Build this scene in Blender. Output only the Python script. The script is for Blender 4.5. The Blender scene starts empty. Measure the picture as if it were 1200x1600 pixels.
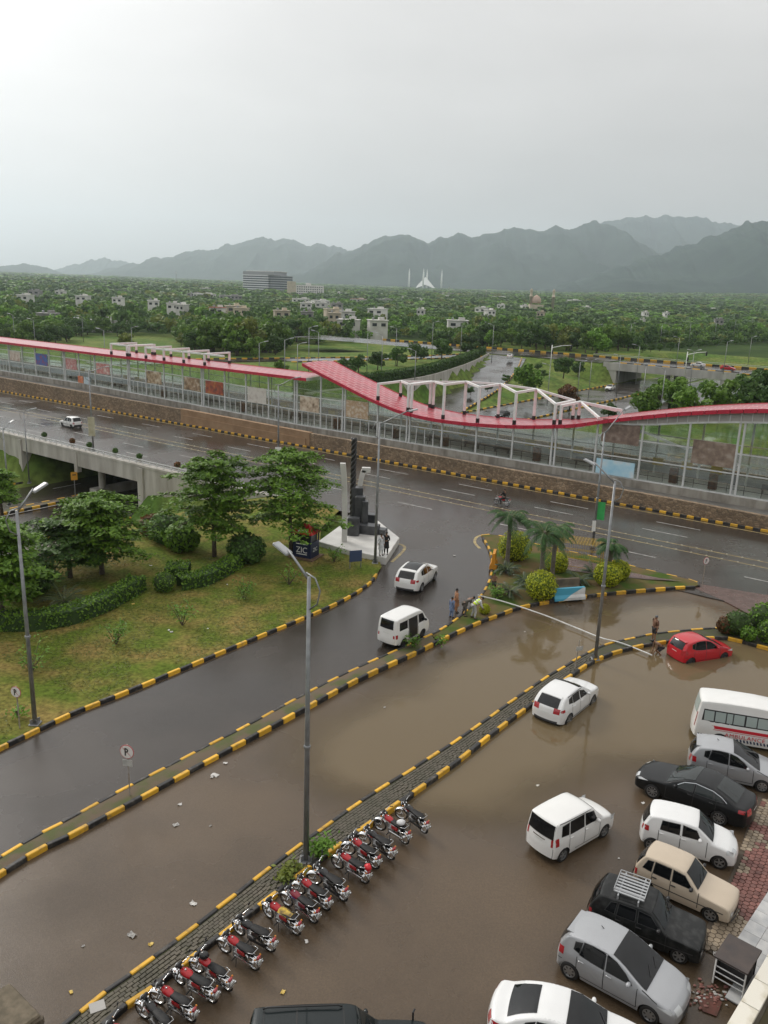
import bpy, math, random
import numpy as np
from mathutils import Vector, Matrix, Euler
random.seed(11); rng = np.random.default_rng(11)
SC = bpy.context.scene; COL = SC.collection
R_ = math.radians
# ------------------------------------------------------------------ camera
FPX = 1275.0; EYE = 20.0; TILT = R_(2.05); HOR = 452.0
_nd = FPX * FPX / (800 - HOR)
_d = np.array([-_nd * math.sin(TILT), _nd * math.cos(TILT), FPX]); _d /= np.linalg.norm(_d)
_F = np.array([0, 0, 1.0]) - _d * _d[2]; _F /= np.linalg.norm(_F); _R = np.cross(_d, _F)
cam_d = bpy.data.cameras.new('camera'); cam = bpy.data.objects.new('camera', cam_d); COL.objects.link(cam)
cam_d.sensor_fit = 'VERTICAL'; cam_d.sensor_height = 36.0; cam_d.sensor_width = 27.0
cam_d.lens = 36.0 * FPX / 1600.0; cam_d.clip_start = 0.3; cam_d.clip_end = 60000
_c = [Vector((_R[i], _F[i], -_d[i])) for i in range(3)]
_m = Matrix.Identity(4)
for i in range(3):
    _m[i][0] = _c[0][i]; _m[i][1] = -_c[1][i]; _m[i][2] = -_c[2][i]
_m[2][3] = EYE
cam.matrix_world = _m
SC.camera = cam
# ------------------------------------------------------------------ sky, sun, exposure
world = bpy.data.worlds.new('World'); SC.world = world; world.use_nodes = True
wn = world.node_tree; wn.nodes.clear()
SUN_EL = R_(34); SUN_AZ = R_(-46)          # azimuth from +Y towards +X: the bright side of the cloud is to the left
def wnode(t, **k):
    n = wn.nodes.new(t)
    for a, b in k.items(): setattr(n, a, b)
    return n
sky = wnode('ShaderNodeTexSky', sky_type='NISHITA', sun_disc=False, sun_elevation=SUN_EL, sun_rotation=SUN_AZ,
            air_density=1.0, dust_density=6.0, ozone_density=1.0)
hs = wnode('ShaderNodeHueSaturation'); hs.inputs['Saturation'].default_value = 0.10; hs.inputs['Value'].default_value = 1.0
wn.links.new(sky.outputs[0], hs.inputs['Color'])
bg1 = wnode('ShaderNodeBackground'); bg1.inputs['Strength'].default_value = 0.031
wn.links.new(hs.outputs[0], bg1.inputs['Color'])
# the cloud layer: standard overcast luminance (1 + 2 sin(elevation)) / 3 with soft cloud structure
tc = wnode('ShaderNodeTexCoord'); sx = wnode('ShaderNodeSeparateXYZ'); wn.links.new(tc.outputs['Generated'], sx.inputs[0])
cl = wnode('ShaderNodeMath', operation='MAXIMUM'); cl.inputs[1].default_value = 0.0; wn.links.new(sx.outputs['Z'], cl.inputs[0])
ml = wnode('ShaderNodeMath', operation='MULTIPLY_ADD'); ml.inputs[1].default_value = 2.0; ml.inputs[2].default_value = 1.0
wn.links.new(cl.outputs[0], ml.inputs[0])
mp = wnode('ShaderNodeMapping'); mp.inputs['Scale'].default_value = (1.6, 1.6, 5.0); wn.links.new(tc.outputs['Generated'], mp.inputs[0])
nz = wnode('ShaderNodeTexNoise'); nz.inputs['Scale'].default_value = 1.7; nz.inputs['Detail'].default_value = 4.0
wn.links.new(mp.outputs[0], nz.inputs['Vector'])
mr = wnode('ShaderNodeMapRange'); mr.inputs['From Min'].default_value = 0.3; mr.inputs['From Max'].default_value = 0.7
mr.inputs['To Min'].default_value = 0.88; mr.inputs['To Max'].default_value = 1.08; wn.links.new(nz.outputs[0], mr.inputs[0])
mm = wnode('ShaderNodeMath', operation='MULTIPLY'); wn.links.new(ml.outputs[0], mm.inputs[0]); wn.links.new(mr.outputs[0], mm.inputs[1])
bg2 = wnode('ShaderNodeBackground'); bg2.inputs['Color'].default_value = (1.0, 0.968, 0.945, 1)
m2 = wnode('ShaderNodeMath', operation='MULTIPLY'); m2.inputs[1].default_value = 0.345
wn.links.new(mm.outputs[0], m2.inputs[0]); wn.links.new(m2.outputs[0], bg2.inputs['Strength'])
ad = wnode('ShaderNodeAddShader'); wn.links.new(bg1.outputs[0], ad.inputs[0]); wn.links.new(bg2.outputs[0], ad.inputs[1])
wo = wnode('ShaderNodeOutputWorld'); wn.links.new(ad.outputs[0], wo.inputs['Surface'])
sun_d = bpy.data.lights.new('sun', 'SUN'); sun_d.energy = 1.35; sun_d.angle = R_(14); sun_d.color = (1.0, 0.95, 0.87)
sun = bpy.data.objects.new('sun', sun_d); COL.objects.link(sun)
_sd = Vector((math.sin(SUN_AZ) * math.cos(SUN_EL), math.cos(SUN_AZ) * math.cos(SUN_EL), math.sin(SUN_EL)))
sun.rotation_euler = _sd.to_track_quat('Z', 'Y').to_euler()
SC.view_settings.view_transform = 'Standard'; SC.view_settings.look = 'None'
SC.view_settings.exposure = 0.2; SC.view_settings.gamma = 1.0; SC.view_settings.use_curve_mapping = False
SC.render.engine = 'CYCLES'
cy = SC.cycles
cy.use_denoising = True; cy.max_bounces = 7; cy.diffuse_bounces = 3; cy.glossy_bounces = 3; cy.transmission_bounces = 4
cy.transparent_max_bounces = 24; cy.volume_bounces = 1; cy.caustics_reflective = False; cy.caustics_refractive = False
cy.sample_clamp_indirect = 4.0
try: cy.denoiser = 'OPENIMAGEDENOISE'; cy.denoising_input_passes = 'RGB_ALBEDO_NORMAL'
except Exception: pass

# ------------------------------------------------------------------ geometry of the place
def at(px, py, z=0.0):
    """Ground survey: where the sight line through a point of the photograph meets height z."""
    v = np.array([px - 600, py - 800, FPX]); r = np.array([v @ _R, v @ _F, -(v @ _d)]); t = (z - EYE) / r[2]
    return Vector((r[0] * t, r[1] * t, z))
def at_y(px, py, Y):
    v = np.array([px - 600, py - 800, FPX]); r = np.array([v @ _R, v @ _F, -(v @ _d)]); t = Y / r[1]
    return Vector((r[0] * t, Y, EYE + r[2] * t))
def proj(p):
    v = p[0] * _R + p[1] * _F - (p[2] - EYE) * _d
    return 600 + FPX * v[0] / v[2], 800 + FPX * v[1] / v[2], v[2]
UU = Vector((0.812, -0.584, 0)).normalized(); NN = Vector((-UU.y, UU.x, 0))   # along and across the main road
ROADANG = math.atan2(UU.y, UU.x)
def un(u, n, z=0.0): return UU * u + NN * n + Vector((0, 0, z))
def to_un(p): return p[0] * UU.x + p[1] * UU.y, p[0] * NN.x + p[1] * NN.y

# ------------------------------------------------------------------ materials
MATS = {}
def mat(name, c, rough=0.6, c2=None, scale=3.0, bump=0.0, bscale=None, metal=0.0, detail=4.0, spec=0.5, rvar=None,
        coat=0.0, objrand=0.0, alpha=None, lo=0.35, hi=0.65, coords='Object', stretch=None, speck=0.0, sscale=30.0):
    if name in MATS: return MATS[name]
    m = bpy.data.materials.new(name); m.use_nodes = True; MATS[name] = m
    nt = m.node_tree; b = nt.nodes['Principled BSDF']
    b.inputs['Base Color'].default_value = (*c, 1); b.inputs['Roughness'].default_value = rough
    b.inputs['Metallic'].default_value = metal; b.inputs['Specular IOR Level'].default_value = spec
    if coat: b.inputs['Coat Weight'].default_value = coat; b.inputs['Coat Roughness'].default_value = 0.04
    src = None
    if c2 is not None or bump or rvar:
        if coords == 'World':
            g = nt.nodes.new('ShaderNodeNewGeometry'); vec = g.outputs['Position']
        else:
            g = nt.nodes.new('ShaderNodeTexCoord'); vec = g.outputs[coords]
        if stretch:
            mpn = nt.nodes.new('ShaderNodeMapping'); mpn.inputs['Scale'].default_value = stretch
            nt.links.new(vec, mpn.inputs[0]); vec = mpn.outputs[0]
    col = None
    if c2 is not None:
        n = nt.nodes.new('ShaderNodeTexNoise'); n.inputs['Scale'].default_value = scale; n.inputs['Detail'].default_value = detail
        nt.links.new(vec, n.inputs['Vector'])
        mrn = nt.nodes.new('ShaderNodeMapRange'); mrn.inputs['From Min'].default_value = lo; mrn.inputs['From Max'].default_value = hi
        nt.links.new(n.outputs[0], mrn.inputs[0])
        mx = nt.nodes.new('ShaderNodeMix'); mx.data_type = 'RGBA'
        mx.inputs[6].default_value = (*c, 1); mx.inputs[7].default_value = (*c2, 1)
        nt.links.new(mrn.outputs[0], mx.inputs[0]); col = mx.outputs[2]
        if rvar:
            mq = nt.nodes.new('ShaderNodeMapRange'); mq.inputs['From Min'].default_value = lo; mq.inputs['From Max'].default_value = hi
            mq.inputs['To Min'].default_value = rvar[0]; mq.inputs['To Max'].default_value = rvar[1]
            nt.links.new(n.outputs[0], mq.inputs[0]); nt.links.new(mq.outputs[0], b.inputs['Roughness'])
    if speck and col is not None:
        n3 = nt.nodes.new('ShaderNodeTexNoise'); n3.inputs['Scale'].default_value = sscale; n3.inputs['Detail'].default_value = 3; nt.links.new(vec, n3.inputs['Vector'])
        q3 = nt.nodes.new('ShaderNodeMapRange'); q3.inputs['From Min'].default_value = .3; q3.inputs['From Max'].default_value = .7; q3.inputs['To Min'].default_value = 1 - speck; q3.inputs['To Max'].default_value = 1 + speck; nt.links.new(n3.outputs[0], q3.inputs[0])
        h3 = nt.nodes.new('ShaderNodeHueSaturation'); nt.links.new(q3.outputs[0], h3.inputs['Value']); nt.links.new(col, h3.inputs['Color']); col = h3.outputs[0]
    if objrand:
        oi = nt.nodes.new('ShaderNodeObjectInfo')
        h = nt.nodes.new('ShaderNodeHueSaturation')
        m1 = nt.nodes.new('ShaderNodeMapRange'); m1.inputs['To Min'].default_value = 1 - objrand; m1.inputs['To Max'].default_value = 1 + objrand
        nt.links.new(oi.outputs['Random'], m1.inputs[0]); nt.links.new(m1.outputs[0], h.inputs['Value'])
        if col is not None: nt.links.new(col, h.inputs['Color'])
        else: h.inputs['Color'].default_value = (*c, 1)
        col = h.outputs[0]
    if col is not None: nt.links.new(col, b.inputs['Base Color'])
    if bump:
        n2 = nt.nodes.new('ShaderNodeTexNoise'); n2.inputs['Scale'].default_value = bscale or scale * 4; n2.inputs['Detail'].default_value = 5
        nt.links.new(vec, n2.inputs['Vector'])
        bp = nt.nodes.new('ShaderNodeBump'); bp.inputs['Strength'].default_value = bump; bp.inputs['Distance'].default_value = 0.02
        nt.links.new(n2.outputs[0], bp.inputs['Height']); nt.links.new(bp.outputs[0], b.inputs['Normal'])
    if alpha is not None: b.inputs['Alpha'].default_value = alpha
    return m

# ------------------------------------------------------------------ mesh helpers
class MB:
    def __init__(s): s.v = []; s.f = []; s.m = []; s.cur = 0
    def add(s, vs, fs):
        o = len(s.v); s.v.extend([tuple(p) for p in vs]); s.f.extend([tuple(i + o for i in f) for f in fs]); s.m.extend([s.cur] * len(fs)); return s
    def box(s, c, size, rot=None, taper=1.0):
        x, y, z = [q / 2 for q in size]; t = taper
        vs = [(-x, -y, -z), (x, -y, -z), (x, y, -z), (-x, y, -z), (-x * t, -y * t, z), (x * t, -y * t, z), (x * t, y * t, z), (-x * t, y * t, z)]
        if rot is not None:
            q = rot if isinstance(rot, Matrix) else Euler(rot).to_matrix()
            vs = [q @ Vector(p) for p in vs]
        c = Vector(c); vs = [Vector(p) + c for p in vs]
        return s.add(vs, [(0, 3, 2, 1), (4, 5, 6, 7), (0, 1, 5, 4), (1, 2, 6, 5), (2, 3, 7, 6), (3, 0, 4, 7)])
    def bbox(s, c, size, bev=0.02, rot=None):
        """box with chamfered edges along its vertical and top edges"""
        x, y, z = [q / 2 for q in size]; b = min(bev, x * .9, y * .9, z * .9)
        def ring(e, zz): return [(-x + e, -y, zz), (x - e, -y, zz), (x, -y + e, zz), (x, y - e, zz), (x - e, y, zz), (-x + e, y, zz), (-x, y - e, zz), (-x, -y + e, zz)]
        r0 = ring(b, -z); r1 = ring(b, z - b)
        r2 = [(p[0] * (x - b) / x, p[1] * (y - b) / y, z) for p in ring(b, z)]
        vs = r0 + r1 + r2
        if rot is not None:
            q = rot if isinstance(rot, Matrix) else Euler(rot).to_matrix()
            vs = [q @ Vector(p) for p in vs]
        c = Vector(c); vs = [Vector(p) + c for p in vs]; fs = []
        for k in (0, 8):
            for i in range(8): fs.append((k + i, k + (i + 1) % 8, k + 8 + (i + 1) % 8, k + 8 + i))
        fs.append(tuple(range(16, 24))); fs.append(tuple(reversed(range(8))))
        return s.add(vs, fs)
    def tube(s, pts, rad, n=8, cap=True, flat=None):
        pts = [Vector(p) for p in pts]; k = len(pts)
        if not hasattr(rad, '__len__'): rad = [rad] * k
        up = Vector((0, 0, 1)); vs = []; fs = []; pu = None
        for i, p in enumerate(pts):
            t = (pts[min(i + 1, k - 1)] - pts[max(i - 1, 0)])
            if t.length < 1e-9: t = Vector((0, 0, 1))
            t.normalize()
            if pu is None:
                a = up if abs(t.z) < .95 else Vector((1, 0, 0)); pu = t.cross(a).normalized()
            else:
                pu = (pu - t * pu.dot(t))
                if pu.length < 1e-6: pu = t.orthogonal()
                pu.normalize()
            w = t.cross(pu)
            for j in range(n):
                a = 2 * math.pi * (j + .5) / n; fy = flat or 1.0
                vs.append(p + (pu * math.cos(a) + w * math.sin(a) * fy) * rad[i])
        for i in range(k - 1):
            for j in range(n): fs.append((i * n + j, i * n + (j + 1) % n, (i + 1) * n + (j + 1) % n, (i + 1) * n + j))
        if cap: fs.append(tuple(reversed(range(n)))); fs.append(tuple((k - 1) * n + j for j in range(n)))
        return s.add(vs, fs)
    def lathe(s, prof, n=16, c=(0, 0, 0), axis='Z', cap=True):
        c = Vector(c); vs = []; fs = []; k = len(prof)
        for r, h in prof:
            for j in range(n):
                a = 2 * math.pi * j / n; p = (r * math.cos(a), r * math.sin(a), h)
                if axis == 'Y': p = (p[0], p[2], p[1])
                if axis == 'X': p = (p[2], p[0], p[1])
                vs.append(c + Vector(p))
        for i in range(k - 1):
            for j in range(n): fs.append((i * n + j, i * n + (j + 1) % n, (i + 1) * n + (j + 1) % n, (i + 1) * n + j))
        if cap:
            if prof[0][0] > 1e-6: fs.append(tuple(reversed(range(n))))
            if prof[-1][0] > 1e-6: fs.append(tuple((k - 1) * n + j for j in range(n)))
        return s.add(vs, fs)
    def blob(s, c, r, n=10, k=6, jit=0.0):
        c = Vector(c); vs = []; fs = []
        for i in range(k + 1):
            th = math.pi * i / k
            for j in range(n):
                a = 2 * math.pi * j / n; q = 1 + (random.uniform(-jit, jit) if 0 < i < k else 0)
                vs.append(c + Vector((r[0] * math.sin(th) * math.cos(a) * q, r[1] * math.sin(th) * math.sin(a) * q, r[2] * math.cos(th) * q)))
        for i in range(k):
            for j in range(n): fs.append((i * n + j, (i + 1) * n + j, (i + 1) * n + (j + 1) % n, i * n + (j + 1) % n))
        return s.add(vs, fs)
    def grid(s, P):
        """P: rows of points"""
        o = []; w = len(P[0]); vs = [p for r in P for p in r]; fs = []
        for i in range(len(P) - 1):
            for j in range(w - 1): fs.append((i * w + j, i * w + j + 1, (i + 1) * w + j + 1, (i + 1) * w + j))
        return s.add(vs, fs)
    def poly(s, pts): return s.add(pts, [tuple(range(len(pts)))])
    def prism(s, pts, z0, z1):
        n = len(pts); vs = [(p[0], p[1], z0) for p in pts] + [(p[0], p[1], z1) for p in pts]
        return s.add(vs, [tuple(reversed(range(n))), tuple(range(n, 2 * n))] + [(i, (i + 1) % n, n + (i + 1) % n, n + i) for i in range(n)])
    def mesh(s, name, mats, smooth=False, fix=False):
        me = bpy.data.meshes.new(name); me.from_pydata(s.v, [], s.f)
        if not isinstance(mats, (list, tuple)): mats = [mats]
        for m in mats: me.materials.append(m)
        if len(mats) > 1: me.polygons.foreach_set('material_index', s.m)
        if smooth is True: me.polygons.foreach_set('use_smooth', [True] * len(me.polygons))
        elif smooth:
            me.polygons.foreach_set('use_smooth', [True] * len(me.polygons))
            try: me.set_sharp_from_angle(angle=R_(smooth))
            except Exception: pass
        if fix:
            import bmesh
            bm = bmesh.new(); bm.from_mesh(me); bmesh.ops.recalc_face_normals(bm, faces=bm.faces); bm.to_mesh(me); bm.free()
        me.update(); return me
    def build(s, name, mats, parent=None, smooth=False, loc=None, rot=None, fix=False):
        return link(name, s.mesh(name, mats, smooth, fix), parent, loc, rot)
CH = {}
def adopt(o, parent):
    if parent is not None: o.parent = parent; CH.setdefault(parent.name, []).append(o)
    return o
def link(name, me, parent=None, loc=None, rot=None):
    o = bpy.data.objects.new(name, me); COL.objects.link(o)
    adopt(o, parent)
    if loc is not None: o.location = loc
    if rot is not None: o.rotation_euler = rot
    return o
def empty(name, loc=(0, 0, 0), rz=0.0):
    o = bpy.data.objects.new(name, None); COL.objects.link(o); o.location = loc; o.rotation_euler = (0, 0, rz); o.empty_display_size = .3
    return o
def tag(o, label, cat, group=None, kind=None):
    o['label'] = label; o['category'] = cat
    if group: o['group'] = group
    if kind: o['kind'] = kind
    return o
def struct(o): o['kind'] = 'structure'; return o
def copy_tree(o, parent=None):
    c = o.copy(); COL.objects.link(c); adopt(c, parent)
    for ch in CH.get(o.name, []): copy_tree(ch, c)
    return c
def smoothline(pts, per=6):
    """Catmull-Rom through points"""
    pts = [Vector(p) for p in pts]; out = []
    for i in range(len(pts) - 1):
        p0 = pts[max(i - 1, 0)]; p1 = pts[i]; p2 = pts[i + 1]; p3 = pts[min(i + 2, len(pts) - 1)]
        for k in range(per):
            t = k / per
            out.append(.5 * ((2 * p1) + (p2 - p0) * t + (2 * p0 - 5 * p1 + 4 * p2 - p3) * t * t + (3 * p1 - p0 - 3 * p2 + p3) * t ** 3))
    out.append(pts[-1]); return out
def resample(pts, step):
    pts = [Vector(p) for p in pts]; out = [pts[0].copy()]; acc = 0.0
    for a, b in zip(pts[:-1], pts[1:]):
        L = (b - a).length
        if L < 1e-9: continue
        d = step - acc
        while d <= L:
            out.append(a + (b - a) * (d / L)); d += step
        acc = L - (d - step)
    return out
def offset_line(pts, d):
    out = []
    for i, p in enumerate(pts):
        t = pts[min(i + 1, len(pts) - 1)] - pts[max(i - 1, 0)]; t.z = 0; t.normalize()
        out.append(p + Vector((-t.y, t.x, 0)) * d)
    return out
def in_poly(x, y, poly):
    r = np.zeros(np.shape(x), bool); n = len(poly)
    for i in range(n):
        x1, y1 = poly[i][:2]; x2, y2 = poly[(i + 1) % n][:2]
        if y1 == y2: continue
        c = ((y1 > y) != (y2 > y)) & (x < (x2 - x1) * (y - y1) / (y2 - y1) + x1); r ^= c
    return r
def seg_dist(x, y, line, closed=False):
    d = np.full(np.shape(x), 1e9); n = len(line)
    for i in range(n if closed else n - 1):
        ax, ay = line[i][:2]; bx, by = line[(i + 1) % n][:2]; dx, dy = bx - ax, by - ay; L = dx * dx + dy * dy + 1e-12
        t = np.clip(((x - ax) * dx + (y - ay) * dy) / L, 0, 1); d = np.minimum(d, np.hypot(x - ax - t * dx, y - ay - t * dy))
    return d
def vnoise(x, y, seed=0):
    """smooth value noise, numpy"""
    xi = np.floor(x).astype(np.int64); yi = np.floor(y).astype(np.int64); fx = x - xi; fy = y - yi
    fx = fx * fx * (3 - 2 * fx); fy = fy * fy * (3 - 2 * fy)
    def h(a, b):
        n = (a * 374761393 + b * 668265263 + seed * 1442695041) & 0x7fffffff
        n = ((n ^ (n >> 13)) * 1274126177) & 0x7fffffff
        return ((n ^ (n >> 16)) & 0xffff) / 65535.0
    return (h(xi, yi) * (1 - fx) + h(xi + 1, yi) * fx) * (1 - fy) + (h(xi, yi + 1) * (1 - fx) + h(xi + 1, yi + 1) * fx) * fy
def fbm(x, y, oct=4, seed=0):
    s = 0; a = .5; f = 1.0
    for k in range(oct): s = s + a * vnoise(x * f, y * f, seed + k * 17); a *= .5; f *= 2.03
    return s
# ================================================================== THE SETTING
def leafmat(name, c1, c2, trans=0.25, objrand=0.25, rough=0.55):
    if name in MATS: return MATS[name]
    m = bpy.data.materials.new(name); m.use_nodes = True; MATS[name] = m; nt = m.node_tree; b = nt.nodes['Principled BSDF']
    b.inputs['Roughness'].default_value = rough; b.inputs['Specular IOR Level'].default_value = 0.3
    g = nt.nodes.new('ShaderNodeNewGeometry'); oi = nt.nodes.new('ShaderNodeObjectInfo')
    n = nt.nodes.new('ShaderNodeTexNoise'); n.inputs['Scale'].default_value = 0.35; n.inputs['Detail'].default_value = 2
    nt.links.new(g.outputs['Position'], n.inputs['Vector'])
    a = nt.nodes.new('ShaderNodeMath'); a.operation = 'ADD'; nt.links.new(g.outputs['Random Per Island'], a.inputs[0]); nt.links.new(n.outputs[0], a.inputs[1])
    mr_ = nt.nodes.new('ShaderNodeMapRange'); mr_.inputs['From Min'].default_value = .3; mr_.inputs['From Max'].default_value = 1.3; nt.links.new(a.outputs[0], mr_.inputs[0])
    mx = nt.nodes.new('ShaderNodeMix'); mx.data_type = 'RGBA'; mx.inputs[6].default_value = (*c1, 1); mx.inputs[7].default_value = (*c2, 1)
    nt.links.new(mr_.outputs[0], mx.inputs[0])
    h = nt.nodes.new('ShaderNodeHueSaturation'); m1 = nt.nodes.new('ShaderNodeMapRange'); m1.inputs['To Min'].default_value = 1 - objrand; m1.inputs['To Max'].default_value = 1 + objrand
    nt.links.new(oi.outputs['Random'], m1.inputs[0]); nt.links.new(m1.outputs[0], h.inputs['Value']); nt.links.new(mx.outputs[2], h.inputs['Color'])
    nt.links.new(h.outputs[0], b.inputs['Base Color'])
    t = nt.nodes.new('ShaderNodeBsdfTranslucent'); nt.links.new(h.outputs[0], t.inputs['Color'])
    ms = nt.nodes.new('ShaderNodeMixShader'); ms.inputs[0].default_value = trans
    nt.links.new(b.outputs[0], ms.inputs[1]); nt.links.new(t.outputs[0], ms.inputs[2]); nt.links.new(ms.outputs[0], nt.nodes['Material Output'].inputs['Surface'])
    return m
M_leaf = leafmat('leaf mid green', (0.050, 0.112, 0.014), (0.135, 0.235, 0.032))
M_leafd = leafmat('leaf dark green', (0.030, 0.074, 0.016), (0.078, 0.150, 0.030))
M_leafy = leafmat('leaf yellow green', (0.085, 0.125, 0.020), (0.17, 0.20, 0.035))
M_leafb = leafmat('leaf bright green', (0.065, 0.15, 0.016), (0.15, 0.29, 0.034))
M_leaff = leafmat('leaf far', (0.028, 0.066, 0.014), (0.088, 0.160, 0.028), trans=.15)
M_leafn = leafmat('leaf near tree', (0.046, 0.112, 0.011), (0.145, 0.262, 0.026), objrand=.1)
M_leafr = leafmat('leaf rusty', (0.07, 0.045, 0.015), (0.16, 0.07, 0.025))
M_bark = mat('bark', (0.07, 0.055, 0.04), .9, (0.12, 0.095, 0.07), 6, .5)
M_grass = mat('grass ground', (0.062, 0.120, 0.020), .95, (0.135, 0.165, 0.040), .09, .5, 6, coords='World', spec=.1, speck=.45, sscale=.9)
M_asph = mat('wet asphalt', (0.036, 0.030, 0.025), .3, (0.056, 0.047, 0.040), .12, .14, 45, spec=.36, speck=.14, sscale=22, rvar=(.10, .32), coords='World', detail=6, lo=.4, hi=.62)
M_asph2 = mat('muddy wet asphalt', (0.100, 0.070, 0.043), .4, (0.068, 0.048, 0.030), .16, .25, 40, rvar=(.40, .13), spec=.4, speck=.16, sscale=22, coords='World', detail=7, lo=.38, hi=.66)
M_conc = mat('weathered concrete', (0.50, 0.48, 0.44), .85, (0.33, 0.31, 0.275), .9, .3, 12, coords='World', detail=8, stretch=(1, 1, .18))
M_yel = mat('kerb yellow paint', (0.66, 0.37, 0.028), .6, (0.32, 0.20, 0.06), 4, .2, 30, objrand=.2, coords='World', lo=.54, hi=.76)
M_blk = mat('kerb black paint', (0.018, 0.017, 0.017), .55, (0.10, 0.09, 0.075), 4, .2, 30, objrand=.3, coords='World', lo=.52, hi=.75)
M_whp = mat('road marking white', (0.44, 0.43, 0.41), .5, (0.20, 0.195, 0.185), 2.2, coords='World')
M_ylp = mat('road marking yellow', (0.42, 0.33, 0.13), .5, (0.20, 0.15, 0.08), 2.2, coords='World')
M_white = mat('white paint', (0.80, 0.80, 0.78), .4, (0.70, 0.70, 0.67), 2)
M_steel = mat('galvanised steel', (0.30, 0.31, 0.32), .45, (0.22, 0.225, 0.23), 3, metal=.6)
M_dark = mat('dark rubber', (0.012, 0.012, 0.012), .6)
M_black = mat('black plastic', (0.015, 0.015, 0.016), .35)

def sstep(x, a, b):
    t = np.clip((x - a) / (b - a), 0, 1); return t * t * (3 - 2 * t)
NP = np.array([20, 100, 130, 160, 190, 220, 250, 290, 330, 420.0]); UP = np.array([-92, -92, -94, -100, -108, -118.5, -131, -150, -170, -215.0])
ZP = np.array([-6, -6, -6, -5.7, -4.2, -2.0, -0.3, 0.0, 0.0, 0.0])
def up_(n): return np.interp(n, NP, UP)
def zp_(n): return np.interp(n, NP, ZP)
def far_rise(X, Y):
    r = np.hypot(X, Y); a = np.where(Y > 1, X / np.maximum(Y, 1), 0)
    return 27 * np.clip((r - 700) / 3900, 0, 1.6) + 34 * sstep(a, .08, .47) * sstep(r, 1200, 5000)
def ground_z(X, Y):
    X = np.asarray(X, float); Y = np.asarray(Y, float)
    u = X * UU.x + Y * UU.y; n = X * NN.x + Y * NN.y
    rr = np.hypot(X, Y); z = far_rise(X, Y) - 5.0 * sstep(rr, 240, 330) * (1 - sstep(rr, 900, 1700)) * np.maximum(sstep(-u, 150, 200), sstep(n, 330, 400))
    # the sunken road
    zf = np.interp(n, [-60, 15, 300, 345], [0, -6, -6, 0])
    uL = np.where(n < 57, -98.5, np.where(n < 150, np.minimum(up_(n) - 6.5, -98.5), -92.0)); uR = np.where(n < 119, -74.0, -62.0)
    slope = np.where(n < 57, 3.6, 2.0)
    bank = np.maximum(np.maximum(uL - u, u - uR), 0) / slope
    bank = np.where((n > 57.2) & (n < 119) & (bank > 0), 99, bank)
    zq = np.minimum(zf + bank, z)
    z2 = np.where((n > -60) & (n < 470), zq, z)
    # the ramp that climbs out of it on the left
    p = up_(n); pr = p + 6.8; pl = p - 6.8; zp = zp_(n)
    on = (n > 140) & (n < 420)
    t = np.clip((u - pr) / np.maximum(-92.0 - pr, .5), 0, 1)
    zmid = zp + (zf - zp) * t
    z2 = np.where(on & (n < 262) & (u > pr) & (u < -92.0), zmid, z2)
    z2 = np.where(on & (u >= pl) & (u <= pr), zp - .12, z2)
    z2 = np.where(on & (u < pl), z, z2)
    z2 = np.where((n > 110) & (n <= 140) & (u < uL), z, z2)
    z2 = np.where((u > uL) & (u < uR) & (n > -60) & (n < 470) & ~(on & (u < pr)), np.minimum(z2, zf - .12), z2)
    # cross street on the second bridge
    z2 = np.where((n > 249) & (n < 274) & (u > -180), np.where((u > -96) & (u < -58), z2, np.maximum(z2, -.12)), z2)
    z2 = np.where((n > 249) & (n < 274) & (u > -180) & ~((u > -96) & (u < -58)), -.12, z2)
    # paved foreground lies over it
    paved = ((n < 119) & (n > -400) & (u > -46)) | ((n > 57.2) & (n < 119) & ~((u > -98.5) & (u < -74)))
    z2 = np.where(paved, np.minimum(z2, -.7), z2)
    return z2
ua = np.concatenate([-np.geomspace(6500, 345, 34), np.arange(-330, 121, 3.0), np.geomspace(135, 6500, 34)])
na = np.concatenate([[-600, -300, -120, -60], np.arange(-20, 451, 3.0), np.geomspace(465, 10500, 44)])
Ug, Ng = np.meshgrid(ua, na); Xg = Ug * UU.x + Ng * NN.x; Yg = Ug * UU.y + Ng * NN.y
Zg = ground_z(Xg, Yg)
def grid_mesh(name, X, Y, Z, m, smooth=True):
    h, w = X.shape; v = np.stack([X, Y, Z], -1).reshape(-1, 3)
    i = np.arange(h * w).reshape(h, w); f = np.stack([i[:-1, :-1], i[:-1, 1:], i[1:, 1:], i[1:, :-1]], -1).reshape(-1, 4)
    return np_mesh(name, v, f, m, smooth)
def np_mesh(name, v, f, mats, smooth=False, mi=None):
    me = bpy.data.meshes.new(name); v = np.asarray(v, np.float32); f = np.asarray(f, np.int32); k = f.shape[1]
    me.vertices.add(len(v)); me.vertices.foreach_set('co', v.ravel())
    me.loops.add(f.size); me.loops.foreach_set('vertex_index', f.ravel())
    me.polygons.add(len(f)); me.polygons.foreach_set('loop_start', np.arange(0, f.size, k, dtype=np.int32))
    for m in (mats if isinstance(mats, (list, tuple)) else [mats]): me.materials.append(m)
    if mi is not None: me.polygons.foreach_set('material_index', np.asarray(mi, np.int32))
    me.polygons.foreach_set('use_smooth', np.full(len(f), bool(smooth)))
    me.update(calc_edges=True); return me
M_floorw = mat('woodland floor', (0.022, 0.045, 0.012), .95, (0.045, 0.075, 0.018), .05, .5, 3, coords='World', spec=.05)
gm_ = grid_mesh('ground', Xg, Yg, Zg, M_grass); gm_.materials.append(M_floorw); ground = struct(link('ground', gm_))
_cx = (Xg[:-1, :-1] + Xg[1:, 1:]) / 2; _cy = (Yg[:-1, :-1] + Yg[1:, 1:]) / 2; gm_.polygons.foreach_set('material_index', ((np.hypot(_cx, _cy) > 430) * 1).ravel().astype(np.int32))

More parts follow.
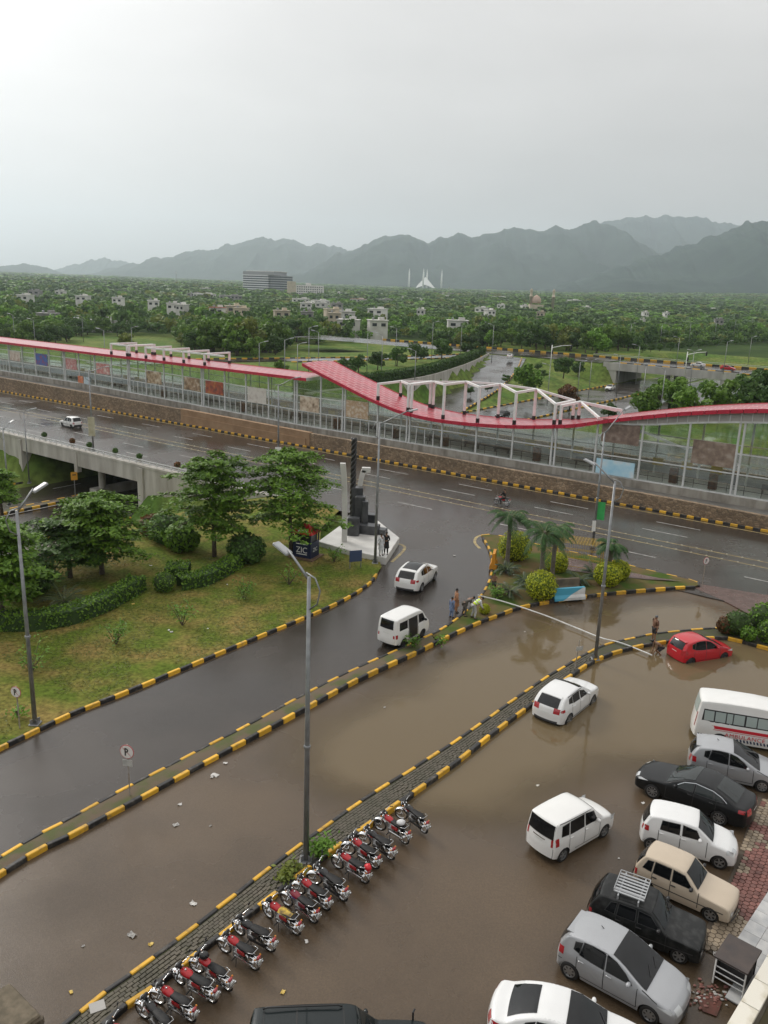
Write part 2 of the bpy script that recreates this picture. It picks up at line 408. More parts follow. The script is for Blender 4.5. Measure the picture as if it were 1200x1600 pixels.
# ---- hills
M_hill = mat('forested hill', (0.009, 0.022, 0.020), .95, (0.028, 0.048, 0.038), .006, 1.0, .02, coords='World', detail=9, spec=.05)
def hill(name, crest, D, wf, wb, seed, amp=.16, z0=28):
    """crest: surveyed skyline; D: distance; a ridge with a long front slope cut by spurs and gullies"""
    cp = np.array(crest, float); xs = np.linspace(cp[0, 0], cp[-1, 0], 300); ys = np.interp(xs, cp[:, 0], cp[:, 1]); ys = ys + (fbm(xs / 16, xs * 0, 5, seed) - .48) * 13.0 + (fbm(xs / 2.2, xs * 0 + 3, 2, seed) - .37) * 1.6
    dd = np.interp(xs, cp[:, 0], np.broadcast_to(D, len(cp)))
    C = np.array([at_y(a, b, c) for a, b, c in zip(xs, ys, dd)])
    T = np.concatenate([np.linspace(0, 1, 46), np.linspace(1, 2, 10)[1:]])
    X = np.zeros((len(T), len(xs))); Y = X.copy(); Z = X.copy()
    for k, t in enumerate(T):
        if t <= 1:
            off = -(1 - t) * wf; h = t ** 1.15
        else: off = (t - 1) * wb; h = (2 - t)
        xx = C[:, 0] * (1 + off / C[:, 1] * .6); yy = C[:, 1] + off
        g = 1 - np.abs(2 * fbm(xx / 520 + 9, yy / 1500, 4, seed) - .95)
        mid = math.sin(math.pi * min(t, 1)) if t <= 1 else math.sin(math.pi * (t - 1))
        zc = np.maximum(C[:, 2] - z0, 1)
        z = z0 + zc * h + zc * amp * 3.4 * mid * (g - .62) + 10 * (fbm(xx / 70, yy / 70, 3, seed + 5) - .45)
        X[k] = xx; Y[k] = yy; Z[k] = z
    Z[0] -= 40; Z[-1] -= 40
    return struct(link(name, grid_mesh(name, X, Y, Z, M_hill)))
hill('hills', [(-160, 436), (-60, 424), (0, 418), (45, 415), (75, 421), (110, 434), (150, 445)], 7600, 900, 900, 3)
hill('hills', [(20, 440), (85, 420), (120, 412), (165, 405), (195, 410), (240, 420), (300, 436)], 10300, 900, 1000, 5)
hill('hills', [(90, 446), (150, 430), (195, 413), (270, 399), (330, 390), (365, 382), (400, 373), (432, 372), (470, 380), (510, 384), (550, 391), (600, 396), (660, 420), (720, 440)], 8600, 1900, 1400, 7)
hill('hills', [(400, 455), (470, 425), (520, 402), (560, 386), (600, 368), (637, 365), (665, 378), (690, 372), (715, 365), (737, 373), (765, 364), (805, 356), (850, 361), (868, 350), (890, 360), (905, 356), (925, 347), (950, 349), (968, 357), (990, 374), (1040, 400), (1120, 430), (1200, 460)], 7000, 1900, 1300, 11, .2)
hill('hills', [(820, 400), (900, 366), (945, 347), (985, 341), (1060, 335), (1090, 336), (1112, 344), (1150, 352), (1220, 356), (1300, 370), (1400, 400)], 9600, 2200, 1200, 13)
hill('hills', [(780, 470), (860, 450), (940, 425), (1000, 408), (1050, 390), (1095, 375), (1150, 353), (1200, 341), (1260, 330), (1330, 345), (1450, 380)], [5200] * 11, 1500, 1500, 17, .2)

# ---- roads
def sheet(name, pts, z, m, parent=None):
    mb = MB(); mb.poly([(p[0], p[1], z) for p in pts]); return mb.build(name, m, parent)
def ribbon(name, line, w, m, parent=None, zoff=0.0, step=None):
    """road sheet along a 3-D line; w width"""
    a = offset_line(line, w / 2); b = offset_line(line, -w / 2); mb = MB()
    mb.grid([[(p.x, p.y, p.z + zoff), (q.x, q.y, q.z + zoff)] for p, q in zip(b, a)]); return mb.build(name, m, parent, True)
main_road = struct(sheet('main_road', [un(-420, 57.0), un(90, 57.0), un(90, 77.9), un(-420, 77.9)], 0.0, M_asph))
sheet('far_carriageway', [un(-420, 97.0), un(90, 97.0), un(90, 118.5), un(-420, 118.5)], 0.0, M_asph, main_road)
_e = MB(); _e.poly([un(-46, 57.0, 0), un(-46, 57.0, -.7), un(90, 57.0, -.7), un(90, 57.0, 0)]); _e.build('road_edge', M_asph, main_road)
KY = MB(); KB = MB()
def kerb_mesh(L, w, h):
    return [MB().bbox((0, 0, h / 2), (L, w, h), .025).mesh('kerb_stone', m) for m in (M_yel, M_blk)]
KM = {}
def kerb(parent, line, L=.8, w=.17, h=.26, z=-.08, side=0, phase=0):
    pts = resample(line, L); key = (L, w, h)
    if key not in KM: KM[key] = kerb_mesh(L - .012, w, h)
    out = []
    for i, (a, b) in enumerate(zip(pts[:-1], pts[1:])):
        d = b - a; c = (a + b) / 2
        o = link('kerb_stone', KM[key][(i + phase) % 2], parent, (c.x + random.uniform(-.012, .012), c.y + random.uniform(-.012, .012), c.z + z + random.uniform(-.015, .01)), (random.uniform(-.03, .03), -math.atan2(d.z, math.hypot(d.x, d.y)) + random.uniform(-.012, .012), math.atan2(d.y, d.x) + random.uniform(-.02, .02)))
        out.append(o)
    return out
def pix(pts, z=0.0): return [at(x, y, z) for x, y in pts]
def flatline(pts, per=5): return smoothline(pts, per)
# flooded car park: the surface dips towards the right
FLOOD = [at(*p) for p in [(470, 1118), (600, 1052), (720, 995), (830, 952), (980, 930), (1095, 926), (1140, 946), (1230, 992), (1420, 1040), (1500, 1200), (1260, 1222), (1130, 1212), (1010, 1212), (940, 1245), (850, 1290), (760, 1312), (690, 1305), (630, 1296), (560, 1290), (470, 1262), (410, 1215), (420, 1155)]]
def flood_sd(X, Y):
    d = seg_dist(X, Y, FLOOD, True); s = np.where(in_poly(X, Y, FLOOD), d, -d)
    return s + 2.6 * (fbm(X / 3.2, Y / 3.2, 4, 3) - .47)
def lot_z(X, Y): return -.30 * sstep(flood_sd(X, Y), -3.5, 9.0) - .02
def lotz(p): return float(lot_z(np.array([p[0]]), np.array([p[1]]))[0])
WATER_Z = -.06
xs = np.arange(-30, 64, .75); ys = np.arange(-6, 62, .75); X, Y = np.meshgrid(xs, ys); Z = lot_z(X, Y)
A0 = [at(*p) for p in [(0, 1355), (100, 1300), (200, 1245), (300, 1192), (400, 1140), (480, 1096), (560, 1053), (640, 1017), (700, 988), (780, 962), (900, 933), (1090, 918)]]
parking = link('parking_lot', grid_mesh('parking_lot', X, Y, Z, M_asph2)); struct(parking)
# side road sheet over the part beyond the first median
side_poly = [Vector((-27, 0, 0)), at(0, 1357), at(100, 1302), at(200, 1247), at(300, 1193), at(400, 1140), at(480, 1096), at(560, 1053), at(640, 1017), at(700, 985), at(752, 945), at(768, 890), at(760, 845), un(-28, 62), un(-46, 62), at(528, 815), at(560, 850), at(600, 884), at(590, 899), at(560, 930), at(500, 961), at(400, 1003), at(300, 1045), at(200, 1087), at(110, 1123), at(0, 1177), Vector((-21.0, 24, 0)), Vector((-28, 12, 0)), Vector((-38, 0, 0))]
side_road = struct(sheet('side_road', side_poly, .006, M_asph))
# the far part of the main road keeps the brick apron between road and flood
M_apron = mat('red brick apron', (0.11, 0.058, 0.045), .45, (0.075, 0.045, 0.036), 1.5, .3, 14, coords='World', rvar=(.2, .5))
_ap = [at(1040, 906), at(1090, 912), at(1200, 930), at(1330, 965), at(1400, 1030), at(1290, 1005), at(1200, 975), at(1130, 938), at(1092, 922)]
apron = struct(MB().prism([tuple(p)[:2] for p in _ap], -.6, .004).build('brick_apron', M_apron, fix=True))

# water: clear at its shallow rim, opaque mud where it is deep
xs = np.arange(-12, 60, .4); ys = np.arange(22, 62, .4); X, Y = np.meshgrid(xs, ys); dep = np.clip(WATER_Z - lot_z(X, Y), -.2, .4)
wm = grid_mesh('flood_water', X, Y, np.full_like(X, WATER_Z), None)
wm.materials.clear()
att = wm.attributes.new('depth', 'FLOAT', 'POINT'); att.data.foreach_set('value', dep.ravel().astype(np.float32))
mw = bpy.data.materials.new('muddy water'); mw.use_nodes = True; nt = mw.node_tree; b = nt.nodes['Principled BSDF']
b.inputs['Base Color'].default_value = (0.132, 0.098, 0.054, 1); b.inputs['Roughness'].default_value = .045; b.inputs['IOR'].default_value = 1.33
an = nt.nodes.new('ShaderNodeAttribute'); an.attribute_name = 'depth'
m_ = nt.nodes.new('ShaderNodeMapRange'); m_.inputs['From Min'].default_value = 0.0; m_.inputs['From Max'].default_value = .13; m_.interpolation_type = 'SMOOTHSTEP'
nt.links.new(an.outputs['Fac'], m_.inputs[0]); nt.links.new(m_.outputs[0], b.inputs['Alpha'])
gp = nt.nodes.new('ShaderNodeNewGeometry'); n1 = nt.nodes.new('ShaderNodeTexNoise'); n1.inputs['Scale'].default_value = 2.4; n1.inputs['Detail'].default_value = 3
nt.links.new(gp.outputs['Position'], n1.inputs['Vector']); bp = nt.nodes.new('ShaderNodeBump'); bp.inputs['Strength'].default_value = .16; bp.inputs['Distance'].default_value = .03
nt.links.new(n1.outputs[0], bp.inputs['Height']); nt.links.new(bp.outputs[0], b.inputs['Normal'])
wm.materials.append(mw)
# keep only the faces near the flood
import bmesh
import mathutils.geometry as mg
bm = bmesh.new(); bm.from_mesh(wm); bm.verts.ensure_lookup_table(); dl = dep.ravel()
bmesh.ops.delete(bm, geom=[f for f in bm.faces if all(dl[v.index] < -.005 for v in f.verts)], context='FACES'); bm.to_mesh(wm); bm.free()
water = struct(link('flood_water', wm))

# ---- medians and islands
M_dirt = mat('median dirt and weeds', (0.115, 0.085, 0.055), .9, (0.075, 0.085, 0.025), 1.1, .6, 25, coords='World', lo=.45, hi=.62)
M_lawn = mat('lawn', (0.092, 0.128, 0.018), .95, (0.200, 0.152, 0.048), .42, .7, 30, coords='World', detail=6, lo=.40, hi=.66, spec=.1, speck=.4, sscale=5)
M_island = mat('island lawn', (0.055, 0.092, 0.018), .95, (0.13, 0.095, 0.045), .5, .7, 30, coords='World', detail=6, lo=.40, hi=.60, spec=.1)
lineA = flatline([Vector((-19.5, 13.5, 0))] + pix([(0, 1345), (100, 1289), (200, 1234), (300, 1182), (400, 1130), (480, 1086), (560, 1046), (640, 1010), (690, 986), (717, 967), (740, 946), (757, 925), (766, 905), (769, 885), (766, 864), (759, 849), (752, 838)]))
lineA2 = flatline(pix([(752, 838), (772, 837), (793, 842), (860, 857), (930, 872), (990, 887), (1040, 899), (1080, 908), (1093, 914), (1090, 919)]))
lineB = flatline([Vector((-19.0, 12.8, 0))] + pix([(0, 1369), (100, 1314), (200, 1260), (300, 1205), (400, 1151), (480, 1107), (560, 1063), (640, 1026), (690, 1001), (740, 978), (780, 962), (820, 949), (900, 935), (980, 926), (1060, 920), (1090, 919)]))
median = struct(empty('median_island'))
def strip_fill(name, la, lb, z, m, parent, sub=5, bulge=.05):
    na_ = 60; A = [Vector(la[int(i * (len(la) - 1) / na_)]) for i in range(na_ + 1)]; B = [Vector(lb[int(i * (len(lb) - 1) / na_)]) for i in range(na_ + 1)]
    rows = []
    for p, q in zip(A, B): rows.append([p.lerp(q, k / sub) + Vector((0, 0, z + bulge * math.sin(math.pi * k / sub))) for k in range(sub + 1)])
    mb = MB(); mb.grid(rows); return mb.build(name, m, parent, True)
# narrow dirt strip up to the planted head
kA = next(i for i, p in enumerate(lineA) if p.y > 45.0); kB = next(i for i, p in enumerate(lineB) if p.y > 44.0)
strip_fill('dirt_bed', lineA[:kA + 1], lineB[:kB + 1], .13, M_dirt, median, 4, .03)
def bed(name, bound, zf, m, parent, step=.9, edge=.12):
    bx = [p.x for p in bound]; by = [p.y for p in bound]
    Xb, Yb = np.meshgrid(np.arange(min(bx), max(bx), step), np.arange(min(by), max(by), step)); kp = in_poly(Xb, Yb, bound); db = seg_dist(Xb, Yb, [tuple(p) for p in bound], True)
    q = [Vector((p.x, p.y)) for p in resample(bound + [bound[0]], step)][:-1]; i_ = [Vector((x, y)) for x, y, k, d in zip(Xb.ravel(), Yb.ravel(), kp.ravel(), db.ravel()) if k and d > step * .5]
    nb_ = len(q); V, _, Fc, _, _, _ = mg.delaunay_2d_cdt(q + i_, [(i, (i + 1) % nb_) for i in range(nb_)], [], 1, 1e-4)
    va_ = np.array([(v.x, v.y) for v in V]); d_ = seg_dist(va_[:, 0], va_[:, 1], [tuple(p) for p in bound], True); z_ = zf(va_[:, 0], va_[:, 1], d_)
    me_ = bpy.data.meshes.new(name); me_.from_pydata([(a, b, c) for (a, b), c in zip(va_, z_)], [], [tuple(f) for f in Fc]); me_.materials.append(m); me_.polygons.foreach_set('use_smooth', [True] * len(me_.polygons))
    return link(name, me_, parent)
bed('planted_bed', lineA[kA:] + lineA2[1:-1] + lineB[kB:][::-1], lambda x, y, d: .12 + .12 * np.clip(d / 2, 0, 1) + .1 * (fbm(x / 2, y / 2, 3, 4) - .45) * np.clip(d, 0, 1), M_island, median)
for o in kerb(median, lineA, .8, .16, .24, -.06) + kerb(median, lineB, .8, .18, .30, -.12, phase=1): pass
kerb(median, lineA2, .8, .14, .2, -.06)
line2A = flatline([Vector((-11.5, 12.5, 0))] + pix([(110, 1598), (200, 1530), (300, 1455), (400, 1376), (480, 1315), (560, 1258), (640, 1207), (720, 1155), (800, 1098), (850, 1063), (880, 1045), (915, 1024), (945, 1010), (980, 1001), (1020, 993), (1060, 988), (1097, 985), (1130, 983), (1180, 980), (1260, 985), (1400, 1010)]))
line2B = flatline([Vector((-10.6, 12.0, 0))] + pix([(165, 1602), (240, 1546), (340, 1469), (420, 1407), (500, 1345), (570, 1295), (640, 1245), (720, 1187), (790, 1132), (860, 1081), (895, 1055), (925, 1036), (960, 1021), (1000, 1011), (1040, 1004), (1085, 999), (1133, 998), (1153, 1002), (1183, 1010), (1240, 1026), (1380, 1070)]))
median2 = struct(empty('paved_median'))
M_paver = mat('grey paver', (0.105, 0.090, 0.066), .7, (0.070, 0.064, 0.042), 2.5, .35, 30, objrand=.22, coords='World')
M_joint = mat('sandy joint', (0.062, 0.055, 0.038), .9, (0.05, 0.06, 0.02), 3, coords='World')
strip_fill('joint_bed', line2A, line2B, .085, M_joint, median2, 3, .0)
kerb(median2, line2A, .85, .15, .24, -.09); kerb(median2, line2B, .85, .17, .30, -.14, phase=1)
# pavers laid along the median
LA = resample(line2A, .22); tot = 0
brick_me = MB().bbox((0, 0, .025), (.208, .108, .05), .008).mesh('brick', M_paver)
bricks = []
Barr = np.array([[p.x, p.y] for p in line2B])
for i in range(len(LA) - 1):
    a = LA[i]; t = (LA[i + 1] - a).normalized(); nrm = Vector((t.y, -t.x, 0))
    if a.y > 43.5 or a.y < 15: continue
    dd = np.hypot(Barr[:, 0] - a.x, Barr[:, 1] - a.y); wdt = dd.min() - .2
    rows_ = int(wdt / .118)
    for k in range(rows_):
        c = a + nrm * (.14 + .059 + k * (wdt / max(rows_, 1))) + t * (.11 * (k % 2)); bricks.append((c, math.atan2(t.y, t.x)))
bricks.sort(key=lambda q: q[0].length)
rb = [q for q in bricks if 0 < proj((q[0].x, q[0].y, .1))[0] < 1200 and proj((q[0].x, q[0].y, .1))[1] < 1605]
near_b = rb[:300]; ids = set(id(q) for q in near_b)
for c, a in near_b: link('brick', brick_me, median2, (c.x, c.y, .075 + random.uniform(-.006, .006)), (random.uniform(-.02, .02), random.uniform(-.02, .02), a + random.uniform(-.03, .03)))
mb = MB()
for q in bricks:
    if id(q) in ids: continue
    c, a = q; mb.bbox((c.x, c.y, .1 + random.uniform(-.006, .006)), (.208, .108, .05), .008, (random.uniform(-.02, .02), random.uniform(-.02, .02), a))
o = mb.build('bricks_laid', M_paver, median2); o['kind'] = 'stuff'

# ---- lawn on the left
lawnK = flatline([Vector((-27, 15, 0)), Vector((-20.5, 25, 0))] + pix([(0, 1172), (110, 1119), (200, 1083), (300, 1041), (400, 999), (500, 957), (545, 935), (575, 915), (590, 897)]))
lawn = struct(empty('lawn'))
kerb(lawn, lawnK, .8, .17, .3, -.1)
u1 = np.arange(-99, -13, 1.2); n1_ = np.arange(4, 58.5, 1.2); Ug2, Ng2 = np.meshgrid(u1, n1_); Xl = Ug2 * UU.x + Ng2 * NN.x; Yl = Ug2 * UU.y + Ng2 * NN.y
bound = lawnK + [at(600, 884), at(555, 868), at(500, 850), at(502, 826), un(-46.0, 57.0), un(-74, 57.0), un(-74, -20), Vector((-60, 10, 0))]
# bank falls towards the sunken road
def lawn_z(X, Y):
    u = X * UU.x + Y * UU.y; n = X * NN.x + Y * NN.y
    return .14 + .25 * (fbm(X / 7, Y / 7, 3, 8) - .45) - 6.2 * sstep(u, -52, -76) * 1.0 + .0 * n
def sstep2(x, a, b): return sstep(-x, -a, -b)
def lawn_z(X, Y):
    u = X * UU.x + Y * UU.y
    return .14 + .22 * (fbm(X / 7, Y / 7, 3, 8) - .47) - 6.2 * np.clip((-u - 53) / 21, 0, 1) ** 1.2
def lawnz(p): return float(lawn_z(np.array([p[0]]), np.array([p[1]]))[0])
bm = bmesh.new(); keep = in_poly(Xl, Yl, bound); Zl = lawn_z(Xl, Yl); dK = seg_dist(Xl, Yl, [tuple(p) for p in bound], True)
# conform the grid: triangulate the boundary ring with interior points
import mathutils.geometry as mg
bp_ = [Vector((p.x, p.y)) for p in resample(bound + [bound[0]], 1.2)]
ip = [Vector((x, y)) for x, y, k, d in zip(Xl.ravel(), Yl.ravel(), keep.ravel(), dK.ravel()) if k and d > .7]
nb = len(bp_); vv, ee, ff, _, _, _ = mg.delaunay_2d_cdt(bp_ + ip, [(i, (i + 1) % nb) for i in range(nb)], [], 1, 1e-4)
vv = [(v.x, v.y) for v in vv]; va = np.array(vv); vz = lawn_z(va[:, 0], va[:, 1]); dk2 = seg_dist(va[:, 0], va[:, 1], [tuple(p) for p in lawnK]); vz = np.where(dk2 < .5, .12, vz)
cen = np.array([[sum(vv[i][0] for i in f) / 3, sum(vv[i][1] for i in f) / 3] for f in ff]); kf = in_poly(cen[:, 0], cen[:, 1], bound)
me = bpy.data.meshes.new('turf'); me.from_pydata([(a, b, c) for (a, b), c in zip(vv, vz)], [], [f for f, k in zip(ff, kf) if k]); me.materials.append(M_lawn)
me.polygons.foreach_set('use_smooth', [True] * len(me.polygons)); link('turf', me, lawn)

# ---- markings on the main road
dash = MB().poly([(-2, -.075, 0), (2, -.075, 0), (2, .075, 0), (-2, .075, 0)]).mesh('lane_dash', M_whp)
for n0, u0, lo, hi in ((74.3, -52.3, -205, 20), (71.1, -52.5, -205, 20), (63.4, -42.0, -205, 20), (60.0, -47.5, -205, -60)):
    k0 = math.ceil((lo - u0) / 10.7)
    for k in range(k0, int((hi - u0) / 10.7) + 1):
        p = un(u0 + 10.7 * k, n0, .005); link('lane_dash', dash, main_road, p, (0, 0, ROADANG))
for n0, m, w in ((68.35, M_ylp, .14), (66.8, M_ylp, .14), (77.2, M_ylp, .16)):
    mb = MB(); mb.poly([un(-230, n0 - w / 2, .004), un(60, n0 - w / 2, .004), un(60, n0 + w / 2, .004), un(-230, n0 + w / 2, .004)]); mb.build('edge_line', m, main_road)
stud = MB().box((0, 0, .03), (.17, .15, .05), taper=.5).mesh('road_stud', mat('stud white', (.42, .38, .27), .5))
for n0 in (68.35, 66.8):
    for k in range(95): link('road_stud', stud, main_road, un(-112 + k * 1.22, n0, .006), (0, 0, ROADANG))
mb = MB()
for ln in ([(605, 848), (625, 850), (632, 858), (612, 878)], [(752, 836), (744, 840), (742, 848), (750, 857)]):
    l = flatline([at(*p, 0.012) for p in ln], 4); a = offset_line(l, .12); b_ = offset_line(l, -.12)
    for i in range(len(l) - 1): mb.poly([a[i], b_[i], b_[i + 1], a[i + 1]])
mb.build('corner_line', M_ylp, side_road)
# kerb under the retaining wall
kerb(main_road, [un(-200, 77.95), un(-8, 77.95)], .66, .2, .22, 0.0)

# ---- the bridge over the sunken road
bridge = tag(empty('road_bridge', un(-86, 57)), 'grey concrete bridge carrying the wet main road over the sunken road', 'bridge')
def place_un(mb, u0, u1, n0, n1, z0, z1):
    c = un((u0 + u1) / 2, (n0 + n1) / 2, (z0 + z1) / 2) - un(-86, 57); mb.box(c, (abs(u1 - u0), abs(n1 - n0), abs(z1 - z0)), (0, 0, ROADANG)); return mb
mb = MB(); place_un(mb, -100, -72.6, 57.0, 118.6, -1.5, -.02); mb.build('deck', M_conc, bridge)
mb = MB(); place_un(mb, -101.5, -98.4, 57.05, 118.6, -7, -1.5); mb.build('abutment', M_conc, bridge)
mb = MB(); place_un(mb, -75.0, -72.2, 57.05, 118.6, -7, -1.5); mb.build('abutment', M_conc, bridge)
def fascia(u0, u1, z0, z1, n0=56.55):
    mb = MB(); place_un(mb, u0 + .015, u1 - .015, n0, 57.02, z0, z1); mb.build('wall_panel', M_conc, bridge)
for a, b_ in ((-182, -160), (-160, -140), (-140, -120), (-120, -109), (-109, -99)): fascia(a, b_, -6.8, -.2)
fascia(-99, -86.8, -1.75, -.2, 56.5); fascia(-86.8, -74.6, -1.95, -.2, 56.5)
mb = MB(); place_un(mb, -87.1, -86.5, 56.4, 57.0, -2.7, -.25); mb.build('joint_rib', M_conc, bridge)
mb = MB(); place_un(mb, -99.2, -98.5, 56.3, 57.0, -6.8, -.3); mb.build('joint_rib', M_conc, bridge)
mb = MB(); place_un(mb, -74.9, -74.0, 56.3, 57.0, -6.8, -.3); mb.build('joint_rib', M_conc, bridge)
for a, b_ in ((-74, -70), (-70, -64), (-64, -56), (-56, -47)): fascia(a, b_, -6.9, -.2)
mb = MB(); place_un(mb, -182, -47, 56.45, 57.25, -.2, .06); mb.build('coping', M_conc, bridge)
for k in range(4):   # round piers on a plinth
    n0 = 60 + k * 9
    mb = MB(); mb.lathe([(.45, -5.2), (.45, -1.5)], 14, un(-86.8, n0) - un(-86, 57)); mb.build('pier', M_conc, bridge, 40)
mb = MB(); place_un(mb, -87.5, -86.1, 58.6, 97, -6.1, -5.2); mb.build('plinth', M_conc, bridge)
M_rail = mat('railing paint', (.62, .63, .62), .5, (.45, .46, .46), 4)
rail = MB(); place_un(rail, -182, -50, 56.75, 56.83, .52, .60); place_un(rail, -182, -50, 56.75, 56.83, .28, .33)
rail.build('railing_bar', M_rail, bridge)
post = MB().box((0, 0, .3), (.07, .07, .56)).mesh('railing_post', M_rail)
for k in range(110): link('railing_post', post, bridge, un(-180 + k * 1.2, 56.79, .06) - un(-86, 57), (0, 0, ROADANG))

# ---- sunken road and its kerbs
sunken = struct(empty('sunken_road'))
def road_un(pts, w, name='carriageway', m=M_asph, zo=0.0): 
    return ribbon(name, resample(smoothline([un(*p) for p in pts], 8), 4.0), w, m, sunken, zo)
road_un([(-86.5, -10, -4), (-86.5, 15, -5.95), (-86.5, 100, -5.95), (-86.5, 150, -5.95)], 24, zo=0.0)
mb = MB()
road_un([(-92, 120, -5.93), (-94, 130, -5.93), (-100, 160, -5.62), (-108, 190, -4.1), (-118.5, 220, -1.9), (-131, 250, -.2), (-136, 262, .05)], 13.2, 'ramp')
road_un([(-84.8, 140, -5.94), (-84.8, 240, -5.94), (-84.8, 300, -5.94), (-80, 330, -5.0), (-70, 360, -3.5)], 14.2)
road_un([(-69.5, 99, -5.93), (-69.5, 300, -5.93), (-65, 330, -4.9), (-55, 360, -3.4)], 14)
road_un([(-230, 261, .06), (-140, 261, .06), (-97.5, 261, .06)], 22, 'cross_street'); road_un([(-56.5, 261, .06), (60, 261, .06), (240, 261, .06)], 22, 'cross_street')
road_un([(-176, 120, .1), (-160, 165, .1), (-143, 205, .1), (-136, 240, .1)], 9, 'frontage_road')
road_un([(-50, 262, .1), (-45, 225, .1), (-46, 190, .1), (-50, 150, .1)], 9, 'slip_road')
kerb(sunken, [un(-98.2, 20, -5.95), un(-98.2, 97, -5.95)], 1.0, .22, .3, -.05)
kerb(sunken, [un(-74.6, 10, -5.95), un(-74.6, 56, -5.95)], 1.0, .22, .3, -.05)
for uu in (-87.4, -86.2): kerb(sunken, [un(uu, 18, -5.95), un(uu, 58.5, -5.95)], 1.0, .22, .3, -.05)
mb = MB(); mb.poly([un(-87.4, 18, -5.75), un(-86.2, 18, -5.75), un(-86.2, 58.6, -5.75), un(-87.4, 58.6, -5.75)]); mb.build('median_bed', M_dirt, sunken)
kerb(sunken, [un(-91.9, 146, -5.94), un(-91.9, 248, -5.94)], 1.6, .3, .32, -.05)
kerb(sunken, [un(-77.2, 110, -5.94), un(-77.2, 248, -5.94)], 1.6, .3, .32, -.05)
kerb(sunken, smoothline([un(-93.4, 160, -5.6), un(-101.4, 190, -4.1), un(-112, 220, -1.9), un(-124, 247, -.2)], 6), 1.6, .3, .3, -.05)
kerb(sunken, [un(-200, 272.5, .06), un(30, 272.5, .06)], 2.2, .35, .6, 0.0)
kerb(sunken, [un(-92, 250.4, .06), un(-56, 250.4, .06)], 2.2, .35, .55, 0.0)
kerb(sunken, [un(-56, 250.4, .06), un(40, 250.4, .06)], 2.0, .35, .35, 0.0)
kerb(sunken, smoothline([un(-152, 166, .1), un(-138.6, 205, .1), un(-131.5, 236, .1)], 6), 1.6, .3, .3)
kerb(sunken, smoothline([un(-172, 150, .1), un(-164.5, 166, .1), un(-147.5, 206, .1), un(-141, 238, .1)], 6), 1.6, .3, .3)
for k in range(7): 
    for uu in (-93, -81): link('lane_dash', dash, sunken, un(uu, 14 + 9 * k, -5.93), (0, 0, ROADANG + math.pi / 2))
for uu in (-87.9, -85.7): 
    mb = MB(); mb.poly([un(uu - .08, 10, -5.935), un(uu + .08, 10, -5.935), un(uu + .08, 98, -5.935), un(uu - .08, 98, -5.935)]); mb.build('edge_line', M_whp, sunken)
# retaining wall of the ramp with its hedge
wl = resample(smoothline([un(-104.5, 118, 0), un(-107, 160, 0), un(-115, 190, 0), un(-125.6, 220, 0), un(-137, 248, 0)], 8), 3.0)
ramp_wall = tag(empty('retaining_wall', wl[0]), 'concrete retaining wall under a clipped hedge beside the curving ramp', 'wall')
for a, b_ in zip(wl[:-1], wl[1:]):
    d = b_ - a; c = (a + b_) / 2; n_ = to_un(c)[1]; z0 = float(zp_(n_)) - .4
    mb = MB(); mb.box((0, 0, (z0 + .35) / 2), (d.length + .02, .4, .35 - z0), (0, 0, math.atan2(d.y, d.x))); mb.build('wall_panel', M_conc, ramp_wall, loc=c - wl[0])
# second bridge
bridge2 = tag(empty('flyover_bridge', un(-77, 250)), 'pale concrete bridge with yellow and black kerb beyond the station roof', 'bridge')
def b2(mb, u0, u1, n0, n1, z0, z1):
    c = un((u0 + u1) / 2, (n0 + n1) / 2, (z0 + z1) / 2) - un(-77, 250); mb.box(c, (u1 - u0, n1 - n0, z1 - z0), (0, 0, ROADANG)); return mb
b2(MB(), -96.5, -57, 250, 273, -1.0, .03).build('deck', M_asph, bridge2)
M_conc2 = mat('pale concrete', (.46, .45, .42), .8, (.33, .32, .30), .5, coords='World', detail=8, stretch=(1, 1, .2))
b2(MB(), -97, -56.5, 249.5, 249.98, -1.9, .35).build('fascia', M_conc2, bridge2)
b2(MB(), -97.5, -92.6, 249.7, 273, -6.4, -1.0).build('abutment', M_conc2, bridge2)
b2(MB(), -61.5, -56.8, 249.7, 273, -6.4, -1.0).build('abutment', M_conc2, bridge2)
for k in range(3): b2(MB(), -77.9, -76.9, 252 + 8 * k, 253 + 8 * k, -6, -1.0).build('pier', M_conc2, bridge2)
rb_ = b2(MB(), -110, -45, 272.9, 273.0, 1.15, 1.25); b2(rb_, -110, -45, 272.9, 273.0, .75, .83); rb_.build('railing', M_rail, bridge2)
# ================================================================== METRO STATION
def zb(u): return float(np.interp(u, [-200, -125, -100, -75, 20], [2.5, 2.45, 1.95, 1.42, 1.5]))
def zw(u): return float(np.interp(u, [-200, -150, -98, -69, -57, -39, -25, -13, 20], [2.5, 2.45, 2.2, 1.85, 1.8, 1.6, 1.5, 1.35, 1.3]))
station = tag(empty('metro_station', un(0, 84), ROADANG), 'long glazed bus station with wavy red roof and white posts beside the main road', 'station')
DEP = 5.2
def loft(name, us, n0, n1, zt, zbt, m, parent=station, step=4.0):
    mb = MB(); rows = []
    for u in us: rows.append([(u, n0, zbt(u)), (u, n0, zt(u)), (u, n1, zt(u)), (u, n1, zbt(u))])
    mb.grid(rows); mb.poly(rows[0]); mb.poly(rows[-1]); return mb.build(name, m, parent, fix=True)
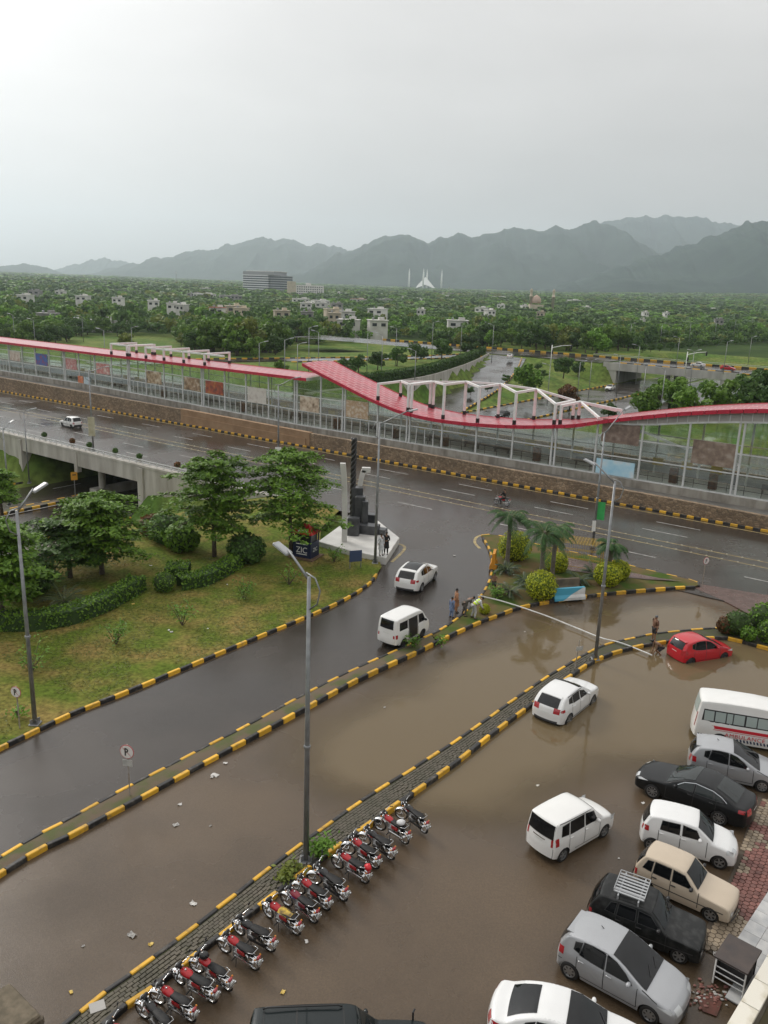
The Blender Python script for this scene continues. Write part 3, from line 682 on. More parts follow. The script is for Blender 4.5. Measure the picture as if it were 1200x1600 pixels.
# bus lane and the rubble retaining wall are things of their own
def stone_mat():
    m = bpy.data.materials.new('rubble stone'); m.use_nodes = True; nt = m.node_tree; b = nt.nodes['Principled BSDF']; b.inputs['Roughness'].default_value = .85
    tcn = nt.nodes.new('ShaderNodeTexCoord'); v = nt.nodes.new('ShaderNodeTexVoronoi'); v.inputs['Scale'].default_value = 3.3
    mpn = nt.nodes.new('ShaderNodeMapping'); mpn.inputs['Scale'].default_value = (1, 1, 1.3); nt.links.new(tcn.outputs['Object'], mpn.inputs[0]); nt.links.new(mpn.outputs[0], v.inputs['Vector'])
    v2 = nt.nodes.new('ShaderNodeTexVoronoi'); v2.feature = 'DISTANCE_TO_EDGE'; v2.inputs['Scale'].default_value = 3.3; nt.links.new(mpn.outputs[0], v2.inputs['Vector'])
    h = nt.nodes.new('ShaderNodeSeparateColor'); nt.links.new(v.outputs['Color'], h.inputs[0])
    r = nt.nodes.new('ShaderNodeValToRGB'); nt.links.new(h.outputs[0], r.inputs[0]); e = r.color_ramp.elements
    e[0].color = (.11, .078, .050, 1); e[1].color = (.21, .155, .10, 1); q = e.new(.5); q.color = (.155, .11, .07, 1)
    n = nt.nodes.new('ShaderNodeTexNoise'); n.inputs['Scale'].default_value = .35; n.inputs['Detail'].default_value = 5; nt.links.new(tcn.outputs['Object'], n.inputs['Vector'])
    mx = nt.nodes.new('ShaderNodeMix'); mx.data_type = 'RGBA'; mx.blend_type = 'MULTIPLY'; mx.inputs[0].default_value = .7; nt.links.new(r.outputs[0], mx.inputs[6]); nt.links.new(n.outputs[0], mx.inputs[7])
    mx3 = nt.nodes.new('ShaderNodeMix'); mx3.data_type = 'RGBA'; mx3.inputs[7].default_value = (.10, .085, .065, 1)
    mr_ = nt.nodes.new('ShaderNodeMapRange'); mr_.inputs['From Min'].default_value = .0; mr_.inputs['From Max'].default_value = .06; mr_.inputs['To Min'].default_value = 1; mr_.inputs['To Max'].default_value = 0
    nt.links.new(v2.outputs['Distance'], mr_.inputs[0]); nt.links.new(mr_.outputs[0], mx3.inputs[0]); 
    g = nt.nodes.new('ShaderNodeHueSaturation'); g.inputs['Value'].default_value = 2.3; nt.links.new(mx.outputs[2], g.inputs['Color']); nt.links.new(g.outputs[0], mx3.inputs[6]); nt.links.new(mx3.outputs[2], b.inputs['Base Color'])
    bp = nt.nodes.new('ShaderNodeBump'); bp.inputs['Strength'].default_value = .9; bp.inputs['Distance'].default_value = .08; nt.links.new(v2.outputs['Distance'], bp.inputs['Height']); nt.links.new(bp.outputs[0], b.inputs['Normal'])
    return m
M_stone = stone_mat()
us_all = [float(u) for u in np.arange(-200, 22, 4.0)]
swall = tag(empty('stone_wall', un(0, 84), ROADANG), 'low brown rubble stone wall along the far kerb of the main road', 'wall')
def wallseg(u0, u1, m, n0=-5.75, dz=0.0): return loft('wall_section', [u0 + (u1 - u0) * k / 6 for k in range(7)], n0, -5.2, lambda u: zw(u) + dz, lambda u: -.3, m, swall)
wallseg(-200, -93.2, M_stone); wallseg(-68.4, -20, M_stone); wallseg(-20, 20, M_stone)
M_tan = mat('tan render', (.33, .215, .125), .85, (.25, .155, .085), .7, .2, 8)
wallseg(-93.2, -68.4, M_tan, -5.85, .1)
loft('ledge', [-92.6, -80, -69.0], -6.0, -5.85, lambda u: zw(u) - .75, lambda u: -.3, M_tan, swall)
M_lane = mat('grey bus lane concrete', (.185, .175, .16), .6, (.125, .12, .11), .35, .2, 20, coords='World', rvar=(.35, .7))
lane = link('bus_lane', None) if False else loft('bus_lane', us_all, -5.25, -.3, lambda u: zb(u) - .8, lambda u: -.6, M_lane, None)
lane.location = un(0, 84); lane.rotation_euler = (0, 0, ROADANG); struct(lane)
lane2 = loft('bus_lane', us_all, DEP + .3, DEP + 7.5, lambda u: zb(u) - .8, lambda u: -.6, M_lane, None)
lane2.location = un(0, 84); lane2.rotation_euler = (0, 0, ROADANG); struct(lane2)
M_plinth = mat('stained plinth concrete', (.36, .335, .29), .85, (.20, .18, .15), 1.4, .2, 10, detail=8, stretch=(1, 1, .3))
loft('plinth', us_all, -.3, DEP + .3, lambda u: zb(u) - .02, lambda u: -.4, M_plinth)
M_floor = mat('station floor', (.55, .55, .52), .35, (.45, .45, .43), .4)
loft('floor', us_all, -.1, DEP + .1, zb, lambda u: zb(u) - .15, M_floor)
# roofs ------------------------------------------------------------
def roof_mat():
    m = bpy.data.materials.new('red roof panels'); m.use_nodes = True; nt = m.node_tree; b = nt.nodes['Principled BSDF']
    tcn = nt.nodes.new('ShaderNodeTexCoord'); br = nt.nodes.new('ShaderNodeTexBrick'); br.offset = .5
    br.inputs['Color1'].default_value = (.46, .016, .045, 1); br.inputs['Color2'].default_value = (.34, .014, .036, 1); br.inputs['Mortar'].default_value = (.58, .30, .31, 1)
    br.inputs['Scale'].default_value = 1.0; br.inputs['Mortar Size'].default_value = .05; br.inputs['Mortar Smooth'].default_value = .2; br.inputs['Brick Width'].default_value = 1.15; br.inputs['Row Height'].default_value = .8
    nt.links.new(tcn.outputs['Object'], br.inputs['Vector']); nt.links.new(br.outputs['Color'], b.inputs['Base Color']); b.inputs['Roughness'].default_value = .32
    b.inputs['Coat Weight'].default_value = .35; b.inputs['Coat Roughness'].default_value = .12
    return m
M_roof = roof_mat(); M_red = mat('red fascia', (.52, .020, .055), .4, (.42, .018, .045), 1.2)
R1 = lambda u: 7.72
R2u = [-74.6, -71, -67.3, -64, -61, -58.5, -56, -53.5, -51.3, -47, -42.7, -39, -35, -31.5, -28, -23, -16, -8, 4, 20]
R2z = [9.75, 8.60, 7.50, 6.50, 5.72, 5.18, 4.90, 4.74, 4.72, 4.86, 5.18, 5.62, 6.25, 7.15, 7.95, 8.98, 10.02, 10.6, 10.8, 10.6]
def cr(u):
    """smooth curve through the measured eave heights"""
    i = max(0, min(len(R2u) - 2, int(np.searchsorted(R2u, u)) - 1)); x0, x1 = R2u[i], R2u[i + 1]; t = (u - x0) / (x1 - x0)
    m0 = (R2z[i + 1] - R2z[max(i - 1, 0)]) / (R2u[i + 1] - R2u[max(i - 1, 0)]); m1 = (R2z[min(i + 2, len(R2z) - 1)] - R2z[i]) / (R2u[min(i + 2, len(R2z) - 1)] - R2u[i]); h = x1 - x0
    return (2 * t**3 - 3 * t * t + 1) * R2z[i] + (t**3 - 2 * t * t + t) * h * m0 + (-2 * t**3 + 3 * t * t) * R2z[i + 1] + (t**3 - t * t) * h * m1
def make_roof(u0, u1, zf, step):
    us = np.arange(u0, u1 + .01, step); rows = []; low = []
    for u in us:
        z = zf(u); rows.append([(u, y, z + .30 + .16 * math.sin(math.pi * k / 6)) for k, y in enumerate(np.linspace(-.65, DEP + .75, 7))])
        low.append([(u, y, z + .02) for y in np.linspace(-.62, DEP + .72, 3)])
    mb = MB(); mb.grid(rows); r = mb.build('roof', M_roof, station, True)
    mb = MB(); mb.grid(low); mb.build('soffit', mat('soffit grey', (.72, .72, .70), .6), station, True)
    for y0, y1 in ((-.72, -.63), (DEP + .73, DEP + .82)):
        k = 0
        while k < len(us) - 1:                                     # fascia panels with small gaps
            e = min(k + max(1, int(round(1.2 / step))), len(us) - 1); a, b_ = us[k] + .03, us[e] - .03
            mb = MB(); za, zc = zf(a), zf(b_); dz = .04
            vs = [(a, y0, za - dz), (b_, y0, zc - dz), (b_, y1, zc - dz), (a, y1, za - dz), (a, y0, za + .36), (b_, y0, zc + .36), (b_, y1, zc + .36), (a, y1, za + .36)]
            if y0 < 0 or True:
                mb.add(vs, [(0, 3, 2, 1), (4, 5, 6, 7), (0, 1, 5, 4), (1, 2, 6, 5), (2, 3, 7, 6), (3, 0, 4, 7)]); 
                if y0 < 0: mb.build('fascia_panel', M_red, station)
            k = e
        if y0 > 0:
            mb = MB(); mb.grid([[(u, y0, zf(u)), (u, y0, zf(u) + .36), (u, y1, zf(u) + .36), (u, y1, zf(u))] for u in us]); mb.build('rear_fascia', M_red, station)
    for u in (us[0], us[-1]):
        mb = MB(); mb.box((u, DEP / 2 + .05, zf(u) + .19), (.08, DEP + 1.4, .4)); mb.build('end_fascia', M_white if u == us[0] else M_white, station)
    return r
make_roof(-190, -72.6, R1, 1.2); make_roof(-74.4, 16.0, cr, .6)
# posts, rails, panes ---------------------------------------------------
POSTS = [-148.3 - 4.45 * k for k in range(9, 0, -1)] + [-148.3, -143.8, -139.5, -135.1, -130.5, -126.2, -121.7, -117.1, -112.6, -108.2, -103.8, -99.4, -94.9, -90.1, -85.7, -81.2, -76.0, -71.5, -67.5, -61.9, -57.1, -52.1, -47.3, -42.5, -37.4, -32.5, -27.6, -22.9, -18.0, -13.1, -8.2, -3.3, 1.6, 6.5, 11.4]
DOUBLE = {-130.5, -112.6, -94.9, -76.0, -67.5, -57.1, -37.4, -18.0}
def roofz(u): return R1(u) if u < -73.0 else cr(u)
def infill(u): return float(np.interp(u, [-32, -30, -27.6, -16, -8], [0, .25, .72, 1.0, 1.05]))
def headz(u): return roofz(u) - infill(u)
M_glass = bpy.data.materials.new('station glass'); M_glass.use_nodes = True; nt = M_glass.node_tree; nt.nodes.clear()
_o = nt.nodes.new('ShaderNodeOutputMaterial'); _t = nt.nodes.new('ShaderNodeBsdfTransparent'); _t.inputs[0].default_value = (.95, .975, .96, 1)
_g = nt.nodes.new('ShaderNodeBsdfGlossy'); _g.inputs['Roughness'].default_value = .04; _g.inputs['Color'].default_value = (.9, .95, .93, 1)
_f = nt.nodes.new('ShaderNodeLayerWeight'); _f.inputs['Blend'].default_value = .12
_mx = nt.nodes.new('ShaderNodeMixShader'); _mm = nt.nodes.new('ShaderNodeMath'); _mm.operation = 'MULTIPLY_ADD'; _mm.inputs[1].default_value = .40; _mm.inputs[2].default_value = .13
nt.links.new(_f.outputs['Facing'], _mm.inputs[0]); nt.links.new(_mm.outputs[0], _mx.inputs[0]); nt.links.new(_t.outputs[0], _mx.inputs[1]); nt.links.new(_g.outputs[0], _mx.inputs[2]); nt.links.new(_mx.outputs[0], _o.inputs[0])
M_wsteel = mat('white steel', (.66, .67, .66), .45, (.54, .55, .54), 1.2)
for u in POSTS:
    hz = (roofz(u) if infill(u) < .05 else headz(u)); zbu = zb(u)
    for du in ((-.22, .22) if u in DOUBLE else (0,)):
        MB().bbox((u + du, -.05, (zbu + hz) / 2), (.2, .2, hz - zbu), .03).build('post', M_wsteel, station)
    MB().bbox((u, DEP + .05, (zbu + hz) / 2), (.2, .2, hz - zbu), .03).build('post', M_wsteel, station)
def bar(name, u0, z0, u1, z1, y, w, m=M_wsteel):
    L = math.hypot(u1 - u0, z1 - z0); mb = MB(); mb.box(((u0 + u1) / 2, y, (z0 + z1) / 2), (L, w, w), (0, -math.atan2(z1 - z0, u1 - u0), 0)); return mb.build(name, m, station)
def pane(name, u0, u1, y, zl, zh, m, t=.02):
    a, b_ = u0 + .12, u1 - .12; mb = MB(); vs = []
    for yy in (y - t / 2, y + t / 2): vs += [(a, yy, zl(a)), (b_, yy, zl(b_)), (b_, yy, zh(b_)), (a, yy, zh(a))]
    mb.add(vs, [(0, 1, 2, 3), (7, 6, 5, 4), (0, 4, 5, 1), (1, 5, 6, 2), (2, 6, 7, 3), (3, 7, 4, 0)]); return mb.build(name, m, station)
M_para = mat('parapet grey', (.40, .41, .41), .6, (.30, .31, .31), .8)
for i, (a, b_) in enumerate(zip(POSTS[:-1], POSTS[1:])):
    left = a < -62
    mids = [2.05, 4.1] if a < -60 else [2.2, 4.2]
    bar('sill_rail', a, zb(a) + .06, b_, zb(b_) + .06, -.05, .14)
    lev = [.12]
    for h in mids:
        if min(headz(a), headz(b_)) - max(zb(a), zb(b_)) > h + .8: bar('mid_rail', a, zb(a) + h, b_, zb(b_) + h, -.05, .11); bar('mid_rail', a, zb(a) + h, b_, zb(b_) + h, DEP + .05, .11); lev.append(h)
    for k, h in enumerate(lev):
        lo = (lambda u, h=h: zb(u) + h)
        hi = (lambda u, h=lev[k + 1]: zb(u) + h) if k + 1 < len(lev) else (lambda u: headz(u) - .02)
        pane('glass_pane', a, b_, -.05, lo, hi, M_glass); pane('glass_pane', a, b_, DEP + .05, lo, hi, M_glass)
    if a < -56 and a > -113 or a < -150:
        for k in range(1, 4):                                       # platform doors
            uu = a + (b_ - a) * k / 4; MB().box((uu, -.05, zb(uu) + 1.0), (.09, .08, 2.0)).build('door_post', M_wsteel, station)
    MB().box(((a + b_) / 2, DEP - .1, zb((a + b_) / 2) + .5), (b_ - a - .25, .08, .95)).build('parapet_panel', M_para, station)
    # inner guard rail
    r = MB(); zz = (zb(a) + zb(b_)) / 2
    for h in (.5, 1.0): r.box(((a + b_) / 2, .75, zz + h), (b_ - a, .05, .05))
    for k in range(3): r.box((a + (b_ - a) * (k + .5) / 3, .75, zz + .5), (.05, .05, 1.0))
    r.build('guard_rail', mat('dark rail', (.06, .06, .065), .5), station)
# infill under the high roof
ius = [float(u) for u in np.arange(-31, 16, .6)]
mb = MB(); mb.grid([[(u, -.22, headz(u)), (u, -.22, cr(u))] for u in ius]); mb.build('infill_panel', mat('infill grey', (.40, .38, .36), .7, (.33, .31, .29), .6), station, True)
for k, u in enumerate(np.arange(-30.2, 15.5, 1.0)):
    u = float(u); z0, z1 = headz(u), cr(u)
    if z1 - z0 > .2: MB().box((u, -.26, (z0 + z1) / 2), (.07, .08, z1 - z0)).build('rib', M_wsteel, station)
for a, b_ in zip(ius[:-1:4], ius[4::4]): bar('head_beam', a, headz(a), b_, headz(b_), -.16, .18)
bar('brace', -29.5, 7.1, -22.9, 5.4, .1, .2); bar('brace', -18, 4.6, -11, 4.0, .1, .2)
# portal frames over the roof -------------------------------------------------
M_frame = mat('frame white', (.80, .80, .79), .35, (.70, .70, .69), 1.5)
def portal(u, top, zroof, link_to=None):
    f = adopt(empty('portal_frame'), station); f.location = (u, 0, 0)
    for y in (0.0, DEP - .2):
        MB().bbox((0, y, (zroof + .55 + top) / 2), (.28, .28, top - zroof - .55), .02).build('upright', M_frame, f)
        MB().bbox((0, y, zroof + .2), (.34, .34, .72), .02).build('foot', M_black, f)
    MB().bbox((0, DEP / 2 - .1, top), (.27, DEP + .1, .27), .02).build('cross_beam', M_frame, f)
    if link_to:
        du, t2 = link_to; mb = MB(); mb.tube([(0.05, DEP - .2, top), (du, 0, t2)], .17, 4); mb.build('diagonal_beam', M_frame, f); mb = MB(); mb.tube([(0, DEP - .2, top), (du, DEP - .2, t2 if du > 0 and t2 > 8 else t2 + .3)], .17, 4); mb.build('rear_beam', M_frame, f)
RF = [(-62.0, 8.34), (-57.3, 8.74), (-56.8, 8.76), (-52.1, 9.2), (-47.3, 9.35), (-42.5, 9.2), (-37.6, 8.4), (-36.9, 8.3)]
for i, (u, t) in enumerate(RF):
    nx = RF[i + 1] if i + 1 < len(RF) else (-32.5, 7.5)
    portal(u, t, cr(u) + .3, (nx[0] - u, nx[1]) if abs(nx[0] - u) > 1 else None)
mb = MB(); mb.tube([(-36.9, DEP - .2, 8.3), (-31.9, DEP - .2, 7.9)], .2, 4); mb.tube([(-31.9, DEP - .2, 7.1), (-31.9, DEP - .2, 7.9)], .15, 4); mb.build('end_beam', M_frame, station)
for u in (-117.0, -112.8, -112.2, -108.1, -103.7, -99.1, -94.4): portal(u, 9.75, 8.0, None)
for u in (-117.0, -108.1, -103.7, -99.1, -94.4):
    mb = MB(); mb.tube([(u + .1, 0, 9.75), (u + 4.2, 0, 9.75)], .17, 4); mb.build('front_beam', M_frame, station)
# things seen behind the glass ----------------------------------------------------
def mural(u0, u1, h0, h1, c1, c2, c3, y=-.1, sc=1.6, seed=0):
    m = bpy.data.materials.new('mural print'); m.use_nodes = True; nt = m.node_tree; b = nt.nodes['Principled BSDF']; b.inputs['Roughness'].default_value = .4
    tcn = nt.nodes.new('ShaderNodeTexCoord'); n = nt.nodes.new('ShaderNodeTexNoise'); n.noise_dimensions = '4D'; n.inputs['W'].default_value = seed; n.inputs['Scale'].default_value = sc; n.inputs['Detail'].default_value = 5; nt.links.new(tcn.outputs['Object'], n.inputs['Vector'])
    r = nt.nodes.new('ShaderNodeValToRGB'); e = r.color_ramp.elements; e[0].position = .30; e[1].position = .70; e[0].color = (*c1, 1); e[1].color = (*c3, 1); q = e.new(.5); q.color = (*c2, 1)
    hv = nt.nodes.new('ShaderNodeHueSaturation'); hv.inputs['Value'].default_value = 1.1; nt.links.new(n.outputs[0], r.inputs[0]); nt.links.new(r.outputs[0], hv.inputs['Color']); nt.links.new(hv.outputs[0], b.inputs['Base Color'])
    z = zb((u0 + u1) / 2); MB().box(((u0 + u1) / 2, y, z + (h0 + h1) / 2), (u1 - u0, .06, h1 - h0)).build('mural_board', m, station)
BR = (.16, .12, .09); CRM = (.62, .56, .46); DK = (.06, .05, .045)
mural(-147.9, -144.4, 2.3, 4.0, (.65, .6, .55), (.5, .42, .36), (.3, .16, .12), seed=1)
mural(-139.2, -135.6, 2.2, 4.2, (.06, .14, .42), (.05, .10, .32), (.35, .06, .05), seed=2)
mural(-130.0, -126.8, 2.2, 4.0, (.55, .5, .48), (.40, .12, .12), (.6, .55, .5), seed=3, sc=1.6)
mural(-121.2, -117.6, 2.3, 4.0, (.6, .5, .45), (.45, .15, .14), (.6, .5, .45), seed=4)
mural(-108, -104.4, 2.2, 4.1, DK, (.35, .25, .15), CRM, seed=5)
mural(-99, -95.5, 2.2, 4.1, CRM, (.30, .2, .12), (.12, .08, .05), seed=6)
mural(-94.2, -90.4, 2.2, 4.1, (.10, .05, .04), (.32, .07, .04), (.42, .22, .06), seed=7)
mural(-85.3, -81.6, 2.0, 4.2, (.50, .48, .44), (.58, .55, .50), (.42, .38, .34), seed=8)
mural(-75.2, -71.8, 2.1, 4.1, CRM, (.5, .4, .3), (.15, .10, .06), seed=9)
mural(-67.1, -63.4, 2.2, 4.4, (.6, .55, .48), (.4, .27, .16), CRM, seed=10)
mural(-32.0, -27.9, 3.6, 6.1, (.12, .085, .07), (.22, .16, .13), (.34, .28, .24), seed=11, sc=1.8)
mural(-22.4, -18.3, 2.7, 5.1, (.14, .10, .08), (.24, .18, .14), (.36, .30, .25), seed=12, sc=1.8)
mural(-32.2, -28.0, .15, 1.75, (.30, .55, .70), (.45, .65, .75), (.62, .66, .68), y=-.2, seed=13, sc=.8)
mural(-126.5, -125.0, .1, 1.3, (.62, .42, .10), (.5, .10, .05), (.6, .5, .3), y=-.2, seed=14, sc=1.5)
mural(-124.8, -123.2, .1, 1.3, (.55, .6, .62), (.4, .5, .55), (.6, .6, .6), y=-.2, seed=15, sc=1.5)
M_sign = mat('yellow sign board', (.50, .36, .07), .5, (.40, .28, .06), 2)
sg = MB().box((0, 0, 0), (1.15, .06, .8)).mesh('sign_board', M_sign)
for k, u in enumerate(np.arange(-145, 0, 3.1)):
    if (k * 7) % 5 in (0, 1, 3): link('sign_board', sg, station, (float(u), DEP - .3, zb(float(u)) + 1.35))
M_mach = mat('kiosk dark', (.07, .05, .05), .5, (.15, .06, .04), 3)
for u in (-60.2, -52.6, -40.1, -24.4, -20.4, -70, -88, -106): MB().bbox((u, 1.6, zb(u) + .8), (.8, .6, 1.6), .05).build('ticket_machine', M_mach, station)
bn = MB(); bn.box((0, 0, .42), (2.2, .45, .06)); bn.box((0, .2, .7), (2.2, .05, .45))
for x in (-.9, .9): bn.box((x, 0, .2), (.06, .4, .4))
bn = bn.mesh('bench', mat('bench steel', (.15, .15, .16), .4, metal=.5))
for u in (-55, -49.7, -45.5, -35, -65, -79, -98, -120, -133, -15): link('bench', bn, station, (u, 3.2, zb(u)))

fw_ = loft('stone_wall', us_all, DEP + 7.6, DEP + 8.0, lambda u: zw(u), lambda u: -.3, M_stone, None); fw_.location = un(0, 84); fw_.rotation_euler = (0, 0, ROADANG); tag(fw_, 'rubble stone wall on the far side of the station bus lane', 'wall')
# ================================================================== TREES, HEDGES, FAR BUILDINGS
def quads(P, Nr, size, asp=1.0, jit=.6, g=None):
    """leaf faces at P facing about Nr"""
    g = g or rng; k = len(P); Nr = Nr + g.normal(0, jit, (k, 3)); Nr /= np.linalg.norm(Nr, axis=1)[:, None] + 1e-9
    a = g.normal(0, 1, (k, 3)); t = np.cross(Nr, a); t /= np.linalg.norm(t, axis=1)[:, None] + 1e-9; b = np.cross(Nr, t)
    s = (np.asarray(size) * g.uniform(.6, 1.3, k))[:, None] * .5
    v = np.stack([P - t * s - b * s * asp * .4, P + t * s * .3 - b * s * asp, P + t * s + b * s * asp * .4, P - t * s * .3 + b * s * asp], 1).reshape(-1, 3)
    return v, np.arange(4 * k).reshape(-1, 4)
def crown_pts(n, rx, rz, lobes, g, zc):
    """points on the skins of a heap of lobes, with gaps between them"""
    L = []
    for i in range(lobes):
        a = g.uniform(0, 2 * math.pi); q = math.sqrt(g.uniform(.02, 1)); h = g.uniform(-.65, .75)
        rr = rx * g.uniform(.30, .46) * (1.05 - .35 * max(h, 0)); f = math.sqrt(max(.1, 1 - h * h)) * .78
        L.append((rx * q * f * math.cos(a), rx * q * f * math.sin(a), zc + rz * h * .85, rr))
    L = np.array(L); w = L[:, 3] ** 2; pick = g.choice(len(L), n, p=w / w.sum())
    d = g.normal(0, 1, (n, 3)); d[:, 2] = d[:, 2] * .9 + .25; d /= np.linalg.norm(d, axis=1)[:, None]
    r = L[pick, 3] * g.uniform(.72, 1.05, n)
    P = L[pick, :3] + d * r[:, None] * np.array([1, 1, .8])
    return P, d, L
def crown_mesh(name, m, n, rx, rz, lobes, leaf, seed, zc):
    g = np.random.default_rng(seed); P, d, L = crown_pts(n, rx, rz, lobes, g, zc)
    v, f = quads(P, d, leaf, .9, .55, g); return np_mesh(name, v, f, m)
def trunk_mesh(h, r, seed, fork=True):
    g = random.Random(seed); mb = MB(); b = (g.uniform(-.2, .2), g.uniform(-.2, .2))
    mb.tube([(0, 0, -.3), (b[0] * .5, b[1] * .5, h * .5), (b[0], b[1], h)], [r * 1.3, r, r * .7], 7)
    if fork:
        for k in range(5):
            a = k * 1.3 + g.uniform(0, 1); e = h * g.uniform(.5, .9); mb.tube([(b[0] * .8, b[1] * .8, h * .8), (b[0] + e * .35 * math.cos(a), b[1] + e * .35 * math.sin(a), h + e * .35), (b[0] + e * .55 * math.cos(a), b[1] + e * .55 * math.sin(a), h + e * .8)], [r * .6, r * .4, r * .15], 5)
    return mb.mesh('trunk', M_bark, True)
CROWNS = []
for i in range(9):
    m = [M_leaf, M_leafd, M_leaf, M_leafb, M_leafd, M_leafy, M_leaf, M_leafd, M_leaf][i]
    CROWNS.append((crown_mesh('crown', m, 1600, 3.7, 3.5, 11 + i % 4, .62, 100 + i, 4.1), trunk_mesh(2.6, .2, i), i))
def tree(p, s, var, label, cat='tree', group=None, sz=1.0, name='tree'):
    cm, tm, _ = CROWNS[var]; t = empty(name, p, random.uniform(0, 6.28)); t.scale = (s, s, s * sz)
    link('crown', cm, t); link('trunk', tm, t); tag(t, label, cat, group); return t
# ---- the woodland beyond the station
XB = [(-100, 545), (0, 545), (100, 540), (118, 526), (270, 526), (290, 550), (350, 556), (430, 556), (455, 540), (540, 536), (560, 536), (600, 528), (655, 530), (680, 546), (780, 553), (800, 552), (880, 553), (960, 552), (1000, 546), (1100, 541), (1300, 534)]
xb = np.array([a for a, _ in XB]); yb = np.array([b for _, b in XB])
cand = []; Yc = 205.0; g = np.random.default_rng(5)
while Yc < 620:
    sp = 6.0 + Yc * .007; w = Yc * .56; k = int(2 * w / sp)
    for i in range(k):
        x = -w + 2 * w * (i + g.uniform(.1, .9)) / k; y = Yc + g.uniform(-.45, .45) * sp
        z = float(ground_z(x, y)); px, py, _ = proj((x, y, z))
        if not -60 < px < 1260 or py > np.interp(px, xb, yb): continue
        u, n = to_un((x, y))
        if -108 < u < -52 and n < 292 or (240 < n < 284 and u > -200) or abs(u - float(up_(n))) < 10 and n < 262: continue
        cand.append((x, y, z))
    Yc += sp * .82
cand.sort(key=lambda c: c[1])
lab = ['leafy green tree in the woodland beyond the station', 'dark leafed tree in the woodland beyond the station', 'leafy green tree in the woodland beyond the station', 'bright green tree in the woodland beyond the station', 'dark leafed tree in the woodland beyond the station', 'yellow green tree in the woodland beyond the station', 'leafy green tree in the woodland beyond the station', 'dark leafed tree in the woodland beyond the station', 'leafy green tree in the woodland beyond the station']
ZONE = ['behind the far left roof', 'behind the small meadow', 'behind the left roof frames', 'left of the office block', 'below the office block', 'behind the high red gable', 'below the tent mosque', 'above the ramp hedge', 'below the domed mosque', 'left of the far bridge', 'above the far bridge', 'above the far right embankment']
far_pts = []; nt_ = 0; g = np.random.default_rng(6)
for c in cand:
    px, py, _ = proj(c)
    s = g.uniform(.75, 1.3) * (1.1 if px > 700 else (1.25 if 300 < px < 560 else 1.0))
    b = fbm(np.array([c[0] / 60]), np.array([c[1] / 60]), 2, 2)[0]
    var = int(g.choice(9, p=[.15, .08, .15, .17, .07, .11, .12, .05, .10])) if b > .34 or 300 < px < 600 else int(g.choice([1, 4, 7, 0, 2]))
    if nt_ < 285:
        v = var; tree((c[0], c[1], c[2] - .2), s, v, lab[v].replace('in the woodland beyond the station', 'of the wood ' + ZONE[max(0, min(11, int(px // 100)))]), group='woodland trees ' + ZONE[max(0, min(11, int(px // 100)))]); nt_ += 1
    else: far_pts.append((*c, s))
# everything farther off reads as one mass
g = np.random.default_rng(9); Yc = 640.0
while Yc < 5600:
    sp = 9 + Yc * .0105; w = Yc * .56; k = int(2 * w / sp)
    for i in range(k):
        x = -w + 2 * w * (i + g.uniform(0, 1)) / k; y = Yc + g.uniform(-.5, .5) * sp
        z_ = float(ground_z(x, y)); s_ = sp * .125 * g.uniform(.75, 1.3); far_pts.append((x, y, z_, s_))
    Yc += sp * 1.15
VS = []; FS = []; o_ = 0; MI = []
base = []
for i in range(6):
    gg = np.random.default_rng(300 + i); P, d, L = crown_pts(62, 3.8, 3.2, 7, gg, 3.9); base.append(quads(P, d, 2.4, .9, .5, gg))
    P, d, L = crown_pts(170, 3.8, 3.2, 9, gg, 3.9); base.append(quads(P, d, 1.35, .9, .5, gg))
for (x, y, z, s) in far_pts:
    i = int(g.integers(6)) * 2 + (1 if y < 900 else 0); v, f = base[i]; a = g.uniform(0, 6.28); ca, sa = math.cos(a), math.sin(a)
    hz_ = (min(s, 1.3) if y < 620 else 1.05) * g.uniform(.65, 1.35)
    vv_ = np.stack([(v[:, 0] * ca - v[:, 1] * sa) * s + x, (v[:, 0] * sa + v[:, 1] * ca) * s + y, v[:, 2] * hz_ + z], 1)
    VS.append(vv_); FS.append(f + o_); o_ += len(v); MI.append(np.full(len(f), int(g.choice(5, p=[.3, .32, .16, .14, .08]))))
wood = link('distant_woodland', np_mesh('distant_woodland', np.concatenate(VS), np.concatenate(FS), [M_leaff, M_leafd, M_leaf, M_leafb, M_leafy], mi=np.concatenate(MI)))
tag(wood, 'dense green tree canopy stretching to the foot of the hills', 'woodland', kind='stuff')

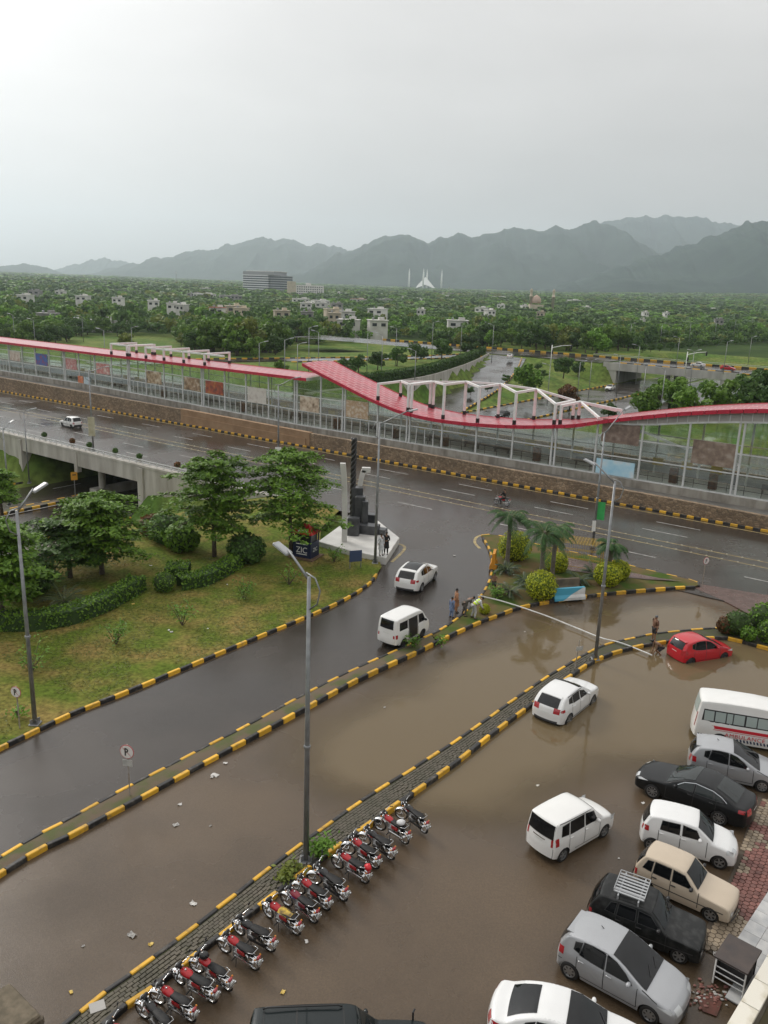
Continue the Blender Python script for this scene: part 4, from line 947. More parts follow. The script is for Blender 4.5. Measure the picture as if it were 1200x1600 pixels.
# ---- trees that stand alone, each placed where it grows
def tree_at(px, py, z, hgt, var, label, name='tree', sz=1.0):
    p = at(px, py, z); p.z = float(ground_z(p.x, p.y)) if z == 0 else z
    return tree(p, hgt / 7.6, var, label, name=name, sz=sz)
solo = [(825, 612, -3, 7.5, 3, 'bright green tree on the grass slope beside the ramp'), (880, 590, -3, 6.5, 1, 'tall dark tree in front of the far bridge abutment'), (903, 588, -4, 5.5, 7, 'dark bushy tree beside the far bridge'),
        (1028, 640, -2, 7.0, 0, 'big green tree in front of the far bridge opening'), (1005, 662, -1, 6.5, 6, 'green tree between two lamp posts above the red roof'), (950, 655, -3, 3.5, 4, 'small dark tree left of the far bridge opening'),
        (1120, 655, 0, 7.5, 2, 'green layered tree above the right part of the roof'), (1165, 650, 0, 8.5, 7, 'dark green tree above the right end of the roof'), (1195, 640, 0, 8.5, 1, 'dark tree cut off by the right picture edge above the roof'), (1080, 660, 0, 6.5, 8, 'green tree right of the two roof lamp posts'),
        (1105, 590, 0, 5, 3, 'bright young tree beside the white car on the far bridge'), (1050, 640, 0, 6.5, 2, 'leafy tree behind the roof crest left of the clipped hedges'),
        (540, 590, 0, 5.2, 4, 'small dark tree at the left end of the ramp hedge'), (560, 582, 0, 5.2, 7, 'small dark tree second along the ramp hedge'), (590, 578, 0, 5.2, 1, 'small dark tree third along the ramp hedge'), (620, 572, 0, 5.8, 4, 'small dark tree fourth along the ramp hedge'), (650, 566, 0, 6.5, 7, 'small dark tree fifth along the ramp hedge'), (690, 562, 0, 7.0, 1, 'dark tree sixth along the ramp hedge'), (735, 556, 0, 7.5, 4, 'dark tree near the top of the ramp hedge'),
        (440, 585, 0, 3.6, 8, 'low dark bush behind the red roof'), (400, 560, 0, 6.5, 0, 'green tree at the edge of the meadow'), (200, 532, 0, 7.0, 5, 'round yellow green tree at the meadow edge'), (35, 540, 0, 7, 8, 'green tree behind the left roof')]
for a in solo: tree_at(*a)
for i, (px, py, z) in enumerate([(790, 598, -3.5), (735, 617, -4.6), (762, 612, -4.2), (850, 590, -2.5), (842, 566, 0), (815, 603, -3.8)]):
    tree_at(px, py, z, 2.7, [4, 7, 1][i % 3], 'round dark shrub on the grass slope beside the ramp', 'shrub', .9)['group'] = 'shrubs on the grass slope'
rt = tree_at(890, 640, -5.5, 6.5, 5, 'rusty brown half dead tree behind the roof frames', 'tree'); 
for c in CH[rt.name]:
    if c.name.startswith('crown'): c.data = c.data.copy(); c.data.materials.clear(); c.data.materials.append(M_leafr)

# ---- clipped hedges and round bushes: a woody core with leaves all over
def leafy(name, P, d, leaf, m, parent, seed=0): v, f = quads(P, d, leaf, .7, .6, np.random.default_rng(seed)); return link(name, np_mesh(name, v, f, m), parent)
def hedge(line, w, h, label, m=M_leafd, dens=90, leaf=.16, zf=None, seed=1):
    line = resample(line, .4); g = np.random.default_rng(seed); P = []; D = []
    root = empty('hedge', line[0]); o = line[0]
    core = MB(); A = offset_line(line, w * .42); B = offset_line(line, -w * .42)
    core.grid([[b - o, b - o + Vector((0, 0, h * .9)), a - o + Vector((0, 0, h * .9)), a - o] for a, b in zip(A, B)]); core.build('core', mat('hedge core', (.025, .055, .010), .9), root)
    k = int(len(line) * .4 * dens)
    idx = g.integers(0, len(line) - 1, k); tt = g.uniform(0, 1, k); s = g.uniform(-1, 1, k)
    for i, t, q in zip(idx, tt, s):
        p = line[i].lerp(line[i + 1], t); tg = (line[i + 1] - line[i]).normalized(); nn = Vector((-tg.y, tg.x, 0)); a = q * (math.pi * .5 + .0) * 1.25
        oy = max(-1, min(1, 1.35 * math.sin(a * .8))) * w / 2; oz = h if abs(oy) < w * .46 else g.uniform(.0, 1) * h
        P.append(tuple(p - o + nn * oy + Vector((0, 0, oz + g.uniform(-.05, .05))))); D.append(tuple(nn * (oy / w) + Vector((0, 0, .6 if oz >= h else .15))))
    leafy('foliage', np.array(P), np.array(D), leaf, m, root, seed); tag(root, label, 'hedge'); return root
def bush(p, r, label, m, n=500, leaf=.13, name='round_bush', rz=None):
    rz = rz or r * .95; root = empty(name, p); g = np.random.default_rng(int(abs(p[0] * 97 + p[1] * 31)) % 9999); d = g.normal(0, 1, (n, 3)); d /= np.linalg.norm(d, axis=1)[:, None]
    P = d * np.array([r, r, rz]) * g.uniform(.9, 1.07, (n, 1)) + np.array([0, 0, rz * .9]); P[:, 2] = np.maximum(P[:, 2], .03)
    MB().blob((0, 0, rz * .9), (r * .9, r * .9, rz * .88), 14, 9).build('core', mat('bush core ' + m.name, (.10, .14, .012) if 'gold' in m.name else (.03, .055, .012), .9), root, True)
    leafy('foliage', P, d, leaf, m, root, 3); tag(root, label, 'bush'); return root
def lz(p): p = Vector(p); p.z = lawnz(p); return p
hedge([lz(at(*p)) for p in [(0, 985), (60, 985), (110, 975), (160, 955), (205, 930), (220, 920)]], 1.3, 1.0, 'curved clipped hedge on the lawn near the left picture edge', M_leafn, 170, .17, seed=2)
hedge([lz(at(*p)) for p in [(280, 922), (320, 915), (350, 900), (368, 888), (375, 880)]], 1.2, .9, 'curved clipped hedge on the lawn in front of the kiosk tree', M_leafn, 170, .17, seed=3)
hedge([lz(at(*p)) for p in [(260, 905), (298, 905)]], 1.8, 1.0, 'short oval clipped hedge on the lawn between the trees', M_leafn, 220, .17, seed=4)
bush(lz(at(257, 925)), .75, 'small clipped round bush beside the curved lawn hedges', M_leafn)
hedge([p + Vector((-1.9, 1.2, .3)) for p in wl], 2.2, 2.0, 'long shaggy dark hedge on top of the ramp retaining wall', M_leafd, 60, .5, seed=5)
for i in range(15):
    px = 1003 + i * 14.5 + random.uniform(-3, 3); t_ = tree(at(px, 551 - i * 1.25, 1.0), .46 + .1 * random.random(), [1, 4, 7][i % 3], 'dark rounded shrub in the row on top of the far right embankment', 'shrub', 'shrub row on the far right embankment', .9, 'shrub')
hedge([at(*p, 0.2) for p in [(1045, 640), (1095, 642)]], 2.0, 1.3, 'flat clipped hedge behind the roof crest', M_leafn, 60, .3, seed=7)
hedge([at(*p, 0.2) for p in [(1120, 636), (1200, 640)]], 2.0, 1.3, 'flat clipped hedge near the right edge behind the roof', M_leafn, 60, .3, seed=8)

# ---- the large trees by the sunken road: whorled branches in flat layers
def layered_tree(p, h, r, label, seed, m=M_leafn, n_br=46):
    g = random.Random(seed); gn = np.random.default_rng(seed); root = empty('shade_tree', p); tag(root, label, 'tree', 'large shade trees by the sunken road')
    mb = MB(); lean = (g.uniform(-.3, .3), g.uniform(-.3, .3))
    def axis(t): return Vector((lean[0] * t, lean[1] * t, h * t))
    mb.tube([axis(0) - Vector((0, 0, .4)), axis(.15), axis(.4), axis(.7), axis(.97)], [.20, .16, .12, .07, .02], 8)
    P = []; D = []
    for k in range(n_br):
        t = .28 + .70 * (k / n_br) ** .92; a = k * 2.399 + g.uniform(-.3, .3)
        ln = r * (1 - ((t - .28) / .76) ** 3 * .80 if t > .28 else .80) * g.uniform(.6, 1.18); b0 = axis(t); up = .20 + .35 * t
        pts = [b0]; 
        for j in range(1, 6): f = j / 5; pts.append(b0 + Vector((math.cos(a + .15 * f), math.sin(a + .15 * f), 0)) * ln * f + Vector((0, 0, ln * (up * f - .34 * f * f))))
        mb.tube(pts, [.05 * (1 - .8 * j / 5) * (1.3 - t) + .008 for j in range(6)], 5)
        for j in range(14):
            f = .22 + .80 * j / 13; i = min(4, int(f * 5)); q = f * 5 - i; b = pts[i].lerp(pts[min(i + 1, 5)], min(q, 1.0)); wd = ln * .30 * (1.15 - f * .75) + .25
            for s in range(4):
                off = g.uniform(-1, 1) * wd; c = b + Vector((-math.sin(a), math.cos(a), 0)) * off + Vector((0, 0, g.uniform(-.10, .08) - .10 * abs(off)))
                for l in range(4): P.append((c.x + g.gauss(0, .16), c.y + g.gauss(0, .16), c.z + g.gauss(0, .05))); D.append((g.gauss(0, .25) + .25 * math.cos(a), g.gauss(0, .25) + .25 * math.sin(a), 1.0))
    mb.build('trunk', M_bark, root, True)
    v, f = quads(np.array(P), np.array(D), .34, .45, .28, gn); link('crown', np_mesh('crown', v, f, m), root); return root
LT = [((4, 968), 5.9, 3.4, 'large dark shade tree cut off by the left picture edge'), ((160, 900), 5.6, 3.7, 'wide layered shade tree in front of the underpass opening'),
      ((335, 872), 7.6, 3.9, 'tall layered shade tree covering the right end of the bridge wall'), ((455, 868), 8.0, 4.2, 'layered shade tree standing over the dark blue kiosk')]
for i, (pp, h, r, l) in enumerate(LT): layered_tree(lz(at(*pp)), h, r, l, 40 + i)
layered_tree(at(3, 800, -4.5), 4.6, 2.4, 'small shade tree on the grass left of the underpass', 49, n_br=30)
layered_tree(lz(at(110, 905)), 4.2, 3.2, 'low dense tree between the two large trees at the left', 47, M_leafd, 30)
for i, (px, py, r, l) in enumerate([(262, 850, 1.5, 'dark shrub at the foot of the bridge wall'), (285, 862, 1.3, 'leafy shrub under the tall tree by the bridge wall'), (45, 930, 1.6, 'dark shrub under the trees at the left edge'), (385, 880, 1.4, 'shaded shrub left of the dark blue kiosk'), (240, 838, 1.1, 'reddish shrub beside the bridge wall corner')]):
    bush(lz(at(px, py)), r, l, [M_leafd, M_leafn, M_leafd, M_leafd, M_leafr][i], 700, .3, 'shrub', r * .8)
# ---- palms, cycads
def frond(mbv, mbf, base, a, ln, rise, droop, leafl, n=26, w=.035):
    pts = []
    for j in range(9): f = j / 8; pts.append(base + Vector((math.cos(a), math.sin(a), 0)) * ln * (f - .18 * f * f * droop) + Vector((0, 0, ln * (rise * f - droop * f * f))))
    mbv.tube(pts, [.03 * (1 - .7 * j / 8) for j in range(9)], 4)
    for j in range(n):
        f = .15 + .85 * j / n; i = min(7, int(f * 8)); c = pts[i].lerp(pts[i + 1], f * 8 - i); tg = (pts[i + 1] - pts[i]).normalized(); sd = Vector((-math.sin(a), math.cos(a), 0)); L = leafl * math.sin(math.pi * (.12 + .85 * f)) ** .7
        for s in (-1, 1):
            e = c + sd * s * L * .8 + tg * L * .45 - Vector((0, 0, L * random.uniform(.25, .6))); m_ = c.lerp(e, .5) + Vector((0, 0, L * .08)); o2 = tg * w
            mbf.add([c - o2 * .5, c + o2 * .5, m_ + o2, e, m_ - o2], [(0, 1, 2, 4), (4, 2, 3)])
M_frond = leafmat('palm frond', (.022, .065, .018), (.05, .12, .03), objrand=.1)
def palm(p, ht, ln, label, nf=15, seed=1):
    random.seed(seed); root = empty('palm_tree', p); tag(root, label, 'palm'); mb = MB()
    prof = [(.24, -.1), (.20, .3)] + [(.15 + (.015 if k % 2 else 0), .3 + (ht - .4) * k / 8) for k in range(1, 9)] + [(.09, ht + .3)]; mb.lathe(prof, 10); mb.build('trunk', mat('palm bark', (.17, .15, .12), .9, (.10, .085, .065), 5, .4), root, True)
    st = MB(); lf = MB()
    for k in range(nf): frond(st, lf, Vector((0, 0, ht + .1)), k * 2.4 + random.uniform(-.2, .2), ln * random.uniform(.8, 1.1), random.uniform(.45, 1.15) if k > nf * .35 else random.uniform(.1, .5), random.uniform(.75, 1.05), .55)
    st.build('rachis', mat('palm stem', (.10, .13, .04), .7), root, True); lf.build('crown', M_frond, root); return root
palm(at(792, 884, .2), 3.7, 2.0, 'palm tree at the far corner of the planted island', 14, 3)
palm(at(843, 925, .2), 4.1, 2.1, 'tallest palm tree behind the round yellow bush', 15, 4)
palm(at(862, 905, .2), 3.6, 1.8, 'palm tree standing behind the tallest palm', 11, 6)
palm(at(950, 906, .2), 2.5, 1.6, 'short palm tree beside the tall lamp post', 13, 5)
def cycad(p, r, label, n=22, seed=1):
    random.seed(seed); root = empty('cycad', p); st = MB(); lf = MB()
    for k in range(n): frond(st, lf, Vector((0, 0, .25)), k * 2.4, r * random.uniform(.8, 1.1), random.uniform(.35, 1.1), random.uniform(.5, .8), .22, 16, .02)
    MB().lathe([(.16, 0), (.18, .2), (.1, .35)], 8).build('stem', M_bark, root, True); st.build('rachis', MATS['palm stem'], root); lf.build('crown', mat('cycad leaf', (.014, .036, .016), .45, (.026, .056, .022), 4), root); tag(root, label, 'cycad')
for i, (px, py, r, l) in enumerate([(742 + 50, 895, .9, 'dark cycad under the far corner palm'), (796, 930, 1.1, 'dark cycad left of the round yellow bush'), (822, 915, .9, 'dark cycad behind the round yellow bush'), (905, 912, .9, 'cycad behind the painted barrier'), (925, 900, .8, 'small cycad left of the tall lamp post')]): cycad(at(px, py, .2), r * 1.25, l, 24, i)
cycad(lz(at(100, 948)), 2.0, 'large fan leafed palm bush on the lawn by the lamp post', 26, 9)
M_ybush = leafmat('golden bush', (.22, .27, .012), (.44, .47, .03), objrand=.05)
for px, py, r, l in [(803, 874, 1.25, 'round golden bush under the far corner palm'), (844, 934, 1.05, 'round golden bush at the near edge of the island'), (948, 914, .95, 'round golden bush beside the short palm'), (869, 893, .8, 'round golden bush between the palm trunks'), (757, 958, .32, 'tiny golden bush near the man in the vest'), (965, 905, .8, 'round golden bush right of the tall lamp post')]: bush(at(px, py, .18), r, l, M_ybush, 1300, .15)
# ---- young plants
def sapling(p, h, label, seed, n=150, m=M_leafb, name='sapling'):
    g = random.Random(seed); root = empty(name, p); mb = MB(); P = []; D = []
    for k in range(7):
        a = k * 2.4 + g.uniform(-.3, .3); e = Vector((math.cos(a), math.sin(a), 0)) * h * g.uniform(.25, .5) + Vector((0, 0, h * g.uniform(.45, 1.0))); mb.tube([(0, 0, -.05), e * .5 + Vector((0, 0, .1)), e], [.025, .018, .008], 4)
        for j in range(n // 7): c = e * g.uniform(.4, 1.05); P.append((c.x + g.gauss(0, .16), c.y + g.gauss(0, .16), max(.03, c.z + g.gauss(0, .12)))); D.append((g.gauss(0, .4), g.gauss(0, .4), 1))
    mb.build('stem', M_bark, root); v, f = quads(np.array(P), np.array(D), .2, .5, .4, np.random.default_rng(seed)); link('foliage', np_mesh('foliage', v, f, m), root); tag(root, label, 'plant')
for i, (px, py, h, l) in enumerate([(50, 1055, 1.9, 'leafy sapling beside the left lamp post'), (182, 1010, 1.5, 'leafy sapling in the middle of the lawn'), (285, 980, 1.7, 'thin sapling on the lawn below the oval hedge'), (382, 940, 1.5, 'leafy sapling on the brown patch of the lawn'), (452, 915, 1.6, 'thin sapling on the lawn below the kiosk'), (522, 880, 1.4, 'pale sapling beside the marble plinth')]): sapling(lz(at(px, py)), h, l, i)
for i, (px, py, z, h, l, n) in enumerate([(500, 1338, .1, .75, 'leafy weed growing at the foot of the near lamp post', 260), (645, 1012, .15, .7, 'weed growing on the median behind the white van', 160), (775, 935, .2, 1.0, 'leafy shrub beside the man in the vest', 260), (690, 1006, .15, .4, 'low weed on the median in front of the van', 70), (28, 1120, .2, .5, 'small weed at the foot of the no parking sign', 80), (445, 1372, .12, .22, 'tuft of yellow grass on the paved median', 120), (458, 1358, .12, .2, 'tuft of dry grass near the lamp base', 90)]): sapling(at(px, py, z), h, l, 20 + i, n, M_leafy if 'grass' in l else M_leafb, 'weed')
for i, (px, py, r, m, l) in enumerate([(1150, 990, .75, M_leafd, 'dark green bush beside the red car'), (1132, 988, .5, M_leafr, 'small reddish bush behind the red car'), (1168, 1000, .45, M_leafb, 'pale bush at the near kerb of the right island'), (1190, 985, .9, M_leafb, 'bright leafy bush at the right picture edge'), (1200, 1002, .7, M_leafn, 'dark bush on the corner of the right island')]): bush(at(px, py, .15), r, l, m, 420, .17, 'bush', r * 1.05)
random.seed(77)

# ---- far buildings
M_hw = mat('house white', (.68, .67, .64), .8, (.54, .52, .49), .3, objrand=.18); M_hc = mat('house cream', (.52, .45, .34), .8, (.42, .36, .28), .3, objrand=.18)
M_hg = mat('house grey', (.30, .29, .28), .8, (.22, .21, .20), .3); M_hr = mat('house red roof', (.32, .10, .06), .7); M_win = mat('window dark', (.03, .035, .04), .2)
def house(px, py, Y, wd, ht, m, label, roof=None, rz=None):
    hor = 452 + (px - 600) * .0358; Y2 = float(np.clip(16.5 * FPX / max(py - hor, 4), 410, 2200)); wd *= Y2 / Y * (.62 if py > 489 else .9); Y = Y2
    p = at_y(px, py, Y); z0 = float(ground_z(p.x, p.y)); ht_ = max(p.z - z0, 4) + (2.2 if py < 500 else 1.0)
    r = empty('house', (p.x, p.y, z0), rz if rz is not None else random.uniform(-.5, .5)); dp = wd * .8
    MB().box((0, 0, ht_ / 2), (wd, dp, ht_)).build('wall', m, r); mb = MB(); mb.box((0, 0, ht_ + .15), (wd + .8, dp + .8, .35))
    mb.build('roof', roof or m, r); MB().box((wd * .2, 0, ht_ + .9), (wd * .3, dp * .4, 1.4)).build('stair_room', m, r); MB().lathe([(.6, 0), (.6, 1.0), (.1, 1.2)], 8, (-wd * .25, .5, ht_ + .3)).build('water_tank', M_steel, r)
    nw = max(2, int(wd / 4))
    for k in range(nw):
        MB().box((-wd / 2 + wd * (k + .5) / nw, -dp / 2 - .03, ht_ - 1.9), (wd / nw * .5, .1, 1.5)).build('window', M_win, r)
    tag(r, label, 'house', 'far houses among the trees')
H_ = [(75, 497, 620, 22, M_hg), (55, 500, 600, 14, M_hw), (150, 503, 610, 10, M_hw), (170, 503, 600, 12, M_hw), (188, 505, 590, 11, M_hw), (120, 510, 560, 8, M_hw), (270, 480, 900, 14, M_hw), (285, 482, 880, 12, M_hw), (340, 487, 760, 14, M_hr), (365, 484, 780, 16, M_hc), (377, 488, 740, 14, M_hc), (440, 492, 700, 20, M_hc), (480, 494, 690, 16, M_hg), (520, 489, 760, 16, M_hc), (523, 496, 700, 16, M_hc), (540, 493, 680, 20, M_hw), (545, 503, 560, 22, M_hw), (590, 488, 740, 16, M_hw), (500, 473, 950, 20, M_hw), (470, 470, 1000, 22, M_hw), (560, 470, 1050, 20, M_hr), (600, 470, 1080, 22, M_hg), (650, 470, 1150, 20, M_hw), (700, 466, 1200, 24, M_hg), (715, 468, 1150, 18, M_hc), (760, 470, 1100, 20, M_hw), (780, 471, 1060, 18, M_hw), (752, 485, 700, 10, M_hw), (765, 489, 660, 8, M_hw), (590, 504, 520, 18, M_hw), (715, 504, 420, 16, M_hw), (845, 492, 600, 8, M_hc), (915, 482, 900, 10, M_hw), (1000, 485, 820, 10, M_hc), (1110, 487, 800, 12, M_hw), (240, 475, 1100, 16, M_hw), (130, 467, 1300, 20, M_hw), (40, 466, 1300, 22, M_hw), (95, 458, 1700, 20, M_hw), (185, 470, 1200, 16, M_hw), (320, 462, 1500, 40, M_hw), (360, 465, 1400, 40, M_hg), (880, 470, 1200, 14, M_hw), (950, 478, 1000, 10, M_hw)]
for _k in range(22):
    _px = random.choice([random.uniform(0, 380), random.uniform(450, 820), random.uniform(450, 820), random.uniform(850, 1180)]); _hor = 452 + (_px - 600) * .0358
    H_.append((_px, _hor + random.uniform(13, 36), 1000, random.uniform(8, 16), random.choice([M_hw, M_hw, M_hw, M_hc, M_hg])))
def hlab(i, h):
    c = {'house white': 'white', 'house cream': 'cream', 'house grey': 'grey', 'house red roof': 'red'}[h[4].name]; size = 'wide' if h[3] > 17 else ('tiny' if h[3] < 9 else 'small')
    w = 'left of the grey office block' if h[0] < 380 else ('between the office block and the white mosque' if h[0] < 640 else ('below the white tent shaped mosque' if h[0] < 720 else 'right of the white tent shaped mosque'))
    d_ = 'on the skyline' if h[1] < 473 else ('half hidden by trees' if h[1] < 492 else 'at the wood edge')
    return f'{size} {c} flat roofed house {d_} {w}'.replace('between the office block and the white mosque', 'right of the office block').replace('white tent shaped mosque', 'tent mosque').replace('grey office block', 'office block')
for i, h in enumerate(H_): house(h[0], h[1], h[2], h[3], 8, M_hw if h[4] is M_hr else h[4], hlab(i, h), M_hr if h[4] is M_hr else None)
# office block with dark glazing bands
pA = at_y(385, 427, 1500); z0 = 4.0
ob = tag(empty('office_block', (at_y(416, 450, 1500).x, 1520, z0), R_(-24)), 'grey office block with dark glass bands standing above the trees', 'building')
M_bandL = mat('office panel', (.66, .67, .68), .5); M_bandD = mat('office glass', (.06, .075, .09), .15); M_top = mat('office top grey', (.30, .305, .32), .5)
hh = 42.0
MB().box((0, 0, 2.5), (86, 52, 5)).build('podium', M_hg, ob)
for k in range(7):
    MB().box((-12, 0, 6.5 + k * 3.9), (52, 44, 2.2)).build('glass_band', M_bandD, ob); MB().box((-12, 0, 8.5 + k * 3.9), (53, 45, 1.75)).build('floor_band', M_bandL, ob)
    MB().box((26, 2, 6.5 + k * 3.9), (24, 40, 2.5)).build('glass_band', M_bandD, ob); MB().box((26, 2, 8.5 + k * 3.9), (25, 41, 1.45)).build('floor_band', M_top, ob)
MB().box((-6, 0, 35.8), (64, 44, 5.6)).build('top_storey', M_top, ob); MB().box((-2, 0, 39.2), (60, 40, 1.0)).build('roof', M_hw, ob)
wb = tag(empty('hotel_block', (at_y(478, 462, 1400).x, 1400, 4), R_(8)), 'long cream white block with rows of windows right of the office block', 'building')
MB().box((0, 0, 9), (58, 20, 18)).build('wall', M_hw, wb); MB().box((-24, -1, 12), (14, 22, 22)).build('tower', M_hc, wb); MB().box((4, 0, 19.5), (8, 8, 4)).build('roof_room', M_hw, wb)
for r_ in range(4):
    for k in range(12): MB().box((-14 + k * 3.6, -10.05, 4.2 + r_ * 3.6), (1.8, .2, 1.7)).build('window', M_win, wb)
# tent shaped mosque with four minarets
mc = at_y(664, 452, 4500); mq = tag(empty('mosque', (mc.x, 4500, 30)), 'white tent shaped mosque with four pencil minarets below the hills', 'mosque')
M_mw = mat('mosque white', (.78, .78, .76), .6)
mb = MB(); a_ = 74
for sx, sy in ((1, 0), (0, 1), (-1, 0), (0, -1)):
    c1 = Vector((sx - sy, sy + sx, 0)) * a_ * .72; c2 = Vector((sx + sy, sy - sx, 0)) * a_ * .72; mid = Vector((sx, sy, 0)) * a_ * .5 + Vector((0, 0, 20)); top = Vector((sx * 3, sy * 3, 60))
    mb.add([c1, mid, top], [(0, 1, 2)]); mb.add([mid, c2, top], [(0, 1, 2)])
mb.build('shell_roof', M_mw, mq)
for sx, sy in ((-1, 0), (-.16, -1.3), (.13, 1.3), (1, 0)): MB().lathe([(4.5, -6), (4.2, 55), (3.6, 75), (2.2, 88), (.2, 102)], 10, (sx * 86, sy * 60, 0)).build('minaret', M_mw, mq, True)
for i, (dx, dy) in enumerate(((-86, 0), (86, 0))): pass
dm = at_y(838, 470, 1000); dq = tag(empty('domed_mosque', (dm.x, 1000, -2)), 'pink domed mosque with slim minarets among the trees', 'mosque')
M_dm = mat('dome pink', (.46, .33, .26), .7)
MB().box((0, 0, 5), (16, 13, 11)).build('hall', M_hc, dq); MB().lathe([(5.2, 12), (5.8, 14.5), (5.2, 17.5), (3.2, 20), (.2, 21.8)], 16).build('dome', M_dm, dq, True)
for x in (-6.5, 20): 
    MB().lathe([(1.6, 0), (1.6, 19), (2.2, 19.2), (2.2, 20.5), (1.4, 20.8), (1.4, 25), (1.9, 26.2), (1.2, 27.8), (.1, 29)], 10, (x, 0, 0)).build('minaret', M_hc, dq, True)
for px, py, Y, h, l in [(275, 424, 2400, 42, 'thin lattice radio mast left of the office block'), (702, 447, 1500, 30, 'radio mast right of the white mosque'), (760, 452, 1500, 26, 'second radio mast right of the white mosque'), (629, 462, 1200, 16, 'dark water tower left of the white mosque')]:
    p = at_y(px, py, Y); m_ = empty('radio_mast', (p.x, p.y, p.z - h)); mb = MB()
    for s in ((-1, -1), (1, -1), (1, 1), (-1, 1)): mb.tube([(s[0] * 1.2, s[1] * 1.2, 0), (s[0] * .25, s[1] * .25, h)], .22, 4)
    for k in range(8): q = 1.2 - .95 * k / 8; mb.box((0, 0, h * k / 8), (2 * q, 2 * q, .35))
    mb.build('lattice', M_hg, m_); MB().box((0, 0, h * .9), (2.2, 2.2, 1.8)).build('antenna', M_hw, m_); tag(m_, l, 'mast')
# ---- haze: the wet air between here and the hills
hz = MB(); hz.box((0, 4300, 500.5), (26500, 18600, 1039)); hzo = hz.build('haze', None); hzo.data.materials.clear()
mh = bpy.data.materials.new('haze'); mh.use_nodes = True; nt = mh.node_tree; nt.nodes.clear(); oo = nt.nodes.new('ShaderNodeOutputMaterial'); pv = nt.nodes.new('ShaderNodeVolumePrincipled')
pv.inputs['Color'].default_value = (.82, .93, 1.0, 1); pv.inputs['Density'].default_value = .92e-4; pv.inputs['Anisotropy'].default_value = .45
nt.links.new(pv.outputs[0], oo.inputs['Volume']); hzo.data.materials.append(mh); hzo['kind'] = 'stuff'; hzo['label'] = 'pale grey rain haze in front of the hills'; hzo['category'] = 'haze'

# ---- grass blades over the lawn
g = np.random.default_rng(41); k = 60000; gx = g.uniform(-34, 1, k); gy = g.uniform(26, 62, k); inb = in_poly(gx, gy, bound) & (seg_dist(gx, gy, [tuple(p) for p in lawnK]) > .15); gx, gy = gx[inb], gy[inb]; gz = lawn_z(gx, gy)
dens = fbm(gx / 3.0, gy / 3.0, 3, 19); kk = dens > .40; gx, gy, gz = gx[kk], gy[kk], gz[kk]; P = np.stack([gx, gy, gz + .04], 1); nrm = np.stack([g.normal(0, 1, len(gx)), g.normal(0, 1, len(gx)), np.full(len(gx), 2.2)], 1)
v, f = quads(P, nrm, .12, .4, .3, g); M_gr = leafmat('grass blades', (.07, .115, .018), (.16, .165, .036), objrand=.02); gb_ = link('grass', np_mesh('grass', v, f, M_gr)); gb_['kind'] = 'stuff'; gb_['label'] = 'short uneven grass on the lawn beside the side road'; gb_['category'] = 'grass'
# ================================================================== STREET FURNITURE
M_led = mat('lamp head grey', (.38, .39, .40), .4, (.30, .31, .32), 3); M_lens = mat('lamp lens', (.62, .63, .62), .3)
def lamp(p, h, adir, label, near=True, r=.11, arm=1.45, rise=.85, double=False, name='street_lamp', group=None):
    """tapered steel column, base plate, outreach arm with curved stay, flat luminaire"""
    o = empty(name, p); n = 10 if near else 6
    MB().tube([(0, 0, 0), (0, 0, h * .5), (0, 0, h)], [r, r * .8, r * .55], n).build('pole', M_steel, o, True)
    if near:
        b = MB(); b.bbox((0, 0, .03), (.46, .46, .06), .02)
        for a in range(4): q = a * math.pi / 2 + math.pi / 4; b.box((.16 * math.cos(q), .16 * math.sin(q), .16), (.16, .02, .22), (0, 0, q))
        b.build('base_plate', M_steel, o); k = MB(); k.lathe([(r * 1.02, 0), (r * 1.18, .03), (r * 1.18, .10), (r * 1.02, .13)], 10, (0, 0, h * .42)); k.build('clamp_band', M_alloy if 'M_alloy' in globals() else M_steel, o)
    for s in ((1, -1) if double else (1,)):
        d = Vector((math.cos(adir), math.sin(adir), 0)) * s; e = d * arm + Vector((0, 0, h + rise)); st = Vector((0, 0, h - .1))
        MB().tube([st, st.lerp(e, .5), e], [r * .5, r * .42, r * .36], 6).build('arm', M_steel, o, True)
        if near: MB().tube([Vector((0, 0, h - 1.15)), -d * .38 + Vector((0, 0, h - .85)), -d * .50 + Vector((0, 0, h - .35)), -d * .28 + Vector((0, 0, h + .02)), d * .12 + Vector((0, 0, h + .12))], r * .26, 6).build('curved_stay', M_steel, o, True)
        sl = math.atan2(rise, arm) * .55; hm = MB(); rot = Euler((0, -sl, adir + (0 if s > 0 else math.pi))).to_matrix(); hs = 1.0 if near else 1.25
        hm.bbox(e + d * .28, (.72 * hs, .30 * hs, .09 * hs), .03, rot); hd_ = hm.build('lamp_head', M_led, o)
        MB().box(e + d * .30 - Vector((0, 0, .05 * hs)), (.55 * hs, .22 * hs, .02), rot).build('lens', M_lens, hd_)
    tag(o, label, 'street lamp', group); return o
lamp(at(478, 1344, .1), 10.8, math.atan2(.62, -.78), 'tall grey street lamp on the paved median beside the motorcycles', arm=.95, rise=.7)
lamp(at(55, 1131, .12), 10.2, math.atan2(.75, .66), 'grey street lamp on the lawn near the left picture edge', arm=.8)
lamp(at(930, 1030, .08), 10.4, math.atan2(.55, -.83), 'grey street lamp on the flooded median beside the white hose', arm=1.2)
lp = lamp(at(926, 852, .15), 9.4, math.atan2(NN.y, NN.x) - .4, 'grey street lamp with a green banner behind the planted island', arm=2.0, rise=1.9)
bn_ = MB(); bn_.box((.38, 0, 3.0), (.62, .03, 1.5)); q = bn_.build('banner', mat('banner green', (.03, .30, .07), .6, (.05, .42, .12), 2), lp); q.rotation_euler = (0, 0, -.5)
MB().box((-.1, -.14, 1.7), (.3, .02, .9)).build('notice', M_white, lp)
